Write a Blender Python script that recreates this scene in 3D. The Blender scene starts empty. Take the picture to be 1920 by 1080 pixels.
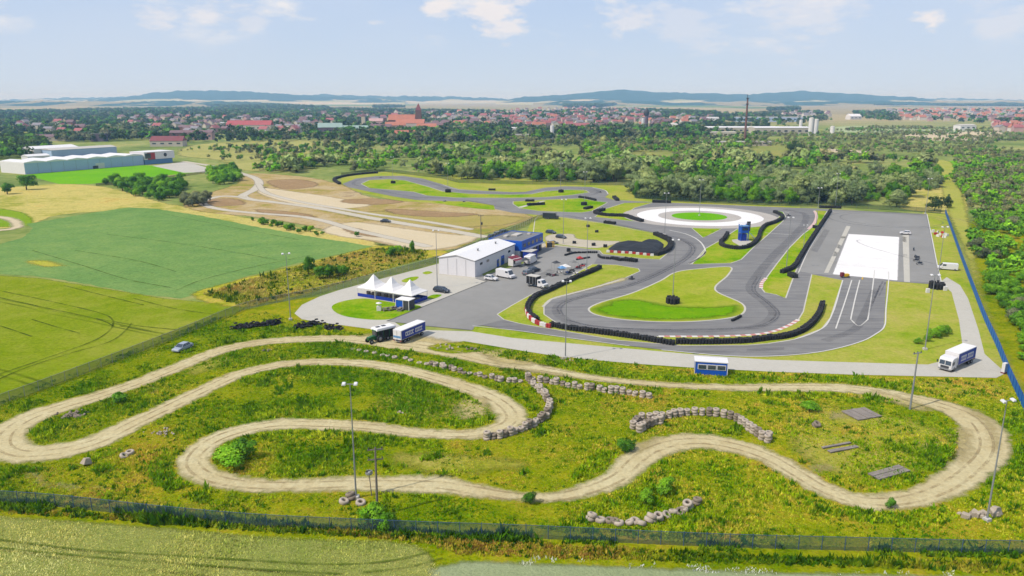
import bpy, math, random, time
T00 = time.time()
import numpy as np
from mathutils import Vector, Matrix
from mathutils.geometry import tessellate_polygon
R = math.radians
sc = bpy.context.scene
col = sc.collection
rng = np.random.default_rng(7)
random.seed(7)

# ---------------------------------------------------------------- camera model (1920 x 1080 picture units)
F, HC, HY = 1420., 50., 186.
PITCH = math.atan((540 - HY) / F)
CP, SP = math.cos(PITCH), math.sin(PITCH)
def ray(x, y):
    u = (x - 960) / F; v = (540 - y) / F
    return u, CP + v * SP, -SP + v * CP
def G(x, y, z=0.):                      # surveyed point of the site seen at (x, y), on level z
    a, b, d = ray(x, y); t = (z - HC) / d
    return Vector((a * t, b * t, z))
def GL(pts, z=0.): return [G(p[0], p[1], z) for p in pts]
def top(x, y, base):
    a, b, d = ray(x, y); return HC + d * base[1] / b
def heading(p, q): 
    a = G(*p); b = G(*q); return math.atan2(b.y - a.y, b.x - a.x)

# ---------------------------------------------------------------- object helpers
def T(o, label=None, cat=None, group=None, kind=None):
    if label: o['label'] = label
    if cat: o['category'] = cat
    if group: o['group'] = group
    if kind: o['kind'] = kind
    return o
def empty(name, loc=(0, 0, 0), rz=0., **k):
    o = bpy.data.objects.new(name, None); col.objects.link(o)
    o.location = loc; o.rotation_euler = (0, 0, rz); o.empty_display_size = .3
    return T(o, **k)
def copy_tree(o, parent=None):
    c = o.copy(); col.objects.link(c)
    if parent: c.parent = parent
    for ch in KIDS.get(o.as_pointer(), []): copy_tree(ch, c)
    return c
KIDS = {}
def link(name, me, mats, parent=None):
    o = bpy.data.objects.new(name, me); col.objects.link(o)
    for m in (mats if isinstance(mats, (list, tuple)) else [mats]):
        if len(me.materials) < 8 and m.name not in [q.name for q in me.materials if q]: me.materials.append(m)
    if parent:
        o.parent = parent; KIDS.setdefault(parent.as_pointer(), []).append(o)
    return o
class MB:
    def __init__(s): s.v = []; s.f = []; s.sm = []
    def add(s, vs, fs, smooth=False):
        n = len(s.v); s.v += [tuple(p) for p in vs]
        s.f += [tuple(i + n for i in f) for f in fs]; s.sm += [smooth] * len(fs); return s
    def box(s, c, d, rz=0., taper=1., rx=0., ry=0.):
        hx, hy, hz = d[0] / 2, d[1] / 2, d[2] / 2
        m = Matrix.Rotation(rz, 3, 'Z') @ Matrix.Rotation(ry, 3, 'Y') @ Matrix.Rotation(rx, 3, 'X')
        vs = []
        for z, k in ((-hz, 1.), (hz, taper)):
            for x, y in ((-hx, -hy), (hx, -hy), (hx, hy), (-hx, hy)):
                vs.append(m @ Vector((x * k, y * k, z)) + Vector(c))
        return s.add(vs, [(3, 2, 1, 0), (4, 5, 6, 7), (0, 1, 5, 4), (1, 2, 6, 5), (2, 3, 7, 6), (3, 0, 4, 7)])
    def prism(s, pts, z0, z1):                    # footprint polygon
        n = len(pts)
        vs = [(p[0], p[1], z0) for p in pts] + [(p[0], p[1], z1) for p in pts]
        return s.add(vs, [tuple(reversed(range(n))), tuple(range(n, 2 * n))] + [(i, (i + 1) % n, n + (i + 1) % n, n + i) for i in range(n)])
    def side(s, pts, y0, y1, inset=0.):           # profile in x,z extruded along y, the far ends inset
        n = len(pts)
        vs = [(p[0], y0, p[1]) for p in pts] + [(p[0], y1, p[1]) for p in pts]
        return s.add(vs, [tuple(range(n)), tuple(reversed(range(n, 2 * n)))] + [(n + i, n + (i + 1) % n, (i + 1) % n, i) for i in range(n)])
    def tube(s, p, q, r0, r1=None, n=8):
        r1 = r0 if r1 is None else r1
        p, q = Vector(p), Vector(q); d = (q - p).normalized()
        a = d.orthogonal().normalized(); b = d.cross(a)
        vs = []
        for c, r in ((p, r0), (q, r1)):
            for i in range(n):
                t = 2 * math.pi * i / n
                vs.append(c + a * (r * math.cos(t)) + b * (r * math.sin(t)))
        s.add(vs, [(i, (i + 1) % n, n + (i + 1) % n, n + i) for i in range(n)], True)
        return s.add(vs, [tuple(reversed(range(n))), tuple(range(n, 2 * n))])
    def lathe(s, prof, c=(0, 0, 0), n=12, axis='z', closed=False):
        vs = []
        for r, z in prof:
            for i in range(n):
                t = 2 * math.pi * i / n
                x, y = r * math.cos(t), r * math.sin(t)
                vs.append((c[0] + x, c[1] + y, c[2] + z) if axis == 'z' else ((c[0] + x, c[1] + z, c[2] + y) if axis == 'y' else (c[0] + z, c[1] + x, c[2] + y)))
        k = len(prof); fs = []
        for j in range(k if closed else k - 1):
            j2 = (j + 1) % k
            for i in range(n): fs.append((j * n + i, j * n + (i + 1) % n, j2 * n + (i + 1) % n, j2 * n + i))
        return s.add(vs, fs, True)
    def build(s, name, mat, parent=None, bevel=0.):
        me = bpy.data.meshes.new(name); me.from_pydata(s.v, [], s.f); me.update()
        me.polygons.foreach_set('use_smooth', s.sm)
        o = link(name, me, mat, parent)
        if bevel:
            b = o.modifiers.new('b', 'BEVEL'); b.width = bevel; b.segments = 2; b.limit_method = 'ANGLE'
        return o

# ---------------------------------------------------------------- materials
K = 1.45                                  # picture brightness of a sunlit level surface with albedo 1
def lin(c):
    return tuple(((v / 255) / 12.92 if v / 255 <= .04045 else ((v / 255 + .055) / 1.055) ** 2.4) for v in c)
def alb(c, k=None): 
    kk = (K * .99, K * 1.045, K * 1.1)
    return tuple(min(.86, v / q) for v, q in zip(lin(c), kk)) + (1.,)
class NT:
    def __init__(s, name):
        s.m = bpy.data.materials.new(name); s.m.use_nodes = True
        s.t = s.m.node_tree; s.b = s.t.nodes['Principled BSDF']; s.out = s.t.nodes['Material Output']
    def n(s, t, **k):
        x = s.t.nodes.new('ShaderNode' + t)
        for a, v in k.items(): setattr(x, a, v)
        return x
    def l(s, a, b): s.t.links.new(a, b)
    def math(s, op, a, b=None, c=None, clamp=False):
        x = s.n('Math', operation=op, use_clamp=clamp)
        for i, v in enumerate((a, b, c)):
            if v is None: continue
            if isinstance(v, (int, float)): x.inputs[i].default_value = v
            else: s.l(v, x.inputs[i])
        return x.outputs[0]
    def pos(s): return s.n('NewGeometry').outputs['Position']
    def obj(s): return s.n('TexCoord').outputs['Object']
    def map(s, vec, scale=(1, 1, 1), rot=0.):
        x = s.n('Mapping'); x.inputs['Scale'].default_value = scale; x.inputs['Rotation'].default_value = (0, 0, rot)
        s.l(vec, x.inputs['Vector']); return x.outputs[0]
    def noise(s, vec, scale, detail=4., rough=.6, dist=0.):
        x = s.n('TexNoise'); x.inputs['Scale'].default_value = scale; x.inputs['Detail'].default_value = detail
        x.inputs['Roughness'].default_value = rough; x.inputs['Distortion'].default_value = dist
        s.l(vec, x.inputs['Vector']); return x.outputs['Fac']
    def ramp(s, fac, stops, interp='LINEAR'):
        x = s.n('ValToRGB'); cr = x.color_ramp; cr.interpolation = interp
        while len(cr.elements) < len(stops): cr.elements.new(.5)
        for e, (p, c) in zip(cr.elements, stops):
            e.position = p; e.color = c if len(c) == 4 else c + (1.,)
        s.l(fac, x.inputs[0]); return x.outputs[0]
    def mix(s, fac, a, b, blend='MIX'):
        x = s.n('Mix', data_type='RGBA', blend_type=blend)
        if isinstance(fac, (int, float)): x.inputs[0].default_value = fac
        else: s.l(fac, x.inputs[0])
        for i, v in ((6, a), (7, b)):
            if isinstance(v, tuple): x.inputs[i].default_value = v
            else: s.l(v, x.inputs[i])
        return x.outputs[2]
    def bump(s, h, strength, dist=.1):
        x = s.n('Bump'); x.inputs['Strength'].default_value = strength; x.inputs['Distance'].default_value = dist
        s.l(h, x.inputs['Height']); s.l(x.outputs[0], s.b.inputs['Normal'])
    def done(s, colr=None, rough=.9, spec=.2, metal=0.):
        if colr is not None:
            if isinstance(colr, tuple): s.b.inputs['Base Color'].default_value = colr
            else: s.l(colr, s.b.inputs['Base Color'])
        s.b.inputs['Roughness'].default_value = rough; s.b.inputs['Specular IOR Level'].default_value = spec
        s.b.inputs['Metallic'].default_value = metal
        return s.m
    def soft_alpha(s, width, nscale, namp):
        at = s.n('Attribute', attribute_name='sd')
        nz = s.noise(s.pos(), nscale, 5., .7)
        e = s.math('ADD', at.outputs['Fac'], s.math('MULTIPLY', s.math('SUBTRACT', nz, .5), namp))
        a = s.math('DIVIDE', e, width, clamp=True)
        tr = s.n('BsdfTransparent'); mx = s.n('MixShader')
        s.l(a, mx.inputs[0]); s.l(tr.outputs[0], mx.inputs[1]); s.l(s.b.outputs[0], mx.inputs[2]); s.l(mx.outputs[0], s.out.inputs[0])

def M(name, c, rough=.6, var=.12, scale=3., spec=.35, metal=0., k=None):
    """plain weathered surface: a base colour broken by two sizes of noise"""
    t = NT(name); p = t.obj()
    f = t.math('ADD', t.math('MULTIPLY', t.noise(p, scale * .35, 3.), .6), t.math('MULTIPLY', t.noise(p, scale * 4, 4.), .4))
    a = alb(c, k); lo = tuple(v * (1 - var * 1.6) for v in a[:3]) + (1.,); hi = tuple(min(.9, v * (1 + var)) for v in a[:3]) + (1.,)
    return t.done(t.ramp(f, [(.3, lo), (.7, hi)]), rough, spec, metal)

def ground_mat(name, stops, s1=.02, s2=.25, s3=2.5, w=(.5, .3, .2), bump=.5, spread=(.3, .7), soft=None, stretch=None, lines=None, value=.22, fleck=None):
    """stops: colours as seen from low to high noise; s1..s3 patch, clump and blade scales in 1/m"""
    t = NT(name); p = t.pos()
    pm = t.map(p, stretch[0], stretch[1]) if stretch else p
    n1, n2, n3 = t.noise(pm, s1, 4., .6, .6), t.noise(p, s2, 5., .65, .3), t.noise(p, s3, 4., .7)
    f = t.math('ADD', t.math('ADD', t.math('MULTIPLY', n1, w[0]), t.math('MULTIPLY', n2, w[1])), t.math('MULTIPLY', n3, w[2]))
    k = len(stops)
    c = t.ramp(f, [(spread[0] + (spread[1] - spread[0]) * i / (k - 1), alb(q)) for i, q in enumerate(stops)])
    nv = t.noise(p, s3 * .6, 6., .75)
    v = t.ramp(nv, [(.25, (1 - value * 1.6,) * 3), (.5, (1., 1., 1.)), (.75, (1 + value,) * 3)])
    c = t.mix(1., c, v, 'MULTIPLY')
    if fleck:
        fl = t.math('GREATER_THAN', t.noise(p, fleck[1], 3., .8), fleck[2])
        c = t.mix(fl, c, alb(fleck[0]))
    if lines:                                     # tramlines: (heading, spacing, colour, wobble)
        for rot, sp, cc, wd in lines:
            q = t.map(p, (1, 1, 1), rot); sx = t.n('SeparateXYZ'); t.l(q, sx.inputs[0])
            xx = t.math('ADD', sx.outputs[1], t.math('MULTIPLY', t.noise(p, .03, 2.), 3.))
            m1 = t.math('ABSOLUTE', t.math('SUBTRACT', t.math('FRACT', t.math('DIVIDE', xx, sp)), .5))
            m1 = t.math('ABSOLUTE', t.math('SUBTRACT', m1, .9 / sp))
            mk = t.math('SUBTRACT', 1., t.math('DIVIDE', m1, wd / sp, clamp=True), clamp=True)
            mk = t.math('MULTIPLY', mk, t.ramp(t.noise(p, .05, 4.), [(.4, (.15,) * 3), (.6, (.8,) * 3)]))
            c = t.mix(mk, c, alb(cc))
    h = t.math('ADD', t.math('MULTIPLY', n2, 1.), t.math('MULTIPLY', nv, .6))
    t.bump(h, bump, .5)
    if soft: t.soft_alpha(*soft)
    return t.done(c, .95, .0)

def leaf_mat(name, round_=True, tr=.18):
    t = NT(name)
    c = t.n('Attribute', attribute_name='Col').outputs['Color']
    nv = t.n('Attribute', attribute_name='nrm').outputs['Vector']
    vt = t.n('VectorTransform', vector_type='NORMAL', convert_from='OBJECT', convert_to='WORLD'); t.l(nv, vt.inputs[0])
    gn = t.n('NewGeometry').outputs['Normal']; mxn = t.n('Mix', data_type='VECTOR'); mxn.inputs[0].default_value = .72
    t.l(gn, mxn.inputs[4]); t.l(vt.outputs[0], mxn.inputs[5]); nn = t.n('VectorMath', operation='NORMALIZE'); t.l(mxn.outputs[1], nn.inputs[0])
    if round_: t.l(nn.outputs[0], t.b.inputs['Normal'])
    r = t.n('ObjectInfo').outputs['Random']
    v = t.ramp(r, [(0., (.72, .76, .8)), (.5, (1., 1., 1.)), (1., (1.22, 1.15, .95))])
    c = t.mix(1., c, v, 'MULTIPLY')
    c = t.mix(.55, c, t.ramp(t.noise(t.pos(), .9, 3.), [(.3, (.6,) * 3), (.7, (1.35,) * 3)]), 'MULTIPLY')
    tl = t.n('BsdfTranslucent'); mx = t.n('MixShader'); mx.inputs[0].default_value = tr
    t.l(c, tl.inputs[0]); t.l(t.b.outputs[0], mx.inputs[1]); t.l(tl.outputs[0], mx.inputs[2]); t.l(mx.outputs[0], t.out.inputs[0])
    return t.done(c, .8, .04)

# ---------------------------------------------------------------- geometry on the ground
def spline(pts, closed=False, seg=6):
    P = [Vector(p) for p in pts]; n = len(P); out = []
    rngi = range(n) if closed else range(n - 1)
    for i in rngi:
        if closed: a, b, c, d = P[i - 1], P[i], P[(i + 1) % n], P[(i + 2) % n]
        else: a, b, c, d = P[max(i - 1, 0)], P[i], P[i + 1], P[min(i + 2, n - 1)]
        l1 = max((b - a).length, 1e-3) ** .5; l2 = max((c - b).length, 1e-3) ** .5; l3 = max((d - c).length, 1e-3) ** .5
        m1 = ((b - a) / l1 - (c - a) / (l1 + l2) + (c - b) / l2) * l2 if (a - b).length > 1e-3 else (c - b)
        m2 = ((c - b) / l2 - (d - b) / (l2 + l3) + (d - c) / l3) * l2 if (d - c).length > 1e-3 else (c - b)
        for k in range(seg):
            t = k / seg; t2, t3 = t * t, t * t * t
            out.append(b * (2 * t3 - 3 * t2 + 1) + m1 * (t3 - 2 * t2 + t) + c * (-2 * t3 + 3 * t2) + m2 * (t3 - t2))
    if not closed: out.append(P[-1])
    return out
def sheet(name, pts, z, mat, smooth=True, jag=0., step=2., kind='structure'):
    P = spline(pts, True) if smooth else [Vector(p) for p in pts]
    if jag:
        Q = []
        for i, a in enumerate(P):
            b = P[(i + 1) % len(P)]; n = max(1, int((b - a).length / step))
            for k in range(n):
                Q.append(a.lerp(b, k / n) + Vector((rng.normal() * jag, rng.normal() * jag, 0)))
        P = Q
    P = [Vector((p.x, p.y, z)) for p in P]
    tris = tessellate_polygon([P]); me = bpy.data.meshes.new(name)
    fs = []
    for a, b, c in tris:
        n = (P[b] - P[a]).cross(P[c] - P[a])
        fs.append((a, b, c) if n.z > 0 else (a, c, b))
    me.from_pydata(P, [], fs); me.update()
    return T(link(name, me, mat), kind=kind)
def ribbon(name, pts, w, z, mat, closed=False, kind='structure', h=0.):
    n = len(pts); P = [Vector((p.x, p.y, 0)) for p in pts]; vs = []; us = []; u = 0.
    for i in range(n):
        a = P[i - 1] if (i or closed) else P[0]; b = P[(i + 1) % n] if (i < n - 1 or closed) else P[-1]
        d = (b - a).normalized(); q = Vector((-d.y, d.x, 0)) * (w / 2)
        if i: u += (P[i] - P[i - 1]).length
        vs += [P[i] + q + Vector((0, 0, z)), P[i] - q + Vector((0, 0, z))]; us += [u, u]
    m = n if closed else n - 1
    fs = [(2 * i + 1, 2 * ((i + 1) % n) + 1, 2 * ((i + 1) % n), 2 * i) for i in range(m)]
    me = bpy.data.meshes.new(name); me.from_pydata(vs, [], fs); me.update()
    at = me.attributes.new('u', 'FLOAT', 'POINT'); at.data.foreach_set('value', us)
    return T(link(name, me, mat), kind=kind)

def seg_dist(X, Y, P, closed):
    d = np.full(X.shape, 1e9); n = len(P)
    for i in range(n if closed else n - 1):
        ax, ay = P[i][0], P[i][1]; bx, by = P[(i + 1) % n][0], P[(i + 1) % n][1]
        dx, dy = bx - ax, by - ay; L = dx * dx + dy * dy + 1e-9
        t = np.clip(((X - ax) * dx + (Y - ay) * dy) / L, 0, 1)
        d = np.minimum(d, np.hypot(X - ax - t * dx, Y - ay - t * dy))
    return d
def inside(X, Y, P):
    r = np.zeros(X.shape, bool); n = len(P)
    for i in range(n):
        ax, ay = P[i][0], P[i][1]; bx, by = P[i - 1][0], P[i - 1][1]
        if ay == by: continue
        c = ((ay > Y) != (by > Y)) & (X < (bx - ax) * (Y - ay) / (by - ay) + ax); r ^= c
    return r
def sd_poly(X, Y, P): return np.where(inside(X, Y, P), 1, -1) * seg_dist(X, Y, P, True)
def sd_sheet(name, fn, bounds, res, z, mat, margin=1., kind='structure', relief=None):
    x0, x1, y0, y1 = bounds
    xs = np.arange(x0, x1 + res, res); ys = np.arange(y0, y1 + res, res)
    X, Y = np.meshgrid(xs, ys); D = fn(X, Y); nx = len(xs)
    keep = (D > -margin - res)
    q = keep[:-1, :-1] | keep[1:, :-1] | keep[:-1, 1:] | keep[1:, 1:]
    jj, ii = np.nonzero(q); a = jj * nx + ii
    fs = np.stack([a, a + 1, a + 1 + nx, a + nx], 1)
    used = np.unique(fs); rm = np.zeros(X.size, int); rm[used] = np.arange(len(used))
    Z = np.full(X.size, z)
    if relief is not None: Z = Z + relief(X, Y).ravel()
    V = np.stack([X.ravel(), Y.ravel(), Z], 1)[used]
    me = bpy.data.meshes.new(name); me.from_pydata(V.tolist(), [], rm[fs].tolist()); me.update()
    at = me.attributes.new('sd', 'FLOAT', 'POINT'); at.data.foreach_set('value', D.ravel()[used].astype(np.float32))
    return T(link(name, me, mat), kind=kind)
def poly_sd_sheet(name, px, res, z, mat, smooth=True, margin=1.2, kind='structure'):
    P = GL(px)
    if smooth: P = spline(P, True, 4)
    xs = [p.x for p in P]; ys = [p.y for p in P]
    return sd_sheet(name, lambda X, Y: sd_poly(X, Y, P), (min(xs) - margin - res, max(xs) + margin + res, min(ys) - margin - res, max(ys) + margin + res), res, z, mat, margin, kind)

def hash2(i, j, s):
    h = np.sin(i * 127.1 + j * 311.7 + s * 74.7) * 43758.5453
    return h - np.floor(h)
def vnoise(X, Y, sc, s=0.):
    x = X / sc; y = Y / sc; i = np.floor(x); j = np.floor(y); a = x - i; b = y - j
    a = a * a * (3 - 2 * a); b = b * b * (3 - 2 * b)
    return (hash2(i, j, s) * (1 - a) + hash2(i + 1, j, s) * a) * (1 - b) + (hash2(i, j + 1, s) * (1 - a) + hash2(i + 1, j + 1, s) * a) * b
def fnoise(X, Y, sc, s=0.):
    return .55 * vnoise(X, Y, sc, s) + .28 * vnoise(X, Y, sc * .45, s + 3) + .17 * vnoise(X, Y, sc * .2, s + 7)

def tri_mesh(name, V, C, mat, parent=None, N=None):
    """V: (n,3,3) loose triangles, C: (n,3) colour of each"""
    n = len(V); me = bpy.data.meshes.new(name)
    me.vertices.add(n * 3); me.vertices.foreach_set('co', V.astype(np.float32).ravel())
    me.loops.add(n * 3); me.loops.foreach_set('vertex_index', np.arange(n * 3, dtype=np.int32))
    me.polygons.add(n); me.polygons.foreach_set('loop_start', np.arange(0, n * 3, 3, dtype=np.int32))
    me.update(calc_edges=True)
    at = me.attributes.new('Col', 'FLOAT_COLOR', 'POINT')
    cc = np.ones((n * 3, 4), np.float32); cc[:, :3] = np.repeat(C, 3, axis=0)
    at.data.foreach_set('color', cc.ravel())
    if N is not None:
        an = me.attributes.new('nrm', 'FLOAT_VECTOR', 'POINT'); an.data.foreach_set('vector', np.repeat(N, 3, axis=0).astype(np.float32).ravel())
    return link(name, me, mat, parent)
# ================================================================ CAMERA, LIGHT, SKY
cam = bpy.data.cameras.new('camera'); co = bpy.data.objects.new('camera', cam); col.objects.link(co); sc.camera = co
cam.sensor_width = 36; cam.lens = 36 * F / 1920; cam.clip_start = 1.; cam.clip_end = 60000
co.location = (0, 0, HC); co.rotation_euler = (R(90) - PITCH, 0, 0)
sc.view_settings.view_transform = 'Standard'; sc.view_settings.look = 'None'; sc.view_settings.exposure = 0
SUN_EL, SUN_DIR = R(51), Vector((-11, -6, 0)).normalized()
sl = bpy.data.lights.new('sun', 'SUN'); so = bpy.data.objects.new('sun', sl); col.objects.link(so)
sl.energy = 4.6; sl.angle = R(.6); sl.color = (1., .955, .88)
sd_ = Vector((SUN_DIR.x * math.cos(SUN_EL), SUN_DIR.y * math.cos(SUN_EL), math.sin(SUN_EL)))
so.rotation_euler = sd_.to_track_quat('Z', 'Y').to_euler(); so.location = sd_ * 200
w = bpy.data.worlds.new('World'); sc.world = w; w.use_nodes = True
wt = w.node_tree; bg = wt.nodes['Background']
def wn(t, **k):
    x = wt.nodes.new('ShaderNode' + t)
    for a, v in k.items(): setattr(x, a, v)
    return x
sky = wn('TexSky', sky_type='NISHITA'); sky.sun_disc = False; sky.sun_elevation = SUN_EL
sky.sun_rotation = math.atan2(SUN_DIR.x, SUN_DIR.y) % (2 * math.pi); sky.altitude = 50; sky.air_density = 1.; sky.dust_density = 1.2; sky.ozone_density = 2.
tc = wn('TexCoord'); sp = wn('SeparateXYZ'); wt.links.new(tc.outputs['Generated'], sp.inputs[0])
def wm(op, a, b=None, clamp=False):
    x = wn('Math', operation=op, use_clamp=clamp)
    for i, v in enumerate((a, b)):
        if v is None: continue
        if isinstance(v, (int, float)): x.inputs[i].default_value = v
        else: wt.links.new(v, x.inputs[i])
    return x.outputs[0]
def wmix(f, a, b):
    x = wn('Mix', data_type='RGBA')
    for i, v in ((0, f), (6, a), (7, b)):
        if isinstance(v, (int, float, tuple)): x.inputs[i].default_value = v
        else: wt.links.new(v, x.inputs[i])
    return x.outputs[2]
mp = wn('Mapping'); mp.inputs['Scale'].default_value = (1., 1., 2.6); wt.links.new(tc.outputs['Generated'], mp.inputs[0])
def wnoise(scale, det, rough, off):
    m2 = wn('Mapping'); m2.inputs['Location'].default_value = off; wt.links.new(mp.outputs[0], m2.inputs[0])
    x = wn('TexNoise'); x.inputs['Scale'].default_value = scale; x.inputs['Detail'].default_value = det; x.inputs['Roughness'].default_value = rough
    wt.links.new(m2.outputs[0], x.inputs['Vector']); return x.outputs['Fac']
# thin high veil, then scattered small cumulus well above the horizon
STR = .1
def sk(c): return tuple(v / STR for v in lin(c)) + (1.,)
veil = wm('MULTIPLY', wm('SUBTRACT', wnoise(2.2, 5., .55, (0, 0, 0)), .42, True), 2.2, True)
el = sp.outputs[2]
hz = wm('SUBTRACT', 1., wm('DIVIDE', el, .17), True)
base = wmix(wm('MULTIPLY', wm('POWER', hz, 1.3), .8, True), wmix(.8, sky.outputs[0], sk((190, 213, 250))), sk((214, 227, 238)))
base = wmix(wm('MULTIPLY', veil, .75), base, sk((214, 224, 240)))
cn = wnoise(7.5, 8., .6, (3.1, .7, 1.2))
cm = wm('MULTIPLY', wm('SUBTRACT', cn, .55, True), 8., True)
cm = wm('MULTIPLY', cm, wm('MULTIPLY', wm('SUBTRACT', el, .048, True), 22., True))
base = wmix(wm('MULTIPLY', cm, .85), base, sk((242, 240, 241)))
# the larger single cumulus clouds
blob = None
nz2 = wnoise(16., 7., .62, (1.2, 4.1, .3)); nz3 = wnoise(34., 5., .6, (2.2, .1, 3.3))
dv = wn('VectorMath', operation='NORMALIZE'); wt.links.new(tc.outputs['Generated'], dv.inputs[0])
for px_, py_, rx_, k_ in ((818, 14, .024, 1.), (930, 18, .042, 1.), (958, 52, .038, .9), (1748, 44, .026, 1.), (300, 26, .03, .55), (395, 34, .034, .6), (470, 42, .026, .4), (1175, 42, .036, .6), (1290, 60, .06, .35), (1500, 22, .07, .45), (1885, 30, .05, .4), (700, 44, .016, .5)):
    a_, b_, c_ = ray(px_, py_); dn = Vector((a_, b_, c_)).normalized()
    sb_ = wn('VectorMath', operation='SUBTRACT'); wt.links.new(dv.outputs[0], sb_.inputs[0]); sb_.inputs[1].default_value = dn
    sc_ = wn('VectorMath', operation='MULTIPLY'); wt.links.new(sb_.outputs[0], sc_.inputs[0]); sc_.inputs[1].default_value = (1., 1., 1.7)
    ln = wn('VectorMath', operation='LENGTH'); wt.links.new(sc_.outputs[0], ln.inputs[0])
    v_ = wm('SUBTRACT', 1., wm('DIVIDE', ln.outputs['Value'], rx_))
    v_ = wm('ADD', v_, wm('ADD', wm('MULTIPLY', wm('SUBTRACT', nz2, .52), 3.4), wm('MULTIPLY', wm('SUBTRACT', nz3, .5), 1.4)))
    v_ = wm('MULTIPLY', wm('MULTIPLY', v_, 1.6, True), k_)
    blob = v_ if blob is None else wm('MAXIMUM', blob, v_)
base = wmix(wm('MULTIPLY', blob, .9), base, sk((243, 238, 238)))
wt.links.new(base, bg.inputs[0]); bg.inputs[1].default_value = STR

# ================================================================ GROUND MATERIALS
far = NT('far ground'); p = far.pos()
s3 = far.n('SeparateXYZ'); far.l(p, s3.inputs[0])
scrub = far.ramp(far.math('ADD', far.math('MULTIPLY', far.noise(p, .012, 5.), .6), far.math('MULTIPLY', far.noise(p, .15, 5.), .4)),
                 [(.36, alb((96, 118, 52))), (.47, alb((128, 148, 70))), (.55, alb((158, 166, 92))), (.66, alb((182, 172, 108)))])
vor = far.n('TexVoronoi', feature='F1'); vor.inputs['Scale'].default_value = 1 / 900.; vor.inputs['Randomness'].default_value = .9
far.l(far.map(far.n('NewGeometry').outputs['Position'], (1., .45, 1.), .25), vor.inputs['Vector'])
vs_ = far.n('SeparateColor'); far.l(vor.outputs['Color'], vs_.inputs[0])
fields = far.ramp(vs_.outputs[0], [(0., alb((168, 158, 118))), (.25, alb((180, 168, 124))), (.42, alb((146, 150, 94))), (.55, alb((176, 164, 120))), (.7, alb((122, 146, 76))), (.82, alb((164, 158, 112))), (.93, alb((90, 118, 66)))], 'CONSTANT')
fields = far.mix(.5, fields, far.ramp(far.noise(p, .004, 6., .7), [(.35, (.82,) * 3), (.65, (1.1,) * 3)]), 'MULTIPLY')
ff = far.math('DIVIDE', far.math('SUBTRACT', far.math('ADD', s3.outputs[1], far.math('MULTIPLY', far.noise(p, .002, 4.), 900.)), 1900.), 500., clamp=True)
m_far = far.done(far.mix(ff, scrub, fields), .95, .05)

m_meadow = ground_mat('weedy meadow', [(64, 106, 0), (98, 132, 2), (132, 150, 6), (160, 164, 24), (182, 160, 50), (184, 168, 72)], .035, .28, 2.6, (.42, .36, .22), .9, (.34, .68), value=.34)
m_circuit = ground_mat('mown circuit grass', [(128, 160, 22), (152, 172, 48), (170, 176, 72), (182, 178, 90), (188, 176, 100)], .035, .25, 2., (.45, .33, .22), .4, (.36, .66), value=.18)
m_lawn = ground_mat('bright lawn', [(96, 150, 0), (120, 166, 6), (150, 174, 36), (172, 176, 66), (184, 180, 88)], .04, .3, 2., (.5, .32, .18), .4, (.36, .64), value=.17)
m_lawn2 = ground_mat('irrigated lawn', [(98, 172, 6), (116, 184, 18), (138, 190, 34)], .02, .25, 2., (.5, .3, .2), .3, value=.1)
m_bluecrop = ground_mat('blue green crop', [(98, 140, 76), (112, 152, 82), (124, 160, 88), (138, 168, 94), (156, 178, 96)], .012, .12, 1.4, (.42, .34, .24), .7, (.34, .66), value=.24, stretch=((1, 1, 1), .3))
m_crop = ground_mat('ripening crop', [(112, 142, 8), (134, 154, 26), (156, 164, 58), (172, 170, 80)], .011, .2, 2., (.6, .24, .16), .6, (.36, .62), value=.22,
                    lines=[(R(28), 30., (70, 92, 14), .55)], soft=(.8, .3, 2.))
m_wheat = ground_mat('pale green wheat', [(128, 148, 58), (148, 162, 78), (166, 172, 94), (180, 178, 104)], .03, .35, 4.5, (.35, .3, .35), .9, (.32, .68), value=.3,
                     lines=[(R(10), 15., (78, 80, 30), .35)], soft=(.8, .5, 1.6))
m_oats = ground_mat('mint green oats', [(150, 168, 120), (166, 180, 134), (178, 188, 146)], .03, .35, 5., (.4, .3, .3), .8, value=.2, soft=(.8, .5, 1.6))
m_dry = ground_mat('dry standing grass', [(146, 158, 56), (176, 176, 80), (204, 194, 112), (214, 198, 116), (196, 170, 84)], .022, .16, 1.6, (.42, .38, .2), .9, (.37, .63), value=.3, soft=(1.5, .12, 6.))
m_bank = ground_mat('overgrown bank', [(104, 140, 10), (138, 158, 22), (176, 176, 50), (206, 186, 90), (196, 166, 84)], .04, .2, 1.6, (.4, .4, .2), .9, (.34, .66), value=.3, soft=(1.5, .2, 4.))
m_yard = ground_mat('bare earth yard', [(144, 150, 66), (168, 156, 84), (190, 168, 118), (200, 184, 146), (152, 126, 92)], .02, .12, 1.2, (.45, .36, .19), .5, (.37, .63), value=.22, soft=(2., .1, 6.))
m_sand = ground_mat('sandy ground', [(206, 192, 158), (218, 204, 172), (226, 214, 188)], .04, .4, 3., (.4, .3, .3), .35, value=.12, soft=(2.2, .25, 3.4))
m_dirt = ground_mat('dirt race track', [(184, 168, 122), (204, 190, 146), (216, 206, 164), (226, 218, 182)], .06, .5, 3.2, (.35, .35, .3), .5, (.3, .7), value=.16, soft=(1.1, .45, 3.0))
m_patch = ground_mat('worn bare soil', [(170, 160, 92), (196, 182, 130), (206, 192, 150)], .1, .6, 3., (.35, .35, .3), .4, value=.16, soft=(2.5, .45, 4.4))
m_gravelroad = ground_mat('gravel road', [(192, 186, 166), (206, 200, 184), (214, 208, 194)], .05, .5, 3., (.4, .3, .3), .3, value=.1, soft=(.9, .3, 1.2))
m_conc = ground_mat('concrete paving', [(190, 188, 178), (200, 198, 188), (208, 206, 198)], .03, .4, 2.5, (.45, .35, .2), .12, value=.06)
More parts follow.
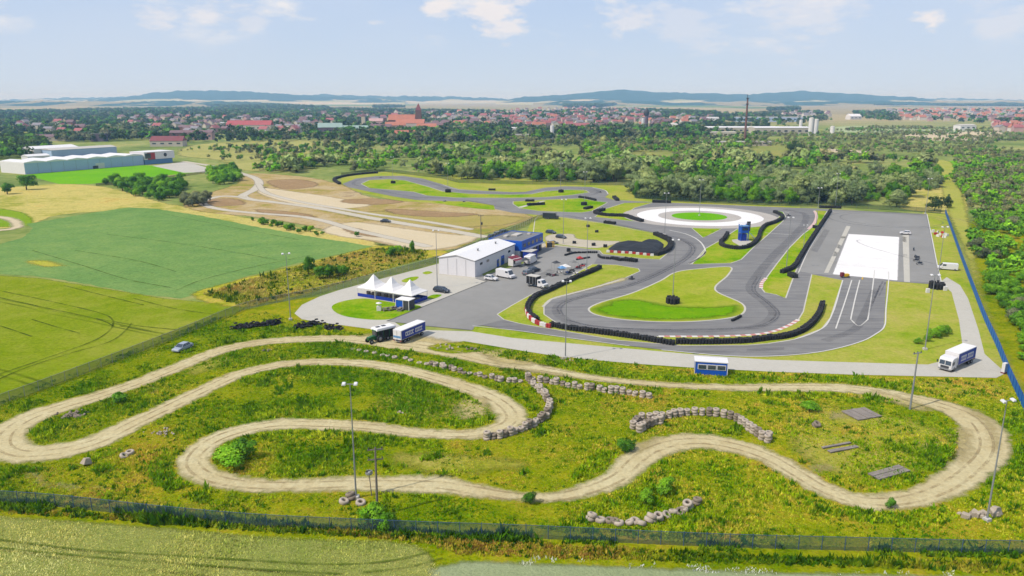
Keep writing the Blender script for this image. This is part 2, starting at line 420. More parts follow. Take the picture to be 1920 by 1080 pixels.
m_wet = ground_mat('white coated skid pad', [(216, 216, 216), (240, 240, 240), (252, 252, 252)], .05, .3, 2., (.4, .35, .25), .05, (.25, .6), value=.05, soft=(.35, .8, .5))
m_gravel = ground_mat('pale gravel', [(186, 180, 160), (200, 192, 172), (206, 200, 184)], .08, .6, 4., (.4, .3, .3), .3, value=.14, soft=(1., .4, 1.5))
m_cgrey = ground_mat('skid circle concrete', [(176, 172, 166), (190, 186, 180), (200, 197, 190)], .05, .5, 2., (.5, .3, .2), .1, value=.07)
def asphalt(name, cs, marks):
    t = NT(name); p = t.pos()
    f = t.math('ADD', t.math('MULTIPLY', t.noise(p, .035, 4., .55, .8), .55), t.math('ADD', t.math('MULTIPLY', t.noise(p, .4, 5.), .25), t.math('MULTIPLY', t.noise(p, 6., 4.), .2)))
    c = t.ramp(f, [(.33 + .34 * i / (len(cs) - 1), alb(q)) for i, q in enumerate(cs)])
    if marks:                                     # dark rubber laid along the driving direction
        st = t.noise(t.map(p, (.05, .9, 1.), marks), 1., 5., .7, 1.)
        c = t.mix(t.ramp(st, [(.45, (0.,) * 3), (.68, (.7,) * 3)]), c, alb((96, 96, 100)))
    cr = t.n('TexVoronoi', feature='DISTANCE_TO_EDGE'); cr.inputs['Scale'].default_value = .09; t.l(t.map(p, (1, 1, 1), .4), cr.inputs['Vector'])
    c = t.mix(t.math('MULTIPLY', t.math('LESS_THAN', cr.outputs['Distance'], .008), .18), c, alb((128, 128, 130)))
    t.bump(t.noise(p, 8., 4.), .15, .05)
    return t.done(c, .9, .2)
m_asph = asphalt('asphalt paddock', [(140, 140, 137), (150, 150, 147), (160, 160, 157)], None)
m_track = asphalt('asphalt race track', [(128, 128, 128), (141, 141, 140), (155, 155, 153)], R(15))
m_white = ground_mat('white road paint', [(214, 214, 208), (226, 226, 222)], .2, 1.5, 4., (.3, .3, .4), .05, value=.05)
m_edge = ground_mat('pale edge strip', [(196, 194, 184), (212, 210, 202)], .2, 1.5, 4., (.3, .3, .4), .05, value=.1)
def kerb_mat():
    t = NT('red and white kerb paint'); u = t.n('Attribute', attribute_name='u').outputs['Fac']
    k = t.math('GREATER_THAN', t.math('FRACT', t.math('DIVIDE', u, 2.4)), .5)
    f = t.noise(t.pos(), 1.3, 4.)
    return t.done(t.mix(k, t.ramp(f, [(.3, alb((226, 222, 214))), (.7, alb((240, 236, 232)))]), t.ramp(f, [(.3, alb((196, 120, 114))), (.7, alb((220, 156, 148)))])), .7, .3)
m_kerb = kerb_mat()

# ================================================================ GROUND
me = bpy.data.meshes.new('ground')
me.from_pydata([(-45000, -3000, 0), (45000, -3000, 0), (45000, 50000, 0), (-45000, 50000, 0)], [], [(0, 1, 2, 3)])
T(link('ground', me, m_far), kind='structure')
Z = [.0]
def zz(): Z[0] += .004; return Z[0]

# large areas, farthest layers first
poly_sd_sheet('scrub_clearing', [(390, 268), (560, 262), (600, 285), (560, 318), (470, 322), (400, 300), (330, 292)], 6., zz(),
              ground_mat('clearing grass', [(150, 158, 80), (176, 176, 104), (190, 184, 112)], .02, .1, .8, soft=(6., .05, 20.)), margin=8)
poly_sd_sheet('scrub_clearing', [(1100, 262), (1200, 256), (1360, 258), (1480, 262), (1560, 300), (1400, 305), (1200, 290)], 8., zz(),
              ground_mat('scrub ground', [(120, 140, 66), (150, 158, 84), (176, 164, 96)], .02, .1, .8, soft=(6., .05, 20.)), margin=8)
poly_sd_sheet('sand_flat', [(1700, 252), (1790, 245), (1870, 247), (1880, 262), (1790, 264), (1700, 262)], 8., zz(), m_sand, margin=6)
poly_sd_sheet('sand_flat', [(1508, 278), (1560, 279), (1635, 284), (1625, 287), (1560, 286), (1515, 284)], 5., zz(), m_sand, margin=6)
poly_sd_sheet('meadow_strip', [(1800, 305), (1960, 300), (2050, 315), (2000, 325), (1900, 320)], 5., zz(), m_lawn2, margin=4)
poly_sd_sheet('pale_crop_field', [(1600, 236), (1790, 238), (1830, 246), (1700, 250), (1560, 247)], 8., zz(),
              ground_mat('pale far crop', [(168, 186, 140), (184, 196, 150)], .01, .05, .5, soft=(5., .05, 10.)), margin=6)
sheet('factory_lawn', GL([(48, 328), (120, 319), (270, 310), (330, 312), (392, 322), (340, 326), (240, 336), (170, 345), (110, 345)]), zz(), m_lawn2, False, .2)
sheet('factory_parking', GL([(285, 311), (350, 303), (400, 318), (385, 323), (345, 324)]), zz(), m_conc, False)
poly_sd_sheet('dry_grass_field', [(-160, 362), (30, 350), (110, 345), (180, 348), (240, 360), (300, 378), (420, 400), (560, 425), (700, 452), (720, 470), (480, 430), (330, 400), (240, 395), (120, 402), (40, 425), (-160, 440)], 2.5, zz(), m_dry, margin=4)
poly_sd_sheet('green_strip', [(-100, 385), (15, 392), (60, 405), (50, 425), (-100, 420)], 2., zz(),
              ground_mat('rough green grass', [(120, 160, 20), (150, 176, 50)], .04, .2, 2., soft=(2., .2, 4.)), margin=3)
sheet('crop_field', GL([(-260, 452), (0, 458), (45, 445), (62, 428), (50, 420), (110, 410), (180, 398), (240, 389), (290, 391), (380, 405), (480, 425), (590, 445), (700, 462), (640, 476), (540, 498), (440, 525), (385, 548), (340, 560), (270, 553), (150, 530), (60, 517), (-260, 500)]), zz(), m_bluecrop, False, .25)
poly_sd_sheet('dry_patch', [(45, 489), (80, 487), (110, 492), (125, 499), (80, 502)], 1., zz(),
              ground_mat('yellow patch', [(176, 186, 60), (196, 180, 84)], .1, .4, 2., soft=(2.5, .3, 5.)), margin=3)
poly_sd_sheet('ripening_field', [(-260, 500), (0, 516), (80, 522), (200, 541), (300, 558), (360, 564), (470, 572), (440, 592), (330, 632), (200, 685), (60, 740), (-150, 830), (-420, 830)], 2., zz(), m_crop, False, margin=2)
# overgrown bank between the crop and the fence
poly_sd_sheet('overgrown_bank', [(355, 552), (430, 528), (540, 500), (640, 476), (700, 462), (760, 460), (850, 474), (800, 486), (700, 512), (600, 545), (520, 566), (450, 578)], 1.2, zz(), m_bank, margin=2)
# bare earth of the building land
poly_sd_sheet('bare_earth_yard', [(340, 385), (380, 365), (440, 345), (470, 325), (560, 330), (640, 345), (700, 370), (800, 380), (900, 388), (1000, 405), (960, 425), (905, 442), (850, 470), (780, 468), (700, 455), (600, 430), (480, 408), (380, 398)], 2., zz(), m_yard, margin=3)
poly_sd_sheet('green_verge', [(640, 402), (700, 395), (800, 400), (920, 402), (1000, 408), (960, 422), (880, 428), (760, 424)], 2., zz(),
              ground_mat('thin verge grass', [(160, 160, 78), (176, 164, 96), (184, 168, 110)], .04, .2, 2., soft=(5., .1, 14.)), margin=4)
poly_sd_sheet('sandy_patch', [(600, 432), (660, 416), (760, 428), (860, 440), (905, 440), (860, 462), (790, 470), (700, 452), (640, 445)], 1.5, zz(), m_sand, margin=3)
poly_sd_sheet('sandy_patch', [(490, 352), (560, 360), (640, 372), (700, 385), (640, 392), (560, 385), (500, 370), (480, 360)], 1.5, zz(), m_sand, margin=3)
m_brown = ground_mat('brown soil', [(150, 126, 92), (168, 142, 106), (184, 162, 124)], .05, .25, 1.5, (.4, .35, .25), .5, value=.2, soft=(2.5, .12, 7.))
for px in ([(505, 338), (560, 336), (600, 348), (540, 356), (510, 350)], [(640, 375), (700, 372), (760, 378), (720, 384), (650, 382)], [(388, 374), (440, 372), (460, 384), (400, 388)], [(470, 392), (560, 398), (600, 408), (520, 406)], [(720, 392), (820, 396), (900, 402), (840, 408), (740, 402)], [(640, 425), (690, 432), (720, 446), (660, 440)]):
    poly_sd_sheet('brown_soil_patch', px, 1.5, zz(), m_brown, margin=4)
def road(name, px, width, mat, closed=False, res=.8, margin=1.2, seg=5):
    P = spline(GL([q[:2] for q in px]), closed, seg)
    W = [q[2] if len(q) > 2 else width for q in px]; WW = []
    n = len(W)
    for i in range(n if closed else n - 1):
        for k in range(seg): WW.append(W[i] + (W[(i + 1) % n] - W[i]) * k / seg)
    if not closed: WW.append(W[-1])
    xs = [q.x for q in P]; ys = [q.y for q in P]; m = max(WW) + margin + 2
    def fn(X, Y):
        d = np.full(X.shape, -1e9); N = len(P)
        for i in range(N if closed else N - 1):
            a, b = P[i], P[(i + 1) % N]; dx, dy = b.x - a.x, b.y - a.y; L = dx * dx + dy * dy + 1e-9
            t = np.clip(((X - a.x) * dx + (Y - a.y) * dy) / L, 0, 1)
            wv = WW[i] + (WW[(i + 1) % N] - WW[i]) * t
            d = np.maximum(d, wv / 2 - np.hypot(X - a.x - t * dx, Y - a.y - t * dy))
        return d
    o = sd_sheet(name, fn, (min(xs) - m, max(xs) + m, min(ys) - m, max(ys) + m), res, zz(), mat, margin)
    return o, P, fn
road('gravel_road', [(345, 303), (400, 312), (440, 322), (478, 334), (486, 344), (476, 356), (455, 368), (470, 374), (520, 380), (600, 391), (690, 408), (760, 420), (850, 434), (905, 444)], 6., m_gravelroad, res=1.2)
road('gravel_road', [(455, 370), (420, 368), (388, 374), (380, 382), (410, 392), (480, 400), (560, 406), (610, 415), (660, 430), (740, 448), (800, 462)], 5., m_gravelroad, res=1.2)
road('gravel_road', [(484, 345), (500, 362), (560, 378), (640, 392), (700, 402), (800, 416), (880, 430)], 4.5, m_gravelroad, res=1.2)
road('gravel_road', [(-80, 402), (5, 408), (30, 418), (20, 430), (-80, 436)], 6., m_sand, res=1.)

# rough meadow that carries the dirt race track (it does not overlap the far sheets, so the stack starts again)
Z[0] = .022
meadow_px = [(-520, 860), (-120, 800), (0, 752), (120, 708), (260, 652), (400, 598), (460, 580), (560, 560), (600, 556), (700, 532), (830, 500), (900, 520), (700, 615), (960, 650), (1300, 690), (1700, 700), (1900, 702), (1850, 640), (1830, 540), (1800, 420), (1850, 410), (2300, 600), (2500, 1140), (1100, 1040), (400, 1005), (-400, 960)]
sheet('meadow', GL(meadow_px), zz(), m_meadow, False, .1)
sheet('verge_grass', GL([(1240, 1600), (-1200, 1600), (-900, 930), (-400, 945), (0, 960), (400, 985), (800, 1010), (1100, 1030), (1500, 1052), (1920, 1062), (2500, 1070), (2500, 1600)]), zz(), m_meadow, False, .1)
poly_sd_sheet('wheat_field', [(-600, 925), (0, 966), (230, 982), (480, 1004), (620, 1011), (720, 1012), (790, 1022), (815, 1045), (830, 1110), (840, 1400), (-700, 1400)], 1.2, zz(), m_wheat, False, margin=2)
poly_sd_sheet('oat_field', [(800, 1062), (880, 1050), (1000, 1054), (1200, 1062), (1400, 1070), (1700, 1076), (2300, 1090), (2300, 1500), (820, 1500)], 1.2, zz(), m_oats, False, margin=2)

# right of the circuit
poly_sd_sheet('dry_clearing', [(1690, 392), (1700, 372), (1720, 352), (1745, 355), (1770, 345), (1810, 350), (1815, 390), (1800, 410), (1760, 400)], 1.5, zz(), m_dry, margin=4)
poly_sd_sheet('grass_ride', [(1755, 300), (1772, 300), (1800, 340), (1812, 380), (1830, 460), (1850, 560), (1905, 690), (1960, 800), (1880, 690), (1830, 560), (1800, 460), (1775, 400), (1760, 340)], 1.5, zz(),
              ground_mat('ride grass', [(150, 168, 52), (176, 180, 84), (190, 180, 96)], .04, .2, 2., soft=(2., .2, 4.)), margin=3)
circ_lawn = [(1737, 401), (1775, 403), (1800, 470), (1843, 590), (1886, 690), (1845, 672), (1800, 560), (1740, 684), (1440, 676), (1300, 666), (1440, 600), (1600, 560), (1700, 500)]
sheet('circuit_grass', GL([(1730, 398), (1773, 402), (1800, 475), (1848, 600), (1888, 700), (1860, 706), (1440, 698), (1300, 668), (1500, 600), (1600, 560), (1700, 500)]), zz(), m_circuit, False)
sheet('circuit_grass', GL([(640, 352), (640, 330), (720, 322), (900, 330), (1180, 348), (1190, 372), (1500, 388), (1500, 396), (1200, 440), (1020, 466), (985, 440), (1000, 408), (900, 392), (800, 384), (740, 376)]), zz(), m_circuit, False)
sheet('circuit_grass', GL([(886, 611), (960, 620), (1060, 634), (1180, 650), (1300, 664), (1300, 668), (1100, 648), (960, 635), (888, 624)]), zz(), m_circuit, True)
poly_sd_sheet('gravel_patch', [(1020, 444), (1080, 440), (1100, 450), (1150, 452), (1160, 458), (1120, 470), (1020, 470)], 1., zz(), m_gravel, margin=2)

# concrete road, apron and loop
sheet('concrete_road', GL([(855, 486), (780, 506), (700, 527), (640, 543), (600, 556), (566, 572), (552, 588), (566, 599), (610, 606), (700, 618), (705, 640), (790, 650), (870, 640), (960, 655), (1060, 671), (1200, 683), (1300, 690), (1440, 697), (1600, 703), (1780, 707), (1868, 709), (1886, 700), (1868, 684), (1846, 664), (1835, 620), (1815, 560), (1800, 535), (1775, 520), (1762, 530), (1784, 548), (1798, 600), (1805, 650), (1796, 670), (1740, 684), (1600, 680), (1440, 675), (1300, 665), (1100, 647), (960, 634), (885, 622), (760, 618), (735, 601), (912, 530), (900, 505)]), zz(), m_conc, False)
poly_sd_sheet('dirt_apron', [(640, 632), (760, 624), (860, 640), (905, 650), (960, 668), (1040, 690), (940, 690), (850, 668), (740, 650), (660, 645)], .8, zz(), m_patch, margin=2.5)
sheet('loop_lawn', GL([(623, 574), (640, 566), (680, 560), (740, 568), (790, 575), (760, 590), (730, 599), (700, 600), (650, 594), (628, 585)]), zz(), m_lawn)
sheet('loop_lawn', GL([(753, 527), (770, 520), (784, 519), (778, 526), (760, 530)]), zz(), m_lawn)
sheet('loop_lawn', GL([(792, 512), (802, 509), (811, 511), (800, 515)]), zz(), m_lawn)
sheet('loop_lawn', GL([(800, 560), (812, 553), (828, 553), (812, 561)]), zz(), m_lawn)

poly_sd_sheet('grass_hump', [(798, 654), (815, 645), (865, 642), (905, 648), (912, 655), (890, 662), (840, 664)], .5, zz(), ground_mat('hump grass', [(84, 122, 4), (128, 150, 14), (160, 164, 40), (184, 170, 90)], .08, .5, 3., (.35, .4, .25), .8, (.34, .66), value=.3, soft=(1., .6, 2.)), margin=1.5)
# asphalt
asph_outer = [(726, 603), (880, 541), (912, 529), (890, 522), (980, 495), (1022, 462), (1040, 462), (1130, 470), (1210, 486), (1237, 487), (1247, 446), (1225, 436), (1135, 419), (1060, 408), (960, 399), (928, 392), (926, 385), (880, 378), (830, 377), (780, 375), (740, 369), (690, 359), (652, 351), (642, 345), (667, 335), (705, 330.5), (755, 330), (792, 335), (830, 346), (860, 355), (905, 358), (960, 360.5), (985, 360), (1022, 352), (1060, 349.5), (1110, 351), (1135, 357), (1142, 364), (1134, 370), (1150, 375), (1200, 378), (1300, 382), (1440, 388), (1520, 391), (1738, 402), (1747, 445), (1758, 500), (1766, 534), (1740, 533), (1662, 527), (1657, 615), (1642, 627), (1615, 641), (1590, 650), (1535, 661), (1440, 669), (1366, 668), (1300, 663), (1180, 649), (1060, 633), (960, 619), (905, 611), (890, 613), (886, 620), (800, 612)]
sheet('asphalt_circuit', GL(asph_outer), zz(), m_track, False)
sheet('asphalt_paddock', GL([(728, 603), (880, 541), (913, 529), (893, 522), (982, 495), (1022, 463), (1040, 463), (1128, 471), (1114, 494), (1055, 527), (1003, 549), (960, 573), (932, 590), (945, 600), (905, 610), (890, 613), (885, 619), (800, 611)]), zz(), m_asph, False)
sheet('skid_pad', GL([(1562, 396), (1736, 404), (1756, 500), (1764, 532), (1524, 514), (1497, 509), (1516, 470)]), zz(), m_asph, False)
zA = zz()
def island(pts, m=None, line=.35, smooth=True, name='infield_grass', lm=None):
    P = GL(pts); S = spline(P, True) if smooth else P
    sheet(name, S, zA, m or m_lawn, False)
    if line: ribbon('track_edge_line', S, line, zA + .004, lm or m_edge, True)
    return S
main_island = [(1104, 580), (1120, 570), (1185, 550), (1238, 527), (1270, 510), (1315, 504), (1368, 501), (1366, 515), (1341, 539), (1345, 548), (1390, 569), (1397, 580), (1388, 591), (1360, 598), (1285, 604), (1210, 603), (1147, 597), (1113, 589)]
island(main_island, ground_mat('sunburnt infield', [(132, 164, 20), (156, 174, 44), (174, 178, 72), (184, 180, 88)], .05, .3, 2., (.45, .33, .22), .4, (.36, .66), value=.17), line=.5)
poly_sd_sheet('infield_lawn', [(1106, 581), (1122, 572), (1160, 560), (1200, 561), (1260, 572), (1330, 574), (1385, 571), (1395, 580), (1387, 590), (1360, 597), (1285, 602.5), (1210, 601.5), (1149, 596), (1116, 588)], .6, zA + .010,
              ground_mat('vivid green lawn', [(84, 142, 0), (108, 162, 4), (132, 172, 14)], .05, .3, 2., (.5, .3, .2), .4, (.34, .66), value=.16, soft=(3., .3, 5.)), margin=.2)  # more saturated green band over the near half of the infield
island([(1110, 496), (1155, 497), (1197, 504), (1200, 509), (1160, 527), (1110, 542), (1072, 552), (1035, 562), (1020, 575), (1020, 590), (1042, 605), (1085, 617), (1160, 627), (1235, 632), (1335, 632), (1410, 629), (1443, 624), (1477, 612), (1497, 600), (1506, 585), (1522, 515), (1580, 526), (1557, 597), (1541, 617), (1490, 637), (1440, 645), (1400, 648), (1280, 649), (1160, 639), (1060, 622), (977, 608), (945, 600), (932, 590), (960, 573), (1003, 549), (1055, 527)], m_circuit, .3, False)
island([(1527, 395), (1551, 396), (1520, 450), (1500, 490), (1487, 522), (1473, 560), (1455, 553), (1434, 549), (1427, 540), (1432, 528), (1455, 497), (1480, 465), (1505, 440), (1522, 427), (1531, 411)], m_lawn, .35, False)
island([(1297, 496), (1322, 467), (1352, 450), (1382, 430), (1400, 425), (1430, 421), (1457, 410), (1466, 402), (1452, 394), (1468, 398), (1473, 406), (1468, 415), (1435, 445), (1412, 465), (1390, 487), (1370, 494), (1330, 495)], m_lawn, .35, False)
island([(1297, 428), (1357, 427), (1336, 438), (1318, 446)], m_lawn, .3, False)
mound_isl = [(1020, 457), (1000, 436), (1003, 412), (1010, 405), (1060, 409), (1135, 420), (1185, 430), (1225, 437), (1247, 447), (1264, 460), (1256, 472), (1237, 487), (1200, 485), (1130, 477), (1124, 470)]
island([(677, 345), (692, 338), (730, 336), (760, 338.5), (805, 351), (830, 359), (880, 363.5), (960, 365), (997, 364), (1022, 359), (1065, 356), (1098, 357), (1105, 361), (1072, 366), (1022, 370), (960, 371.5), (855, 371), (800, 367), (775, 360), (730, 356), (692, 353)], m_lawn, .5, False)
island([(962, 378), (1060, 373), (1090, 372), (1115, 377), (1139, 380), (1110, 396), (1090, 399), (1010, 396), (975, 391), (962, 383)], m_lawn, .4, False)
island([(1115, 407), (1135, 392), (1170, 381), (1225, 380), (1190, 390), (1172, 402), (1180, 408), (1215, 416), (1185, 415)], m_lawn, .35, False)
island([(1262, 432), (1297, 428), (1318, 446), (1326, 462), (1321, 468), (1306, 446), (1284, 438)], m_lawn, 0, True) if 0 else None
sheet('infield_grass', GL([(808, 377.5), (880, 379), (924, 385.5), (928, 394), (890, 391), (840, 385)]), zA, m_lawn, False)
# skid circle
cc = G(1311, 406)
def disc(name, r, m, z, c=cc): return sheet(name, [Vector((c.x + r * math.cos(t / 64 * 2 * math.pi), c.y + r * .97 * math.sin(t / 64 * 2 * math.pi), 0)) for t in range(64)], z, m, False)
disc('skid_circle', 33.5, m_cgrey, zA + .008); sd_sheet('skid_circle_ring', lambda X, Y: 27.3 - np.hypot(X - cc.x, (Y - cc.y) / .97), (cc.x - 30, cc.x + 30, cc.y - 30, cc.y + 30), .8, zA + .012, m_wet, 1.); disc('skid_circle_centre', 17.8, m_cgrey, zA + .016); disc('circle_lawn', 11.9, m_lawn2, zA + .020)
zB = zA + .024
poly_sd_sheet('wet_skid_panel', [(1590, 439), (1687, 445), (1684, 527), (1560, 515)], .8, zB, m_wet, False, .8)
sheet('concrete_strip', GL([(1587, 424), (1595, 425), (1553, 512.5), (1545, 512)]), zB, m_conc, False)
sheet('concrete_strip', GL([(1692, 442), (1704, 441), (1706, 530), (1695, 529)]), zB, m_conc, False)
sheet('concrete_path', GL([(970, 389), (1018, 377), (1024, 377), (978, 390)]), zB, m_edge, False)
def line(pts, w=.3, m=None, z=None, name='painted_line'): ribbon(name, spline(GL(pts), False, 4), w, z or zB + .004, m or m_white)
line([(1597, 526), (1582, 573), (1567, 617)]); line([(1612, 526), (1603, 562), (1595, 600), (1595, 601)]); line([(1595, 600), (1610, 612), (1627, 600)])
line([(1627, 600), (1634, 555), (1640, 507)]); line([(1666, 510), (1666, 527), (1661, 580), (1657, 615), (1642, 627), (1615, 641), (1535, 661), (1440, 669), (1366, 668), (1240, 657)], .3)
line([(1580, 526), (1557, 597), (1541, 617), (1490, 637), (1440, 645)], .3)
line([(886, 612), (960, 619.5), (1060, 633.5), (1180, 649.5)], .25)
line([(1255, 432), (1285, 439), (1308, 450), (1321, 466), (1320, 478), (1292, 495)], .5)
line([(1738, 402), (1747, 445), (1758, 500), (1766, 534)], .3); line([(1562, 396), (1516, 470), (1497, 512)], .3)
line([(1150, 375.5), (1200, 378.5), (1300, 382.5), (1440, 388.3)], .3)
line([(1140, 364), (1134, 357), (1110, 351.3)], .5); line([(830, 346.5), (860, 355.5), (905, 358.5)], .4); line([(1018, 576), (1035, 561), (1072, 551), (1110, 541), (1160, 526)], .7, m_edge)
line([(725, 603), (800, 573), (880, 541), (913, 528)], .3, M('dark joint', (90, 90, 84)), name='drain_channel')
line([(1435, 437), (1486, 441)], .35); line([(1472, 398), (1480, 399)], .6)
line([(1235, 631.5), (1335, 631.5), (1410, 628.5), (1443, 624), (1477, 612), (1497, 600)], 1., m_kerb, name='kerb')
line([(1527, 396), (1531, 404), (1527, 418), (1516, 430)], 1.2, m_kerb, name='kerb')
line([(1427, 541), (1428, 532), (1436, 522)], 1., m_kerb, name='kerb'); line([(1292, 496), (1318, 478), (1322, 472)], .9, m_edge, name='kerb')
# skid marks on the pad: rings of rubber
def skid(c, rx, ry, a0, a1, w, rot=0.):
    pts = []
    for i in range(41):
        t = a0 + (a1 - a0) * i / 40; x, y = rx * math.cos(t), ry * math.sin(t)
        pts.append(Vector((c.x + x * math.cos(rot) - y * math.sin(rot), c.y + x * math.sin(rot) + y * math.cos(rot), 0)))
    ribbon('tyre_marks', pts, w, zB + .006, m_rub)
t = NT('laid rubber'); nz = t.noise(t.pos(), .5, 5., .7); tr = t.n('BsdfTransparent'); mx = t.n('MixShader')
t.l(t.math('MULTIPLY', t.math('SUBTRACT', nz, .3, clamp=True), 1.5, clamp=True), mx.inputs[0]); t.l(tr.outputs[0], mx.inputs[1]); t.l(t.b.outputs[0], mx.inputs[2]); t.l(mx.outputs[0], t.out.inputs[0])
m_rub = t.done(alb((122, 122, 128)), .85, .2)
pc = G(1665, 412)
skid(pc, 24, 22, 0, 6.28, .9); skid(pc + Vector((1, 0, 0)), 20, 19, 0, 6.28, .6); skid(pc + Vector((4, -4, 0)), 27, 28, -1.2, 1.3, .7); skid(G(1735, 480), 8, 30, 1.5, 4.4, .5, .3)
for a, b, wd in (((1640, 560), (1655, 528), .5), ((1648, 556), (1660, 530), .4), ((1636, 570), (1650, 535), .35)):
    line([a, b], wd, m_rub, zB + .008, 'tyre_marks')
for pts in ([(1050, 590), (1045, 578), (1060, 566), (1110, 552), (1180, 535), (1250, 505), (1290, 480), (1295, 462), (1270, 447)], [(1060, 600), (1110, 612), (1210, 618), (1330, 618), (1420, 612), (1455, 590), (1440, 570), (1410, 545), (1420, 520)]):
    line(pts, .5, m_rub, zB + .008, 'tyre_marks'); line([(x + 6, y + 1) for x, y in pts], .35, m_rub, zB + .010, 'tyre_marks')

t = NT('racing line'); nz = t.noise(t.map(t.pos(), (.25, 1.2, 1), R(20)), .6, 5., .7); tr = t.n('BsdfTransparent'); mx = t.n('MixShader')
t.l(t.math('MULTIPLY', t.math('SUBTRACT', nz, .25, clamp=True), .75, clamp=True), mx.inputs[0]); t.l(tr.outputs[0], mx.inputs[1]); t.l(t.b.outputs[0], mx.inputs[2]); t.l(mx.outputs[0], t.out.inputs[0])
m_rl = t.done(alb((104, 104, 110)), .8, .2)
for pts, wd in (([(1048, 592), (1044, 580), (1060, 566), (1110, 552), (1180, 535), (1245, 507), (1288, 482), (1298, 462), (1275, 448), (1230, 438), (1160, 422), (1060, 404)], 2.6), ([(1048, 592), (1070, 605), (1120, 615), (1210, 620), (1330, 620), (1420, 613), (1452, 590), (1438, 570), (1408, 545), (1418, 520), (1450, 480), (1490, 440), (1510, 415), (1505, 400), (1470, 393)], 2.8), ([(950, 391), (860, 374), (780, 370), (700, 354), (662, 345), (690, 334), (750, 333), (810, 344), (860, 358), (960, 363), (1050, 353), (1115, 356), (1110, 366), (1040, 373), (960, 376)], 2.), ([(1546, 640), (1600, 620), (1620, 590), (1640, 545)], 2.)):
    line(pts, wd, m_rl, zB + .012, 'racing_line')
# patches of newer asphalt
for px in ([(1000, 520), (1030, 505), (1042, 510), (1012, 527)], [(1400, 655), (1470, 652), (1470, 657), (1400, 660)], [(1520, 470), (1545, 430), (1556, 432), (1532, 474)]):
    sheet('asphalt_patch', GL(px), zB + .016, m_rl, False)
# the mown ground between pit buildings and track (island drawn above the asphalt)
sheet('infield_grass', GL(mound_isl), zA, m_circuit, False); ribbon('track_edge_line', GL(mound_isl), .35, zA + .004, m_edge, True)
poly_sd_sheet('gravel_patch', [(1022, 452), (1030, 440), (1075, 439), (1085, 448), (1150, 452), (1165, 452), (1122, 466), (1060, 461)], 1., zA + .006, m_gravel, margin=2)
poly_sd_sheet('worn_verge', [(1040, 560), (1072, 548), (1110, 538), (1170, 520), (1180, 524), (1110, 544), (1060, 556)], .7, zA + .006,
              ground_mat('worn verge', [(190, 180, 130), (206, 196, 160)], .1, .5, 3., soft=(1.5, .4, 2.5)), margin=1.5)

# ================================================================ DIRT RACE TRACK
Z[0] = .0335

m_dpatch = ground_mat('dry meadow grass', [(136, 148, 30), (164, 166, 58), (182, 176, 84), (188, 166, 86)], .06, .4, 2.6, (.4, .38, .22), .8, (.34, .66), value=.28, soft=(2.5, .25, 6.))
for px in ([(1460, 790), (1540, 760), (1650, 770), (1760, 800), (1800, 850), (1740, 890), (1640, 905), (1560, 890), (1490, 850)], [(740, 720), (840, 740), (860, 780), (780, 790), (700, 770)], [(330, 690), (420, 665), (520, 660), (440, 680), (360, 705)], [(720, 850), (900, 850), (1000, 870), (940, 890), (780, 890)], [(1620, 712), (1760, 714), (1880, 720), (1870, 745), (1780, 740)], [(60, 925), (220, 930), (420, 955), (300, 955), (100, 940)]):
    poly_sd_sheet('dry_grass_patch', px, .8, zz(), m_dpatch, margin=4.)

Z[0] = .0815
dirt_px = [(560, 637, 5), (470, 645, 5), (400, 662, 5), (330, 690, 5), (260, 718, 5), (180, 745, 5.5), (110, 765, 6), (50, 787, 6.5), (15, 812, 6.5), (8, 835, 6.5), (25, 848, 6.5), (60, 852, 6.5), (130, 843, 6.5), (190, 825, 6), (250, 795, 5.5), (320, 762, 5), (390, 728, 5), (450, 702, 4.6), (520, 685, 4.6), (600, 679, 4.6), (680, 682, 4.6), (740, 690, 4.6), (800, 705, 5), (860, 722, 5.2), (920, 745, 5.6), (955, 770, 6), (958, 790, 5.6), (930, 806, 4.6), (880, 815, 4.2), (820, 815, 4.2), (760, 810, 4.4), (700, 802, 4.4), (640, 798, 4.6), (580, 796, 4.6), (520, 796, 5), (460, 806, 5), (410, 822, 5), (375, 845, 5), (362, 868, 5), (378, 888, 5), (415, 902, 4.6), (470, 910, 4.4), (560, 911, 4.2), (660, 908, 4.6), (760, 908, 5), (830, 911, 5.4), (890, 920, 4.4), (960, 931, 3), (1040, 933, 3), (1110, 917, 4), (1160, 895, 5), (1190, 866, 5.5), (1220, 845, 6), (1265, 831, 6), (1320, 828, 6), (1380, 838, 5.6), (1440, 858, 5), (1490, 886, 5), (1540, 916, 4.6), (1590, 935, 4.6), (1650, 942, 4.6), (1710, 936, 5), (1770, 915, 5.4), (1820, 880, 6), (1848, 845, 7), (1842, 808, 7.5), (1810, 778, 7), (1760, 760, 6), (1700, 745, 5), (1640, 735, 5), (1570, 728, 5), (1480, 727, 4.6), (1380, 727, 4), (1280, 724, 3.4), (1180, 717, 3.4), (1080, 704, 4), (1000, 690, 4.4), (930, 680, 5), (870, 666, 6), (800, 652, 7), (740, 645, 7), (650, 636, 5.4)]
_, DIRT, dirt_fn = road('dirt_track', dirt_px, 5, m_dirt, True, .6, 1.4, 4)
def tube_rut(off, w):
    P = []
    n = len(DIRT)
    for i in range(n):
        d = (DIRT[(i + 1) % n] - DIRT[i - 1]).normalized(); P.append(DIRT[i] + Vector((-d.y, d.x, 0)) * off)
    return P
m_rut = ground_mat('wheel rut soil', [(166, 148, 106), (184, 166, 124)], .1, .6, 4., (.3, .3, .4), .5, value=.2)
t = NT('wheel rut'); tr = t.n('BsdfTransparent'); mx = t.n('MixShader'); n_ = t.noise(t.pos(), .35, 5., .7)
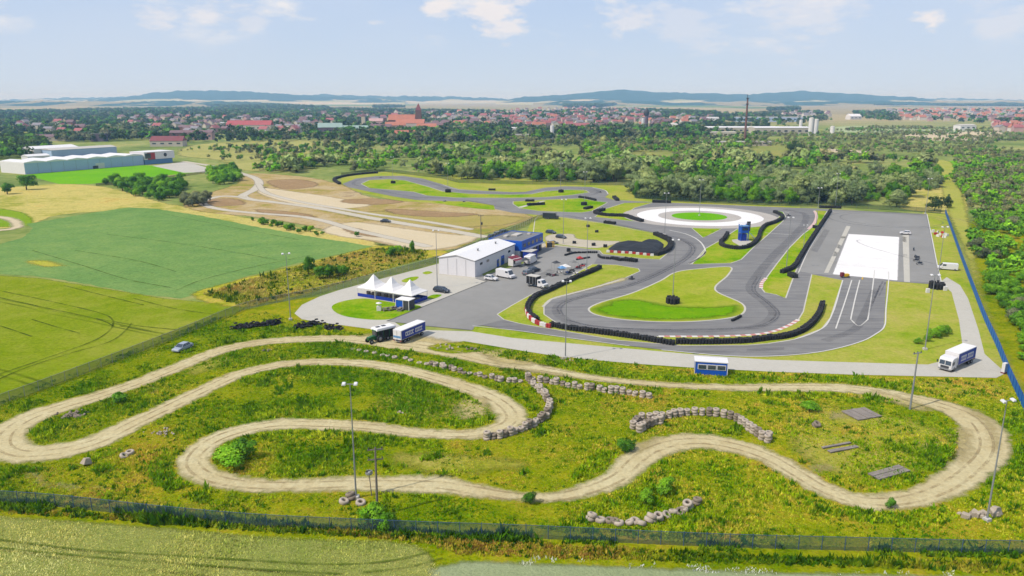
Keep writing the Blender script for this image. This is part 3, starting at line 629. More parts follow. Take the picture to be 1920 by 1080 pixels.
t.l(t.math('MULTIPLY', t.math('SUBTRACT', n_, .42, clamp=True), 3., clamp=True), mx.inputs[0]); t.l(tr.outputs[0], mx.inputs[1]); t.l(t.b.outputs[0], mx.inputs[2]); t.l(mx.outputs[0], t.out.inputs[0])
m_rut = t.done(alb((186, 168, 124)), .95, .05)
zR = zz() + .03
for off, wd in ((-.9, .45), (.8, .4)): ribbon('wheel_rut', tube_rut(off, wd), wd, zR, m_rut, True)
for px in ([(845, 775), (850, 755), (880, 740), (915, 745), (930, 765), (910, 785), (870, 790)], [(1715, 830), (1740, 823), (1775, 827), (1785, 838), (1760, 848), (1725, 843)], [(1545, 775), (1590, 772), (1600, 780), (1560, 790)],
           [(1800, 760), (1850, 775), (1880, 820), (1870, 860), (1840, 800)], [(1780, 800), (1815, 800), (1830, 850), (1800, 880), (1785, 850)], [(30, 878), (60, 872), (85, 900), (110, 910), (100, 920), (60, 905)], [(100, 905), (160, 912), (220, 915), (120, 922)],
           [(265, 722), (290, 716), (295, 730), (285, 745), (275, 735)], [(1640, 730), (1700, 745), (1760, 770), (1720, 772), (1660, 755), (1600, 745)], [(1190, 830), (1215, 820), (1240, 822), (1215, 850), (1195, 860)],
           [(900, 660), (960, 655), (965, 668), (1010, 680), (980, 690), (920, 680)], [(1510, 875), (1560, 870), (1570, 880), (1530, 888)], [(960, 690), (1060, 700), (1100, 716), (1020, 705)]):
    poly_sd_sheet('bare_soil_patch', px, .6, zz(), m_patch, margin=2.)

# tramlines left by the tractor
t = NT('tramline'); tr = t.n('BsdfTransparent'); mx = t.n('MixShader'); n_ = t.noise(t.pos(), .25, 5., .7)
t.l(t.math('MULTIPLY', t.math('SUBTRACT', n_, .3, clamp=True), 2.6, clamp=True), mx.inputs[0]); t.l(tr.outputs[0], mx.inputs[1]); t.l(t.b.outputs[0], mx.inputs[2]); t.l(mx.outputs[0], t.out.inputs[0])
m_tram = t.done(alb((92, 112, 36)), .95, .0)
zT = zz() + .01
for pts in ([(-60, 534), (0, 546), (100, 567), (200, 592), (213, 603)], [(-60, 546), (0, 559), (90, 579), (192, 602), (212, 612)], [(-60, 720), (0, 702), (100, 668), (180, 638), (208, 618), (213, 604)], [(-40, 730), (40, 694), (130, 664), (205, 642), (238, 618), (247, 606)], [(180, 598), (225, 606), (260, 612), (330, 619)], [(225, 612), (310, 628)], [(120, 536), (200, 556), (270, 573)], [(60, 600), (120, 618), (150, 626)], [(-80, 590), (0, 612), (60, 632)], [(250, 560), (330, 580), (400, 590)]):
    line(pts, .42, m_tram, zT, 'tramline')
for pts in ([(-200, 990), (0, 1014), (150, 1032), (300, 1042), (480, 1053), (640, 1060), (740, 1052), (815, 1034)], [(-200, 1004), (0, 1029), (150, 1044), (300, 1056), (480, 1069), (640, 1078)], [(680, 1075), (760, 1066), (830, 1048)]):
    line(pts, .35, m_tram, zT + .004, 'tramline')
for pts in ([(140, 470), (260, 490), (330, 510)], [(200, 440), (300, 452), (420, 470), (520, 488)], [(60, 470), (160, 500), (240, 525), (320, 540)], [(330, 545), (380, 525), (480, 500), (600, 476)], [(300, 400), (400, 420), (560, 450)]):
    line(pts, .35, m_tram, zT + .008, 'tramline')
# joints of the skid pad slabs
for k in range(1, 5):
    a = G(1590, 439).lerp(G(1560, 515), k / 5); b = G(1687, 445).lerp(G(1684, 527), k / 5)
    ribbon('slab_joint', [a, b], .12, zB + .005, m_conc)

# ================================================================ VEGETATION
LK = 1.7
m_leaf = leaf_mat('foliage'); m_blade = leaf_mat('grass blades', False, .3); m_bark = M('bark', (96, 84, 66), .95)
def A3(c): return np.minimum(np.array(alb(c)[:3]) * LK, .7)
def foliage(rg, n, h, r, base, hi, lo, leaf, clumps=9, squat=.5, full=0.):
    """loose leaf-sized triangles gathered in clumps through a crown of height h and radius r"""
    cl = []
    for k in range(clumps):
        a = rg.uniform(0, 6.283); q = rg.uniform(.1, .72) ** .6 * r; z = rg.uniform(squat, .82) * h
        cl.append((q * math.cos(a), q * math.sin(a), z, rg.uniform(.34, .58) * r * (1.1 - .35 * z / h)))
    cl.append((0, 0, h * .62, r * .62)); cl.append((0, 0, h * .86, r * .34)); cl.append((0, 0, h * .4, r * .6))
    cl = np.array(cl); w = cl[:, 3] ** 2; idx = rg.choice(len(cl), n, p=w / w.sum()); C = cl[idx]
    d = rg.normal(size=(n, 3)); d /= np.linalg.norm(d, axis=1)[:, None]; d[:, 2] = np.where(d[:, 2] < -.35, -d[:, 2], d[:, 2])
    rad = C[:, 3] * rg.uniform(.62, 1.12, n)
    P = C[:, :3] + d * rad[:, None] * np.array([1, 1, .85]); P[:, 2] = np.maximum(P[:, 2], .1 * h * rg.uniform(.0, 1, n))
    nn = d + rg.normal(size=(n, 3)) * .4; nn /= np.linalg.norm(nn, axis=1)[:, None]
    a = np.cross(nn, rg.normal(size=(n, 3))); a /= np.linalg.norm(a, axis=1)[:, None]; b = np.cross(nn, a)
    s = leaf * rg.uniform(.6, 1.3, n)[:, None]
    V = np.stack([P + a * s, P - a * s * .5 + b * s * .85, P - a * s * .5 - b * s * .85], 1)
    cv = rg.uniform(0, 1, len(cl))[idx] * .6 + rg.uniform(0, 1, n) * .4
    t = np.clip(cv, 0, 1)[:, None]
    col3 = np.array(lo) * (1 - t) + np.array(hi) * t
    col3 = np.where(rg.uniform(size=(n, 1)) < .25, np.array(base), col3)
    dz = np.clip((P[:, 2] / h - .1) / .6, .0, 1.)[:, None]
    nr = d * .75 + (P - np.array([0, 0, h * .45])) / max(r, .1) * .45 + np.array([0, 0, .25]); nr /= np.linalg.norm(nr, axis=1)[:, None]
    return V, col3 * (.5 + .5 * dz), nr  # crown shade put into the colour: leaves darken towards the bottom
PAL = {  # base, light, dark leaves as seen
    'willow': ((130, 150, 98), (164, 180, 126), (92, 116, 64)),
    'broad': ((76, 130, 34), (114, 166, 50), (44, 88, 26)),
    'lime': ((108, 166, 30), (146, 192, 54), (70, 128, 22)),
    'dark': ((58, 82, 40), (84, 108, 54), (38, 58, 34)),
    'grey': ((112, 122, 86), (142, 150, 108), (84, 96, 68)),
}
def kinds(nm, k): return tuple(A3(c) * .86 for c in PAL[nm])
def tree_proto(name, pal, n, h, r, leaf, seed, squat=.45, clumps=9, trunk=True):
    rg = np.random.default_rng(seed); b, hi, lo = kinds(pal, 0)
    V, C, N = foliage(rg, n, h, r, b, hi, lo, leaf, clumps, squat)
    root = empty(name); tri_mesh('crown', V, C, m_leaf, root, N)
    if trunk:
        m = MB(); m.tube((0, 0, -.1), (0, 0, h * .45), .055 * r + .06, .03 * r + .03, 7)
        for k in range(4):
            a = k * 1.7 + seed; m.tube((0, 0, h * (.25 + .05 * k)), (math.cos(a) * r * .5, math.sin(a) * r * .5, h * .62), .03 * r + .02, .02, 5)
        m.build('trunk', m_bark, root)
    return root
PROTO = {}
for pal in ('willow', 'broad', 'lime', 'grey', 'dark'):
    PROTO[pal] = [tree_proto({'willow': 'willow_tree', 'broad': 'broadleaf_tree', 'lime': 'young_tree', 'grey': 'thorn_shrub', 'dark': 'dark_tree'}[pal], pal, 2400, 9., 3.8, .31, 11 * i + len(pal), .16, 12) for i in range(4 if pal != 'dark' else 3)]
SHR = {}
for pal in ('lime', 'broad', 'grey'):
    SHR[pal] = [tree_proto('shrub', pal, 1700, 4., 2.5, .21, 5 * i + len(pal) + 70, .25, 8) for i in range(4)]
used = set()
def put(src, x, y, s, sz=None, label=None, cat='tree', group=None, name=None):
    k = id(src)
    if k not in used: used.add(k); o = src
    else: o = copy_tree(src)
    o.location = (x, y, 0); o.rotation_euler.z = random.uniform(0, 6.28); o.scale = (s * random.uniform(.92, 1.08), s * random.uniform(.92, 1.08), (sz or s))
    if name: o.name = name
    return T(o, label, cat, group)
def scatter(px, spacing, dens=1., thr=0., nsc=40., seed=0., avoid=None, jit=.45, world=False):
    P = px if world else GL(px)
    xs = [q[0] for q in P]; ys = [q[1] for q in P]
    X, Y = np.meshgrid(np.arange(min(xs), max(xs), spacing), np.arange(min(ys), max(ys), spacing * .9))
    X = X.ravel() + rng.uniform(-jit, jit, X.size) * spacing; Y = Y.ravel() + rng.uniform(-jit, jit, Y.size) * spacing
    k = inside(X, Y, P) & (rng.uniform(size=X.size) < dens)
    if thr: k &= fnoise(X, Y, nsc, seed) > thr
    if avoid is not None: k &= avoid(X, Y)
    return X[k], Y[k]
def in_view(X, Y, m=1.06): return np.abs(X) < Y * CP * 960 / F * m + 12
STUFF = []          # (x, y, size, palette) of what is too far and too many to be single trees
def merged(name, items, label, cat, ntri=70, leafk=.16, nproto=6):
    protos = {}
    Vs, Cs, Ns = [], [], []
    byp = {}
    for x, y, s, pal in items: byp.setdefault(pal, []).append((x, y, s))
    for pal, L in byp.items():
        L = np.array(L); b, hi, lo = kinds(pal, 0)
        for j in range(nproto):
            sub = L[j::nproto]
            if not len(sub): continue
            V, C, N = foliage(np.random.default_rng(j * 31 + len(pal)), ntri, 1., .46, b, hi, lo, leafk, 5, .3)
            th = rng.uniform(0, 6.28, len(sub)); c, s_ = np.cos(th), np.sin(th)
            S = sub[:, 2] * rng.uniform(.8, 1.15, len(sub)); W = S * rng.uniform(.85, 1.35, len(sub))
            x = V[None, :, :, 0] * c[:, None, None] - V[None, :, :, 1] * s_[:, None, None]
            y = V[None, :, :, 0] * s_[:, None, None] + V[None, :, :, 1] * c[:, None, None]
            VV = np.stack([x * W[:, None, None] + sub[:, 0][:, None, None], y * W[:, None, None] + sub[:, 1][:, None, None], np.broadcast_to(V[None, :, :, 2], x.shape) * S[:, None, None]], -1)
            Ns.append(np.stack([N[None, :, 0] * c[:, None] - N[None, :, 1] * s_[:, None], N[None, :, 0] * s_[:, None] + N[None, :, 1] * c[:, None], np.broadcast_to(N[None, :, 2], (len(sub), len(N)))], -1).reshape(-1, 3))
            CC = C[None] * rng.uniform(.72, 1.25, (len(sub), 1, 1)) * (1 + rng.normal(size=(len(sub), 1, 3)) * .05)
            Vs.append(VV.reshape(-1, 3, 3)); Cs.append(CC.reshape(-1, 3))
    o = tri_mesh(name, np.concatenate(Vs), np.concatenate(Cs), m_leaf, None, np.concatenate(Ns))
    return T(o, label, cat, None, 'stuff')

# ---- where the houses of the town stand
ZN = [('left', [(205, 226), (330, 218), (480, 222), (560, 226), (560, 252), (400, 256), (290, 250)], 62, ('brown', 'brown', 'red', 'grey', 'grey')), ('far left', [(30, 236), (130, 232), (160, 240), (150, 256), (40, 252)], 14, ('red', 'brown', 'grey')), ('left centre', [(560, 210), (760, 214), (780, 226), (560, 238)], 36, ('brown', 'red', 'grey')),
      ('centre', [(800, 212), (980, 210), (980, 236), (810, 240)], 66, ('red', 'orange', 'grey', 'brown', 'brown')), ('right centre', [(960, 208), (1110, 203), (1200, 206), (1210, 228), (1090, 240), (960, 240)], 150, ('red', 'grey', 'orange', 'brown', 'grey', 'red')), ('chimney side', [(1200, 212), (1330, 220), (1340, 234), (1200, 240)], 34, ('orange', 'brown', 'grey')),
      ('far right', [(1660, 210), (1780, 206), (1930, 204), (1930, 226), (1700, 228)], 105, ('orange', 'brown', 'orange', 'grey')), ('right edge', [(1830, 232), (1935, 234), (1935, 248), (1870, 248)], 22, ('red', 'orange', 'grey')), ('factory side', [(1460, 212), (1560, 214), (1560, 222), (1460, 222)], 10, ('grey', 'brown'))]
HS = []
for zn, P, n, cs in ZN:
    k = 0; tries = 0; acc = []
    while k < n and tries < 6000:
        tries += 1; x = random.uniform(min(p[0] for p in P), max(p[0] for p in P)); y = random.uniform(min(p[1] for p in P), max(p[1] for p in P))
        if not inside(np.array([x]), np.array([y]), P)[0]: continue
        if any(abs(x - a) < 6.5 and abs(y - b) < 2.6 for a, b in acc): continue
        acc.append((x, y)); q = G(x, y); HS.append((q.y, q.x, zn, random.choice(cs))); k += 1
# ---- the wood behind the circuit
wood = [(470, 326), (500, 308), (560, 298), (640, 288), (700, 282), (820, 280), (960, 276), (1100, 272), (1250, 270), (1440, 276), (1500, 284), (1640, 296), (1745, 312), (1765, 345), (1748, 362), (1725, 352), (1700, 376), (1686, 382), (1640, 388), (1500, 384), (1400, 382), (1290, 378), (1205, 372), (1183, 362), (1178, 344), (1080, 342), (1000, 340), (900, 337), (838, 336), (800, 326), (740, 318), (690, 322), (640, 322), (600, 322), (560, 326)]
X, Y = scatter(wood, 5.4, 1., .3, 30., 2.)
k = in_view(X, Y) & (fnoise(X, Y, 26., 55.) > np.clip(.375 + (Y - 420) / 950, .35, .60)); X, Y = X[k], Y[k]
wn_ = fnoise(X, Y, 30., 9.); gn_ = fnoise(X, Y, 60., 21.)
trees = []
for x, y, a, g in zip(X, Y, wn_, gn_):
    u = random.random()
    if a > .56: pal = 'willow' if u < .8 else 'lime'
    elif a > .40: pal = 'lime' if u < .55 else 'broad'
    else: pal = 'broad' if u < .7 else ('lime' if u < .85 else 'grey')
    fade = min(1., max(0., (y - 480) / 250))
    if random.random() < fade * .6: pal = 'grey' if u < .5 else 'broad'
    s = (.36 + .72 * g + random.uniform(-.22, .3)) * (1.3 if pal == 'willow' else .9)
    if random.random() < .05: s *= 1.4
    if random.random() < .28: s *= .5
    trees.append((y, x, s, pal))
trees.sort()
cnt = {'willow': 0, 'lime': 0, 'broad': 0, 'grey': 0}
LIM = {'willow': 230, 'lime': 230, 'broad': 230, 'grey': 60}
TXT = {'willow': ('silvery grey green willow in the wood behind the race circuit', 'silvery willows in the wood behind the circuit'),
       'lime': ('bright green young tree in the wood behind the race circuit', 'bright green trees in the wood behind the circuit'),
       'broad': ('deep green broadleaf tree in the wood behind the race circuit', 'deep green trees in the wood behind the circuit'),
       'grey': ('dull grey green thorn shrub in the wood behind the race circuit', 'grey green shrubs in the wood behind the circuit')}
for y, x, s, pal in trees:
    if cnt[pal] < LIM[pal]:
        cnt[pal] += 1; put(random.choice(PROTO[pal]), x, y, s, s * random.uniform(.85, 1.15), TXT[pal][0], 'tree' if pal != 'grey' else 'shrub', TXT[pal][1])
    else: STUFF.append((x, y, s * 9, pal))
# ---- scattered scrub, right middle distance and left middle distance
for px, sp_, dens, thr, sc_, pals, seed in (
    ([(1440, 240), (1960, 240), (2000, 330), (1760, 312), (1500, 284), (1420, 270)], 8, .8, .52, 60., ('grey', 'grey', 'broad', 'willow', 'grey'), 4.),
    ([(1785, 300), (2000, 300), (2020, 345), (1800, 345)], 6, .9, .48, 40., ('grey', 'grey', 'broad', 'lime'), 4.5),
    ([(880, 255), (1440, 252), (1440, 274), (880, 278)], 10, .95, .36, 50., ('grey', 'broad', 'grey', 'dark', 'willow'), 5.),
    ([(380, 262), (880, 255), (900, 280), (500, 300), (480, 290), (380, 272)], 10, .75, .5, 60., ('grey', 'broad', 'dark'), 6.),
    ([(325, 285), (400, 275), (560, 300), (460, 318), (380, 300)], 8, .5, .52, 40., ('grey', 'broad'), 7.),
    ([(-60, 268), (40, 262), (95, 272), (80, 292), (20, 300), (-60, 305)], 8, .95, 0, 40., ('dark', 'dark', 'broad'), 8.)):
    X, Y = scatter(px, sp_, dens, thr, sc_, seed); k = in_view(X, Y)
    for x, y in zip(X[k], Y[k]): STUFF.append((x, y, random.uniform(2.6, 6.) * (1.9 if 'dark' == pals[0] else 1.25 if 'dark' in pals else 1), random.choice(pals)))
# ---- trees all through the town
HXY = np.array([(h_[1], h_[0]) for h_ in HS])
def clear_view(X, Y):
    ok = np.ones(len(X), bool)
    for hx, hy in HXY: ok &= ~((np.abs(X - hx * Y / hy) < 9 + hy * .002) & (Y < hy + 8) & (Y > hy - 40 - hy * .03))
    return ok
TOWN_PX = [(-80, 214), (200, 207), (480, 202), (700, 207), (960, 212), (1180, 206), (1340, 213), (1440, 218), (1440, 250), (1200, 256), (880, 258), (640, 264), (420, 268), (200, 270), (60, 270), (-80, 280)]
X, Y = scatter(TOWN_PX, 15, .7, .44, 90., 12.); k = in_view(X, Y) & clear_view(X, Y)
town_trees = [(x, y, random.uniform(6.5, 12) * (1 + (y > 2000) * .2), random.choice(('dark', 'dark', 'dark', 'broad', 'grey'))) for x, y in zip(X[k], Y[k])]
for px, sp_, dens in (([(100, 248), (320, 240), (330, 262), (110, 268)], 11, .9), ([(420, 208), (700, 208), (720, 228), (560, 236), (420, 220)], 18, .8), ([(990, 248), (1330, 244), (1330, 262), (1000, 264)], 12, .85), ([(640, 252), (960, 250), (960, 270), (640, 272)], 10, .9), ([(820, 232), (960, 232), (960, 255), (840, 252)], 14, .9),
                      ([(1600, 212), (1700, 208), (1800, 214), (1800, 226), (1660, 228), (1600, 222)], 20, .7), ([(1400, 214), (1540, 210), (1560, 228), (1450, 240), (1400, 228)], 22, .5), ([(1780, 208), (1960, 206), (1960, 236), (1800, 232)], 22, .5)):
    X, Y = scatter(px, sp_, dens); k = in_view(X, Y) & clear_view(X, Y)
    X, Y = X[k], Y[k]; k = slice(None)
    town_trees += [(x, y, random.uniform(7, 13), random.choice(('dark', 'dark', 'broad', 'grey'))) for x, y in zip(X[k], Y[k])]
# ---- far woods and hedges in the fields: one band each
far_trees = []
for px, dens, hgt in (([(570, 192), (600, 187), (700, 188), (704, 192.5)], 1., 26), ([(810, 192), (850, 188), (930, 188), (900, 193)], .9, 26), ([(1055, 198), (1080, 192), (1180, 190), (1180, 194), (1120, 203), (1060, 203)], .9, 20), ([(1396, 196), (1410, 191), (1430, 193), (1428, 196)], 1., 24),
                      ([(380, 198), (400, 192), (470, 195), (520, 199), (620, 206), (440, 206)], .8, 18), ([(230, 194), (330, 193), (330, 195), (230, 196)], .8, 14), ([(1620, 195), (1700, 193), (1700, 198), (1640, 198)], .5, 14), ([(1440, 206), (1500, 204), (1500, 207), (1440, 209)], .6, 14), ([(1680, 192), (1690, 190), (1800, 192), (1920, 194), (1920, 200), (1760, 199)], .45, 16),
                      ([(1230, 212), (1340, 218), (1300, 221), (1230, 216)], 1., 14), ([(-30, 195), (90, 196), (90, 198), (-30, 198)], .6, 14), ([(700, 200), (740, 199), (760, 202), (700, 203)], .5, 14)):
    X, Y = scatter(px, hgt * .95, dens)
    far_trees += [(x, y, hgt * random.uniform(.8, 1.1), 'dark') for x, y in zip(X, Y)]
# ---- bushland beyond the blue fence
BF = GL([(1772, 400), (1786, 440), (1802, 486), (1822, 540), (1845, 600), (1870, 655), (1890, 705), (1905, 738), (1925, 780), (1960, 850)])
bush = [(1772, 340), (1790, 322), (1880, 322), (2000, 330), (2100, 400), (2250, 560), (2300, 800), (2100, 1000), (1950, 830), (1915, 745), (1880, 665), (1846, 585), (1826, 520), (1815, 460), (1812, 400)]
ride = GL([(1766, 320), (1800, 370), (1812, 405), (1818, 440)])
def off_fence(X, Y): return (seg_dist(X, Y, BF, False) > 2.6 + 4 * fnoise(X, Y, 12., 3.)) & (seg_dist(X, Y, ride, False) > 2.)
X, Y = scatter(bush, 2.9, .95, .33, 13., 31., off_fence); k = in_view(X, Y); o_ = np.argsort(Y[k]); X, Y = X[k][o_], Y[k][o_]
gb = fnoise(X, Y, 22., 41.); i_ = 0; cb = {'lime': 0, 'broad': 0, 'grey': 0}
for x, y, g in zip(X, Y, gb):
    pal = 'lime' if g < .5 else ('broad' if g < .62 else random.choice(('lime', 'grey')))
    if random.random() < .15: pal = 'broad'
    s = random.uniform(.4, .85) * (1. if y > 150 else .8) * (.7 + .7 * g) * (1.5 if random.random() < .12 else 1.)
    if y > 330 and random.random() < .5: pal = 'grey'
    if cb[pal] < {'lime': 110, 'broad': 50, 'grey': 30}[pal]:
        cb[pal] += 1
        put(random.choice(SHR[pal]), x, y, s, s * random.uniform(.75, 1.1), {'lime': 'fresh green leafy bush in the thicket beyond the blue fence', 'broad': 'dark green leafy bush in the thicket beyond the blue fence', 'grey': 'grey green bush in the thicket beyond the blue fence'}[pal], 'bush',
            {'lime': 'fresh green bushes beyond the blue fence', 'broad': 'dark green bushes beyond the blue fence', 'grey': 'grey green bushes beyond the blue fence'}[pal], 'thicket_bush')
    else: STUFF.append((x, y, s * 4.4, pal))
# ---- bushes near the factory lawn and along the yard
for px, sp_, dens, grp, lab, pals in (([(190, 343), (340, 338), (350, 352), (330, 372), (300, 378), (250, 368), (200, 350)], 5., .7, 'bushes between factory lawn and green crop', 'green bush in the belt below the factory lawn', ('broad', 'broad', 'lime')),
                            ([(395, 322), (445, 318), (450, 340), (420, 350), (398, 344)], 5., .8, 'bushes beside the gravel road bend', 'green bush beside the bend of the gravel road', ('broad', 'lime')),
                            ([(340, 378), (385, 374), (390, 386), (345, 390)], 4., .8, 'grey bushes above the green crop', 'grey green bush at the top edge of the green crop', ('grey',))):
    X, Y = scatter(px, sp_, dens)
    for x, y in zip(X, Y): s = random.uniform(.8, 1.5); put(random.choice(SHR[random.choice(pals)]), x, y, s, s, lab, 'bush', grp, 'bush')
def one(px, py, src, s, label, cat='bush', sz=None): p_ = G(px, py); return put(src, p_.x, p_.y, s, sz, label, cat)
one(1681, 388, PROTO['willow'][0], 1.25, 'large round silvery willow standing alone by the rear fence', 'tree', .95)
one(1752, 396, PROTO['dark'][0], .95, 'compact dark green tree in the dry grass behind the skid pad', 'tree', .8)
one(1776, 390, PROTO['dark'][1], .5, 'thin dark tree beside the start of the blue fence', 'tree', .75)
one(1188 + 6, 370, PROTO['broad'][1], .6, 'narrow dark tree at the left corner of the rear wood', 'tree', 1.)
one(1487, 296, PROTO['dark'][2], 2., 'tall dark tree above the wood near the sandy clearing', 'tree', 1.7)
one(50, 356, SHR['broad'][0], 2., 'wide dark bush left of the factory lawn corner'); one(14, 364, SHR['broad'][1], 1.5, 'dark bush at the left picture edge below the factory')
one(578, 516, SHR['broad'][2], .8, 'upright green bush left of the bramble clump behind the diagonal fence', sz=1.35)
for i, (a, b, s) in enumerate(((600, 524, .9), (618, 522, 1.), (636, 518, .8), (650, 513, .5))): one(a, b, SHR['broad'][i], s, ('first', 'second', 'third', 'last')[i] + ' dark bramble clump from the left behind the diagonal fence')
one(735, 482, SHR['broad'][0], .8, 'dark bush on the bank left of the pointed shrub'); one(750, 476, SHR['lime'][1], .7, 'light bush on the bank left of the pointed shrub'); one(774, 478, SHR['broad'][1], .5, 'small pointed shrub standing by the sandy yard', sz=1.2)
one(668, 444, SHR['broad'][2], .5, 'single small bush between green crop and yard'); 
for i, (a, b) in enumerate(((498, 422), (520, 426), (545, 430), (572, 434))): one(a, b, SHR['broad'][i], .55, 'low hedge bush along the upper edge of the green crop').__setitem__('group', 'low hedge bushes above the crop')
X, Y = scatter([(455, 408), (500, 417), (560, 430), (610, 440), (604, 446), (550, 436), (495, 424), (452, 413)], 3.2, .75)
for x, y in zip(X, Y): s = random.uniform(.3, .62); put(random.choice(SHR['broad' if random.random() < .6 else 'lime']), x, y, s, s, 'low hedge shrub in the strip along the upper right edge of the green crop', 'bush', 'hedge shrubs above the crop', 'hedge_shrub')
one(437, 868, SHR['lime'][2], 1.3, 'big round green bush inside the dirt track hairpin', sz=.55); one(458, 862, SHR['broad'][1], .8, 'darker bush touching the big round bush in the hairpin')
for i, (a, b, s) in enumerate(((1722, 645, .35), (1738, 640, .4), (1750, 634, .55), (1762, 630, .6), (1774, 626, .5))): one(a, b, SHR['lime'][i % 4], s, 'low green shrub in the row by the access road corner').__setitem__('group', 'low shrubs in the corner of the circuit grass')
one(703, 985, SHR['lime'][3], .75, 'leafy bush wrapped round the foot of the wooden pole'); one(722, 992, SHR['lime'][0], .55, 'light leafy bush right of the wooden pole')
one(995, 945, SHR['broad'][3], .4, 'small dark bush below the lower dirt track'); one(1208, 944, SHR['lime'][1], .45, 'small fresh green bush right of the lower dirt track'); one(1246, 926, SHR['lime'][2], .55, 'fresh green bush left of the piled pale tyres')
one(1519, 769, SHR['lime'][0], .7, 'bright green tall weed clump inside the right loop', 'plant', .4); one(1670, 952, SHR['broad'][0], .3, 'tiny dark bush under the lowest bend of the dirt track')
one(225, 757, SHR['broad'][1], .7, 'green bush between the two left dirt lanes', sz=.5); one(1178, 845, SHR['broad'][2], .7, 'dark weeds where the dirt track turns uphill', 'plant', .4)
merged('woodland', STUFF, 'dense mass of green and silvery trees and scrub stretching back from the circuit', 'woodland', 100, .125)
merged('town_trees', town_trees, 'dark green trees growing all through the distant town', 'trees', 56, .17)
merged('distant_woodland', far_trees, 'small bluish woods and hedges in the pale fields beyond the town', 'woodland', 26, .26)

# ---- grass and weeds: loose blades in tufts
def tufts(name, P, spacing, hmin, hmax, wid, pal, label, seed, blades=5, avoid=None, dens=1., bigp=.04):
    X, Y = scatter(P, spacing, dens, 0, 1, 0, avoid, .5, True); k = in_view(X, Y) & (Y > 62); X, Y = X[k], Y[k]; n = len(X)
    f = .5 * fnoise(X, Y, 26., seed) + .32 * fnoise(X, Y, 6., seed + 5) + .18 * rng.uniform(size=n)
    pc_ = np.array([A3(c) for c in pal]); t = np.clip((f - .3) / .42, 0, .999) * (len(pal) - 1); i = t.astype(int); fr = (t - i)[:, None]
    base = pc_[i] * (1 - fr) + pc_[np.minimum(i + 1, len(pal) - 1)] * fr
    hf = fnoise(X, Y, 9., seed + 11)
    H = hmin + (hmax - hmin) * np.clip((hf - .3) * 2, 0, 1) * rng.uniform(.5, 1.2, n) * np.where(f < .45, 1.1, .85)
    big = rng.uniform(size=n) < bigp; H = np.where(big, H * 1.7, H); base = np.where(big[:, None], pc_[0] * .8, base)
    X, Y, H, base = (np.repeat(v, blades, axis=0) for v in (X, Y, H, base)); m = len(X)
    a = rng.uniform(0, 6.283, m); H = H * rng.uniform(.6, 1.2, m); W = wid * rng.uniform(.6, 1.5, m) * (1 + H)
    ox, oy = rng.normal(size=m) * spacing * .35, rng.normal(size=m) * spacing * .35
    lx, ly = rng.normal(size=m) * H * .35, rng.normal(size=m) * H * .35
    bx, by = X + ox, Y + oy
    V = np.stack([np.stack([bx + np.cos(a) * W, by + np.sin(a) * W, np.zeros(m)], 1), np.stack([bx - np.cos(a) * W, by - np.sin(a) * W, np.zeros(m)], 1), np.stack([bx + lx, by + ly, H], 1)], 1)
    C = base * rng.uniform(.7, 1.3, (m, 1))
    return T(tri_mesh(name, V, C, m_blade), label, 'grass', None, 'stuff')
mead_w = GL([(-420, 850), (-60, 780), (60, 730), (260, 652), (400, 598), (500, 585), (600, 612), (700, 632), (960, 660), (1300, 695), (1700, 709), (1880, 712), (1905, 742), (1960, 860), (2080, 1042), (1400, 1026), (1000, 994), (500, 970), (0, 942)])
def no_dirt(X, Y): return dirt_fn(X, Y) < -.15 + .5 * (rng.uniform(size=X.shape) - .5)
GP = [(86, 134, 2), (110, 148, 4), (136, 162, 10), (168, 178, 34), (194, 180, 66), (190, 160, 68)]
tufts('meadow_grass', mead_w, .5, .10, .6, .085, GP, 'uneven green and straw coloured weeds covering the ground round the dirt track', 3., 9, no_dirt, 1., .07)
verge_w = GL([(-200, 935), (0, 950), (400, 978), (800, 1006), (1100, 1026), (1500, 1046), (2080, 1062), (2100, 1090), (1700, 1066), (1400, 1058), (1000, 1046), (860, 1040), (800, 1020), (620, 1000), (400, 988), (0, 962), (-200, 950)])
tufts('verge_weeds', verge_w, .36, .15, .8, .09, [(76, 118, 6), (116, 146, 10), (156, 166, 24), (190, 172, 60), (186, 146, 66)], 'tall yellow green weeds in the strip between fence and crop', 8., 6, None, 1., .1)
tufts('wheat_ears', GL([(-300, 956), (0, 970), (480, 1006), (720, 1014), (800, 1026), (830, 1090), (-300, 1100)]), .34, .15, .4, .05, [(146, 166, 76), (176, 184, 100), (202, 200, 126), (220, 212, 146)], 'pale green and straw ears of the crop in the lower left corner', 15., 5, None, 1., 0.)
bank_w = GL([(380, 552), (540, 505), (640, 480), (700, 466), (800, 470), (800, 484), (700, 512), (600, 543), (460, 576)])
tufts('bank_weeds', bank_w, .8, .25, 1., .18, [(84, 118, 14), (124, 146, 22), (176, 174, 52), (214, 186, 96), (206, 168, 82)], 'tall straw and green weeds on the bank behind the diagonal fence', 19., 6, None, .9, .08)
fz = GL([(-200, 920), (0, 936), (300, 962), (600, 984), (800, 995), (1100, 1008), (1400, 1020), (1700, 1028), (2080, 1036), (2080, 1050), (1700, 1044), (1400, 1036), (1100, 1022), (800, 1010), (600, 1004), (300, 984), (0, 958), (-200, 944)])
tufts('fence_weeds', fz, .42, .4, 1.2, .13, [(60, 102, 12), (84, 122, 16), (116, 142, 22), (160, 164, 44)], 'tall dark green growth along both sides of the bottom fence', 44., 7, lambda X, Y: fnoise(X, Y, 5., 91.) > .46, 1., .1)
edge_w = mead_w
def near_dirt(X, Y):
    d = dirt_fn(X, Y); return (d < -.3) & (d > -3.2) & (fnoise(X, Y, 10., 63.) > .58)
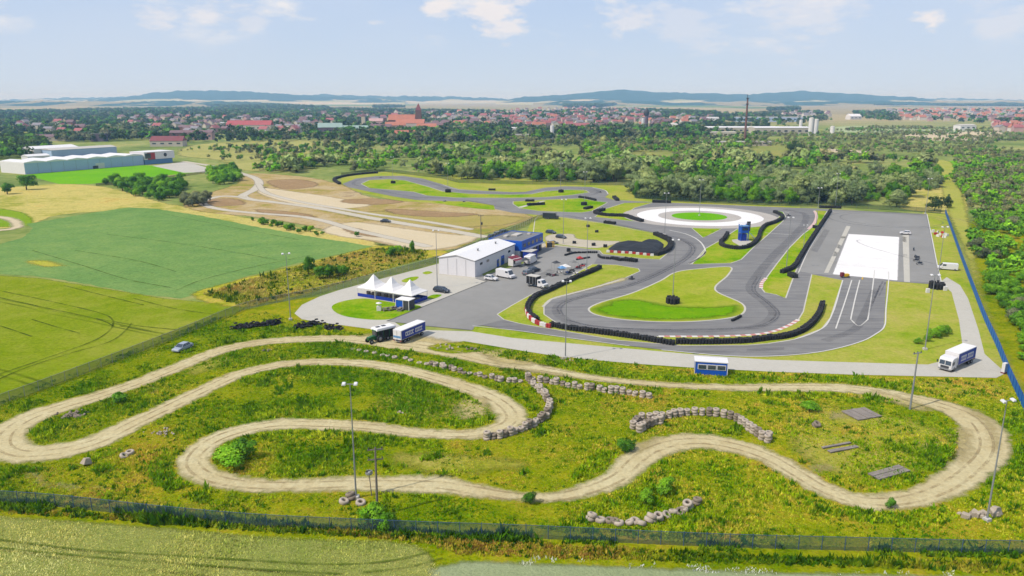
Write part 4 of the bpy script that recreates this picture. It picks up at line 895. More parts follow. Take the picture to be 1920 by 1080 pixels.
tufts('trackside_weeds', edge_w, .5, .3, .9, .11, [(96, 138, 6), (122, 154, 10), (146, 168, 20), (172, 182, 44)], 'rank green weeds in clumps along the edges of the dirt track', 47., 8, near_dirt, .8, .1)
tufts('weed_clumps', edge_w, .6, .3, .9, .12, [(94, 138, 6), (122, 156, 12), (150, 172, 24)], 'scattered clumps of taller green weeds across the meadow', 49., 9, lambda X, Y: (fnoise(X, Y, 4., 67.) > .7) & (dirt_fn(X, Y) < -.4), 1., .1)
# white flowering weeds along the bottom edge
fl = GL([(850, 1046), (1000, 1044), (1200, 1058), (1450, 1068), (1950, 1076), (1950, 1084), (1400, 1076), (1100, 1066), (900, 1056)])
tufts('white_flowers', fl, .4, .2, .4, .05, [(200, 206, 180), (228, 230, 214), (236, 236, 226)], 'white flowering weeds along the edge of the lowest field', 23., 4, lambda X, Y: fnoise(X, Y, 2.5, 77.) > .56, 1., 0.)
# ================================================================ MATERIALS OF THINGS
m_steel = M('galvanised steel', (168, 172, 178), .45, .08, 2., .5, .3); m_lampw = M('white lamp housing', (236, 238, 240), .35, .04)
m_tyre = M('black rubber', (44, 44, 46), .75, .3, 6.); m_tyreg = M('sun bleached tyre', (196, 184, 168), .9, .22, 4.); m_tyred = M('dusty tyre', (150, 138, 122), .9, .25, 4.)
m_wpaint = M('white sheet metal', (244, 244, 247), .45, .03, .4); m_wshade = M('grey white cladding', (236, 237, 243), .5, .04, .4)
m_wroof = M('white roof sheeting', (250, 250, 250), .4, .03, .3); m_blue = M('strong blue cladding', (14, 92, 206), .4, .06, .5, .45)
m_dblue = M('deep blue panel', (26, 58, 168), .45, .08, .6); m_lblue = M('light blue panel', (108, 160, 212), .45, .06, .6); m_fblue = M('blue screening sheet', (6, 118, 204), .6, .06, .3)
m_glass = M('dark window glass', (62, 76, 90), .08, .15, 1., .9); m_grey = M('grey felt roof', (132, 134, 134), .85, .12, .6); m_dgrey = M('dark grey plastic', (72, 74, 78), .6, .12)
m_black = M('black tarpaulin', (36, 38, 42), .7, .25, 1.); m_pvc = M('white tent cloth', (250, 250, 250), .6, .02, .3); m_wood = M('weathered planks', (150, 142, 134), .9, .2, 3.)
m_red = M('faded red paint', (186, 52, 50), .5, .1); m_white = M('white plastic', (236, 236, 234), .5, .05); m_yellow = M('machine yellow', (232, 190, 30), .45, .06)
m_green = M('tractor green', (30, 104, 48), .4, .1); m_maroon = M('maroon awning', (128, 44, 60), .7, .1); m_conc2 = M('cast concrete', (206, 204, 198), .85, .08, 2.); m_stone = M('pale rubble', (190, 178, 160), .95, .2, 2.)
m_pole = M('grey timber pole', (132, 124, 118), .9, .15, 2.); m_brick = M('brown brick', (134, 96, 84), .85, .15, 1.); m_skin = M('skin', (206, 150, 120), .6, .05); m_suit = M('dark racing suit', (44, 46, 60), .7, .15)

# ================================================================ FLOODLIGHT MASTS
def mast(h=15.8):
    r = empty('floodlight_mast'); m = MB(); m.tube((0, 0, .3), (0, 0, h), .125, .05, 10); m.build('pole', m_steel, r)
    m = MB(); m.box((0, 0, .22), (.75, .75, .5)); m.build('foundation', m_conc2, r, .04)
    m = MB(); m.tube((-.85, 0, h - .08), (.85, 0, h - .08), .05, .05, 6); m.build('crossarm', m_steel, r)
    for s in (-1, 1):
        m = MB(); m.box((s * .74, -.16, h + .04), (.5, .62, .2), rx=R(18), taper=.8); L = m.build('floodlight', m_lampw, r, .03)
        m = MB(); m.box((s * .74, -.19, h - .075), (.4, .5, .03), rx=R(18)); m.build('lens', m_glass, L)
    return r
MASTS = [(668, 935, 0, 'standing among pale tyres just left of the wooden pole'), (1850, 977, .3, 'at the lower right corner beside heaped rubble'), (1734, 656, 0, 'beside the low shrubs in the right corner of the circuit grass'),
         (1757, 531, 0, 'rising from the black tyre pile right of the skid pad'), (1735, 401, 0, 'at the far right corner of the skid pad'), (1566, 388, 0, 'between rear fence and far left corner of the skid pad'), (1530, 427, .2, 'beside the far end of the long tyre wall'),
         (1474, 506, 0, 'at the near end of the long tyre wall'), (1311, 405, 0, 'in the middle of the round skid circle lawn'), (1246, 441, 0, 'between skid circle and the tarpaulin covered mound'), (1261, 565, 0, 'on the main infield, its foot ringed by black tyres'),
         (1060, 672, 0, 'on the grass edge below the concrete road'), (545, 600, .4, 'left of the concrete loop beside the black tyre heaps'), (820, 540, 0, 'in front of the white hall gable'), (737, 343, 0, 'inside the far left track loop'), (840, 360, 0, 'on the narrow far infield, second from the left'),
         (1051, 360, 0, 'at the right end of the long far infield'), (1096, 384, 0, 'in the small lawn behind the parked trailer'), (1056, 457, 0, 'behind the blue building on the rough grass'), (1100, 508, 0, 'at the paddock edge by the end of the tyre wall'), (1506, 470, 0, 'halfway along the long tyre wall')]
src = mast()
for i, (x, y, rz, t_) in enumerate(MASTS):
    o = src if i == 0 else copy_tree(src); p_ = G(x, y); o.location = p_; o.rotation_euler.z = rz
    if i == 20: o.scale = (.8, .8, .55)
    T(o, 'tall steel floodlight mast ' + t_, 'light mast', 'floodlight masts round the circuit')

# utility poles
def upole(name, px, h, label, arms, mat, trans=False, lean=0., rz=0.):
    r = empty(name, G(*px), rz, label=label, cat='utility pole'); m = MB(); m.tube((0, 0, -.1), (lean, 0, h), .17, .11, 9); m.build('pole', mat, r)
    for z in arms:
        m = MB(); m.box((lean * z / h, .12, z), (1.9, .12, .14)); a = m.build('crossarm', mat, r)
        for x in (-.8, 0, .8): m = MB(); m.lathe([(0, .3), (.06, .28), (.07, .1), (.05, 0)], (lean * z / h + x, .12, z + .06), 7); m.build('insulator', m_dgrey, a)
    if trans: m = MB(); m.box((.35, 0, h * .72), (.55, .6, .9)); m.build('transformer', m_dgrey, r, .05)
    return r
upole('utility_pole', (708, 968), 9.2, 'grey wooden utility pole with bushes at its foot near the bottom fence', (8.9, 7.6), m_pole, False, .1, .2)
upole('utility_pole', (1706, 768), 10., 'plain grey concrete pole at the bottom of the right dirt loop', (9.8, ), m_steel, False, .15, .4)
upole('utility_pole', (902, 461), 11., 'grey pole with a transformer box behind the white hall', (10.6,), m_pole, True)
r = empty('sensor_post', G(697, 930), 0, label='small leaning post with a round wire cage left of the wooden pole', cat='post')
m = MB(); m.tube((0, 0, 0), (-.2, 0, 3.1), .07, .05, 7); m.build('post', m_pole, r)
m = MB()
for k in range(6): a = k * math.pi / 6; m.tube((-.2 - .45 * math.cos(a), -.45 * math.sin(a), 3.2), (-.2 + .45 * math.cos(a), .45 * math.sin(a), 3.6), .03, .03, 5)
m.lathe([(.45, 3.15), (.5, 3.3), (.45, 3.5)], (-.2, 0, 0), 12); m.build('cage', m_steel, r)

# ================================================================ FENCES
def mesh_mat(name, c, a):
    t = NT(name); t.done(alb(c), .6, .3); tr = t.n('BsdfTransparent'); mx = t.n('MixShader')
    f = t.math('ADD', a - .12, t.math('MULTIPLY', t.noise(t.pos(), .8, 3.), .24)); t.l(f, mx.inputs[0])
    t.l(tr.outputs[0], mx.inputs[1]); t.l(t.b.outputs[0], mx.inputs[2]); t.l(mx.outputs[0], t.out.inputs[0]); return t.m
def resample(P, step):
    out = [P[0].copy()]; acc = 0.
    for i in range(len(P) - 1):
        a, b = P[i], P[i + 1]; L = (b - a).length; s = step - acc
        while s <= L: out.append(a.lerp(b, s / L)); s += step
        acc = (acc + L) % step if L else acc
    return out
def fence(px, h, step, mm, mp, label, smooth=True, pr=.045, cat='fence', name='mesh_fence', rail=True, solid=0.):
    P = spline(GL(px), False, 4) if smooth else GL(px); Q = resample(P, step); r = empty(name, Q[0], 0, label=label, cat=cat); o = Q[0]; Q = [q - o for q in Q]
    m = MB()
    for a, b in zip(Q[:-1], Q[1:]):
        m.add([a + Vector((0, 0, .04)), b + Vector((0, 0, .04)), b + Vector((0, 0, h)), a + Vector((0, 0, h))], [(0, 1, 2, 3)])
    m.build('mesh_panel' if not solid else 'screen_sheet', mm, r)
    if rail:
        m = MB()
        for a, b in zip(Q[:-1], Q[1:]): m.tube(a + Vector((0, 0, h)), b + Vector((0, 0, h)), .03, .03, 4)
        m.build('top_rail', mp, r)
    first = None
    for i, q in enumerate(Q[:100]):
        if first is None: m = MB(); m.tube((0, 0, -.05), (0, 0, h + .12), pr, pr, 6); first = m.build('post', mp, r); first.location = q
        else: c = first.copy(); col.objects.link(c); c.parent = r; c.location = q
    return r
mf1 = mesh_mat('blue grey wire mesh', (62, 88, 104), .5); mf2 = mesh_mat('grey wire mesh', (96, 104, 104), .5); mf3 = mesh_mat('green wire mesh', (52, 78, 52), .55)
m_fpost = M('blue grey fence post', (70, 100, 136), .5, .1)
fence([(-420, 890), (-60, 938), (100, 950), (300, 972), (480, 988), (680, 998), (800, 1003), (1000, 1010), (1200, 1020), (1400, 1028), (1600, 1033), (1800, 1038), (1960, 1040), (2300, 1046)], 1.75, 2.6, mf1, m_fpost, 'low blue grey wire mesh fence running right across the bottom of the picture')
fence([(-140, 808), (0, 760), (120, 716), (260, 662), (350, 626), (430, 592), (470, 578), (560, 560), (640, 541), (720, 520), (800, 498), (830, 488)], 1.9, 2.6, mf2, m_steel, 'grey wire mesh fence running diagonally between the left crops and the circuit')
# the two fences meet at the hall corner
fence([(830, 488), (880, 468), (930, 446), (975, 428), (1008, 412), (1030, 407)], 1.9, 2.8, mf2, m_steel, 'grey mesh fence behind the white hall and the blue building')
fence([(640, 330), (720, 322), (830, 335), (860, 343), (1000, 346), (1180, 348), (1192, 372), (1280, 379), (1440, 386), (1560, 388), (1700, 396), (1775, 401)], 2.2, 5., mf3, m_dgrey, 'dark green mesh fence along the foot of the wood behind the circuit', False)
fence([(180, 349), (260, 343), (340, 331), (395, 324)], 1.6, 4., mf3, m_dgrey, 'dark fence along the near edge of the factory lawn', False)
fence([(1772, 400), (1786, 440), (1802, 486), (1822, 540), (1845, 600), (1870, 655), (1890, 705), (1905, 738), (1925, 780), (1960, 850), (2010, 950)], 2., 3., m_fblue, m_dblue, 'solid bright blue screened fence curving up the right side', True, .05, 'fence', 'screened_fence', True, 1.)
r = empty('gate_cabinet', G(1882, 700), .5, label='small white gate cabinet against the blue fence', cat='cabinet'); m = MB(); m.box((0, 0, 1.1), (.9, .6, 1.8)); m.build('housing', m_white, r, .03); m = MB(); m.box((0, 0, .1), (1., .7, .2)); m.build('plinth', m_maroon, r)

# ================================================================ TYRE WALLS
def stack_mb(mb, x, y, h=1., r=.34, n=9, tyres=4):
    pr = []; dz = h / tyres
    for k in range(tyres): z = k * dz; pr += [(r * .86, z), (r, z + dz * .3), (r, z + dz * .72), (r * .86, z + dz * .98)]
    pr += [(r * .5, h), (r * .42, h - dz)]; mb.lathe(pr, (x, y, 0), n)
def tyre_wall(px, label, rows=2, h=1., mat=None, name='tyre_wall', cat='tyre barrier', smooth=True, jit=.05, world=None):
    P = world or (spline(GL(px), False, 4) if smooth else GL(px)); Q = resample(P, .66); mb = MB(); o = Q[0]
    for i, q in enumerate(Q):
        d = (Q[min(i + 1, len(Q) - 1)] - Q[max(i - 1, 0)]); d = d.normalized() if d.length > 1e-6 else Vector((1, 0, 0)); nn = Vector((-d.y, d.x, 0))
        for k in range(rows):
            w_ = q + nn * ((k - (rows - 1) / 2) * .64) - o; stack_mb(mb, w_.x + random.uniform(-jit, jit), w_.y + random.uniform(-jit, jit), h * random.uniform(.86, 1.1))
    ob = mb.build(name, mat or m_tyre); ob.location = o; return T(ob, label, cat)
def painted_wall(px, label, h=1.):
    Q = resample(spline(GL(px), False, 4), .62); r = empty('painted_tyre_wall', Q[0], 0, label=label, cat='tyre barrier')
    for j in range(0, len(Q), 3):
        mb = MB()
        for q in Q[j:j + 3]: w_ = q - Q[0]; stack_mb(mb, w_.x, w_.y, h * random.uniform(.9, 1.05), .36)
        mb.build('white_section' if (j // 3) % 2 else 'red_section', m_white if (j // 3) % 2 else m_red, r)
tyre_wall([(1125, 504), (1110, 511), (1080, 523), (1055, 535), (1025, 549), (1005, 558), (993, 571), (989, 582), (994, 594), (1008, 604)], 'long black tyre wall curving between paddock and main hairpin', 2, 1.1)
painted_wall([(986, 584), (991, 597), (1003, 607), (1018, 613), (1032, 616)], 'short run of tyres painted red and white at the left of the hairpin')
tyre_wall([(1034, 612), (1060, 618), (1120, 626), (1160, 631), (1200, 637), (1240, 644), (1268, 648)], 'black tyre wall along the near left side of the main loop', 2, 1.05)
tyre_wall([(1270, 645), (1340, 645), (1400, 643), (1440, 638), (1470, 635), (1500, 625), (1520, 611), (1535, 592), (1542, 572)], 'black tyre wall bending round the near right side of the main loop', 2, 1.1)
tyre_wall([(1557, 397), (1535, 430), (1515, 460), (1500, 485), (1486, 505), (1466, 513)], 'long straight black tyre wall between race track and skid pad', 2, 1.2)
tyre_wall([(1482, 518), (1490, 522)], 'small black tyre pile below the end of the straight tyre wall', 3, 1.2)
tyre_wall([(1364, 440), (1359, 449), (1351, 459), (1362, 465), (1383, 468), (1399, 466), (1412, 460), (1422, 449), (1425, 438), (1430, 430), (1437, 424), (1447, 421), (1461, 415), (1468, 410), (1461, 403), (1451, 399)], 'black tyre wall looping round the blue tower', 2, 1.2)
tyre_wall([(637, 346), (627, 337), (655, 330), (692, 326), (708, 325)], 'black tyre wall at the far left end of the track', 3, 1.3)
tyre_wall([(1132, 395), (1116, 400), (1135, 405), (1172, 407), (1185, 411), (1205, 417)], 'black tyre wall left of the skid circle', 3, 1.2)
tyre_wall([(1229, 441), (1243, 447), (1256, 454), (1257, 464), (1247, 474), (1230, 480)], 'black tyre wall hooked round the tarpaulin covered mound', 3, 1.4)
tyre_wall([(1086, 371), (1100, 373), (1117, 377)], 'short black tyre wall on the far infield', 2, 1.)
tyre_wall([(1097, 393), (1110, 390)], 'short black tyre block at the track fork', 3, 1.1)
tyre_wall([(986, 378), (1003, 378)], 'black tyre block left of the concrete path', 3, 1.); tyre_wall([(990, 386), (1022, 384)], 'long black tyre block right of the concrete path', 3, 1.2)
tyre_wall([(1224, 380), (1257, 381)], 'dark tyre wall by the rear fence near the skid circle', 3, 1.3); tyre_wall([(1537, 390), (1576, 391)], 'dark tyre wall by the rear fence near the skid pad', 2, 1.2); tyre_wall([(1151, 371), (1158, 377)], 'black tyre block at the far right bend', 3, 1.3)
tyre_wall([(1134, 419), (1154, 421)], 'black tyre block on the near side of the link road', 3, 1.2); tyre_wall([(917, 357), (929, 357)], 'little black tyre block on the far grass', 3, 1.)
tyre_wall([(1373, 603), (1380, 600), (1390, 594)], 'low dark tyre row at the right tip of the main infield', 1, .5)
tyre_wall([(1060, 480), (1075, 476), (1100, 475), (1120, 475)], 'low line of dark tyres across the paddock', 1, .6); tyre_wall([(1122, 481), (1128, 485), (1145, 487)], 'low wavy line of dark tyres right of the paddock', 1, .7); tyre_wall([(1148, 486), (1156, 488), (1165, 490)], 'heaped dark tyres in the pit lane', 2, .9); tyre_wall([(1171, 489), (1196, 492)], 'higher heap of dark tyres at the pit lane exit', 3, 1.)
tyre_wall([(1082, 488), (1106, 484)], 'short dark line of tyres in the middle of the paddock', 1, .5)
tyre_wall([(1260, 446), (1300, 455)], 'x') if 0 else None
def ring_of_tyres(px, label, r_=1.2, h=1.1):
    c = G(*px); W = [Vector((c.x + r_ * math.cos(t), c.y + r_ * math.sin(t), 0)) for t in np.linspace(0, 6.1, 14)]; tyre_wall(None, label, 2, h, world=W)
ring_of_tyres((1261, 569), 'round black tyre stack protecting the mast on the main infield', 1.1, 1.6); ring_of_tyres((737, 344), 'black tyre ring round the mast in the far left loop', .9, 1.6); ring_of_tyres((840, 361), 'black tyre ring round the second far mast', 1., 1.7)
ring_of_tyres((1052, 361), 'black tyre ring round the mast at the end of the far infield', .9, 1.5); ring_of_tyres((1095, 385), 'black tyre ring round the mast in the small lawn', .9, 1.5); ring_of_tyres((1756, 541), 'tall pile of black tyres at the mast right of the skid pad', 1.4, 1.8); ring_of_tyres((1530, 428), 'black tyre ring at the mast beside the long tyre wall', .8, 1.)
for i, (x, y, t_) in enumerate(((1101, 426, 'in the middle of the rough grass'), (1117, 436, 'right of the middle of the rough grass'), (1075, 457, 'at the edge of the gravel'), (1111, 461, 'below the right mast of the gravel patch'), (1133, 464, 'left of the covered mound'), (1064, 472, 'on the paddock edge'), )):
    c = G(x, y); tyre_wall(None, 'small dark tyre stack ' + t_, 2, 1., world=[c, c + Vector((.7, 0, 0))])
# black tyre heaps left
for px, lab in (([(442, 617), (460, 616), (480, 612), (500, 611), (522, 606)], 'long heap of black tyres left of the corner mast'), ([(555, 617), (570, 614), (585, 611), (600, 608)], 'short heap of black tyres right of the corner mast'), ([(615, 618), (640, 620)], 'low dark tyre row in the grass right of the heaps')):
    P = spline(GL(px), False, 4); mb = MB()
    for q in resample(P, .55):
        for k in range(12):
            w_ = q - P[0]; mb.lathe([(.2, 0), (.34, .03), (.38, .12), (.34, .22), (.2, .25)], (w_.x + random.uniform(-.9, .9), w_.y + random.uniform(-.6, .6), abs(random.gauss(0, .45 if 'heap' in lab else .12))), 8)
    ob = mb.build('tyre_heap', m_tyre); ob.location = P[0]; T(ob, lab, 'tyre heap')

# pale tyre stacks of the dirt track
def tyre_mesh(name, mat):
    mb = MB(); mb.lathe([(.27, 0), (.47, .0), (.54, .07), (.55, .19), (.54, .3), (.47, .37), (.27, .37), (.24, .3), (.24, .07)], n=14, closed=True); return mb, mat
def pale_stack(k, mat):
    r = empty('tyre_stack')
    for i in range(k):
        mb, mt = tyre_mesh('tyre', mat); o = mb.build('tyre', mt, r); o.location = (.05 * math.sin(i * 5.), .05 * math.cos(i * 3.), .38 * i)
    return r
PS = {(k, n_): pale_stack(k, m_) for k in (1, 2, 3) for n_, m_ in (('a', m_tyreg), ('b', m_tyred))}
PSU = set()
def pale(x, y, k, label, group, tilt=0., big=1.):
    key = (k, 'a' if random.random() < .8 else 'b'); s = PS[key]
    o = s if key not in PSU else copy_tree(s); PSU.add(key)
    o.location = (x, y, 0); o.rotation_euler = (tilt, tilt * random.choice((-1, 1)), random.uniform(0, 6)); sc_ = random.uniform(.92, 1.08) * big; o.scale = (sc_, sc_, sc_ * random.uniform(1.05, 1.25)); T(o, label, 'tyre stack', group)
def pale_row(px, step, ks, label, group, j=.12):
    for q in resample(spline(GL(px), False, 4), step): pale(q.x + random.uniform(-j, j), q.y + random.uniform(-j, j), random.choice(ks), label, group)
pale_row([(1187, 803), (1198, 790), (1220, 788), (1240, 786), (1270, 781), (1300, 778), (1330, 779), (1360, 783), (1380, 790), (1400, 803), (1420, 818), (1440, 830)], 1.16, (3,), 'pale stack of worn tyres in the arched row above the right dirt hill', 'pale tyre stacks of the arched row')
pale_row([(1200, 810), (1212, 801), (1226, 796), (1243, 792)], 1.02, (3,), 'pale tyre stack doubling the left end of the arched row', 'pale tyre stacks doubling the arched row')
pale_row([(990, 712), (1000, 724), (1015, 738), (1027, 752), (1031, 765), (1024, 782), (1005, 796), (985, 806), (960, 815), (935, 821), (903, 825)], .98, (2, 3), 'pale tyre stack in the curved wall round the inner dirt bend', 'pale tyre stacks of the curved wall', .18)
pale_row([(1002, 714), (1030, 719), (1055, 724), (1090, 730), (1130, 735), (1170, 740), (1218, 746)], 1.12, (2, 3), 'pale tyre stack in the straight row right of the curved wall', 'pale tyre stacks of the straight row', .25)
pale_row([(790, 682), (830, 690), (870, 700), (910, 708), (950, 716), (985, 715)], 1.15, (1, 2), 'low pale tyre stack half sunk in weeds along the upper dirt lane', 'low pale tyre stacks along the upper lane', .3)
pale_row([(664, 656), (700, 664), (740, 671), (780, 678)], 1.8, (1,), 'single pale tyre in the weeds left of the low tyre stacks', 'single pale tyres above the inner lane', .4)
for x, y, k, t_ in ((1107, 976, 2, 'leftmost in the loose row of tyres by the bottom fence'), (1125, 978, 1, 'second from the left in the loose tyre row'), (1153, 981, 1, 'fourth from the left in the loose tyre row'), (1191, 980, 1, 'just right of the middle of the loose tyre row'), (1226, 977, 1, 'wedged between two stacks of the loose tyre row'), (1248, 968, 1, 'in the gap of the loose tyre row'), (1282, 958, 1, 'below the upper tyre cluster'), (1144, 979, 1, 'third from the left in the loose tyre row'), (1161, 984, 1, 'sunk in the dip of the loose tyre row'), (1182, 982, 1, 'in the middle of the loose tyre row'), (1200, 984, 1, 'right of the middle of the loose tyre row'), (1217, 979, 2, 'tilted in the loose tyre row'), (1234, 975, 2, 'before the gap of the loose tyre row'), (1262, 962, 1, 'leaning between the two tyre clusters'), (1274, 962, 1, 'at the left foot of the upper tyre cluster'), (1290, 952, 2, 'in the upper tyre cluster'), (1306, 945, 2, 'at the upper right end of the tyre cluster'),
                   (645, 943, 1, 'lying left of the twin lamp mast'), (660, 936, 2, 'behind the twin lamp mast'), (677, 945, 1, 'lying right of the twin lamp mast'), (232, 857, 1, 'lying in weeds below the left dirt loop, left one of two'), (243, 851, 1, 'lying in weeds below the left dirt loop, right one of two'), (1528, 800, 2, 'dark alone inside the right dirt loop'), (1440, 824, 3, 'at the lower right end of the arched row')):
    p_ = G(x, y); pale(p_.x, p_.y, k, 'worn tyre ' + t_ if k == 1 else 'worn tyre stack ' + t_, 'loose worn tyres', .0 if k == 3 else random.uniform(0, .45), 1.15)

# rubble and boulders
def rubble(px, n, spread, size, label, mat=m_stone, name='rubble_heap'):
    rg = np.random.default_rng(px[0]); mb = MB()
    for k in range(n):
        x, y = rg.normal(0, spread, 2) * (1, .6); s = size * rg.uniform(.5, 1.3)
        mb.box((x, y, s * .25 + max(0, .3 - abs(x) * .2)), (s, s * rg.uniform(.6, 1), s * rg.uniform(.4, .8)), rg.uniform(0, 3), rg.uniform(.5, .9), rg.uniform(-.4, .4), rg.uniform(-.4, .4))
    o = mb.build(name, mat, None, .05); o.location = G(*px); T(o, label, 'rubble')
rubble((1835, 972), 9, .8, .9, 'pale rubble heap left of the lower right mast'); rubble((1866, 965), 3, .5, 1.6, 'two big pale boulders right of the lower right mast'); rubble((140, 780), 40, 1.2, .5, 'grey brown rubble heap between the left dirt lanes', m_tyred)
rubble((163, 872), 1, .1, 1.2, 'single pale boulder below the left dirt loop', name='boulder'); rubble((310, 812), 26, 1., .35, 'thin scatter of pale rubble above the hairpin'); rubble((1050, 676), 5, .8, .6, 'pale stones at the foot of the mast by the road'); rubble((1070, 678), 3, .5, .5, 'small stones right of the mast foot by the road')
rubble((845, 652), 16, 2.2, .45, 'scattered pale stones on the grass hump right of the blue truck'); rubble((882, 656), 9, .9, .5, 'grey stones at the right end of the grass hump', m_tyred); rubble((500, 660), 6, .5, .4, 'small grey stones on the left infield', m_tyred); rubble((749, 777), 4, .4, .4, 'few pale stones in the middle of the weedy infield')
# timber and slabs
def slabs(px, n, l, w, rz, label, gap=.12, name='slab_stack'):
    r = empty(name, G(*px, .08), rz, label=label, cat='slabs')
    for k in range(n): m = MB(); m.box((0, (k - (n - 1) / 2) * (w + gap), .14 + .03 * math.sin(k * 4)), (l, w, .18), random.uniform(-.03, .03)); m.build('slab', m_wood, r, .02)
slabs((1615, 777), 5, 3.8, .85, 1.9, 'five grey concrete slabs lying side by side in the right loop'); slabs((1568, 836), 1, 5.2, .4, .35, 'long grey plank above its twin inside the right loop', name='plank'); slabs((1581, 843), 2, 5.2, .34, .35, 'pair of long grey planks inside the right loop', .05, 'planks'); slabs((1667, 887), 4, 6., .46, .42, 'four grey boards lying close together near the lowest bend', .03, 'boards')

# ================================================================ BUILDINGS OF THE CIRCUIT
def local(o, p): d = Vector((p[0], p[1], 0)) - Vector((o.location.x, o.location.y, 0)); c, s = math.cos(-o.rotation_euler.z), math.sin(-o.rotation_euler.z); return (d.x * c - d.y * s, d.x * s + d.y * c)
# white hall: gable towards the left front
A, B = G(823.5, 513.5), G(890.8, 520.5); rz = math.atan2(B.y - A.y, B.x - A.x); W, L, he = 11.84, 28.4, 4.8
hall = empty('white_hall', A, rz, label='long white sheet metal hall with low white gable roof at the paddock', cat='hall')
m = MB(); m.add([(0, 0, 0), (W, 0, 0), (W, 0, he), (W / 2, 0, he + 1.15), (0, 0, he), (0, L, 0), (W, L, 0), (W, L, he), (W / 2, L, he + 1.15), (0, L, he)], [(0, 1, 2, 3, 4), (9, 8, 7, 6, 5), (0, 4, 9, 5), (1, 6, 7, 2)]); m.build('wall', m_wshade, hall)
m = MB()
for s in (0, 1):
    x0, x1 = (-.25, W / 2) if s == 0 else (W / 2, W + .25); z0, z1 = (he - .02, he + 1.22) if s == 0 else (he + 1.22, he - .02)
    m.add([(x0, -.3, z0 + .05), (x1, -.3, z1 + .05), (x1, L + .2, z1 + .05), (x0, L + .2, z0 + .05), (x0, -.3, z0 + .2), (x1, -.3, z1 + .2), (x1, L + .2, z1 + .2), (x0, L + .2, z0 + .2)], [(3, 2, 1, 0), (4, 5, 6, 7), (0, 1, 5, 4), (1, 2, 6, 5), (2, 3, 7, 6), (3, 0, 4, 7)])
roof = m.build('roof', m_wroof, hall)
for y in (9.5, 22): m = MB(); m.lathe([(.22, 0), (.22, .7), (.34, .72), (.3, .95), (0, 1.0)], (W * .68, y, he + .75), 10); m.build('roof_vent', m_steel, roof)
for x in (W * .25, W * .5, W * .75): m = MB(); m.box((x, -.035, he / 2 + .1), (.05, .05, he + .1 if x == W * .5 else he)); m.build('panel_seam', m_steel, hall)
m = MB(); m.box((W + .04, L / 2, he - .12), (.14, L, .16)); m.build('gutter', m_dgrey, hall)
for k, y in enumerate((15.5, 19.)):
    m = MB(); m.box((W + .05, y, 1.2 + .3 * k), (.1, 1.3 + k, 2.3 + .5 * k)); d = m.build('door', m_blue, hall); m = MB(); m.box((W + .11, y, 1.6), (.03, .8, .9)); m.build('window', m_glass, d)
for y in (4., 8.5, 24.): m = MB(); m.box((W + .04, y, 3.3), (.08, 1.6, .7)); m.build('window', m_glass, hall)
# blue building
rb = math.atan2(G(1017.5, 438.3, 5.4).y - G(978.4, 454, 5.4).y, G(1017.5, 438.3, 5.4).x - G(978.4, 454, 5.4).x); o0 = G(978.4, 454, 5.6); bb = empty('blue_building', (o0.x, o0.y, 0), rb, label='blue two storey flat roofed pit building at the end of the white hall', cat='building')
LB, WB, HB = 17.5, 12., 5.6
m = MB(); m.box((LB / 2, WB / 2, 4.1), (LB, WB, 3.0)); m.build('upper_storey', m_blue, bb)
m = MB(); m.box((LB / 2, WB / 2 + .3, 1.3), (LB - .1, WB - .7, 2.6)); gf = m.build('ground_floor', m_wshade, bb)
m = MB(); m.box((LB / 2, WB / 2, HB + .03), (LB - .6, WB - .6, .08)); rf = m.build('roof', m_grey, bb)
m = MB(); [m.box(c, d) for c, d in (((LB / 2, .12, HB + .1), (LB + .1, .26, .34)), ((LB / 2, WB - .12, HB + .1), (LB + .1, .26, .34)), ((.12, WB / 2, HB + .1), (.26, WB - .6, .34)), ((LB - .12, WB / 2, HB + .1), (.26, WB - .6, .34)))]; m.build('parapet', m_blue, bb)
for c, d in (((LB * .6, WB * .55, HB + .3), (4.5, 2.2, .45)), ((LB * .35, WB * .7, HB + .35), (2.2, 1.2, .6)), ((LB * .8, WB * .3, HB + .3), (1.2, 1.2, .5))): m = MB(); m.box(c, d); m.build('roof_unit', m_conc2, rf, .05)
for k in range(7):
    x = 1.6 + k * 2.35; m = MB(); m.box((x, -.02 + .3, 1.15), (1.5, .5, 2.2)); m.build('door' if k % 2 else 'window', m_dblue if k % 2 else m_glass, bb)
for k in range(5): m = MB(); m.box((2.2 + k * 3.3, -.03, 4.2), (1.9, .08, 1.1)); m.build('window', m_glass, bb)
m = MB(); m.box((LB / 2, -.35, 2.75), (LB + .2, 1.1, .14)); m.build('canopy', m_wshade, bb)
m = MB(); m.box((1.6, -2.2, 1.35), (4.6, 3., 2.7)); pc2 = m.build('porch', m_dblue, bb); m = MB(); m.box((1.6, -2.2, 2.78), (4.8, 3.2, .14)); m.build('roof', m_conc2, pc2)
for k in range(9): m = MB(); m.box((LB + .6, 1. + k * 1.1, 2.7 - k * .3), (1., .9, .1)); m.build('stair_step', m_steel, bb)
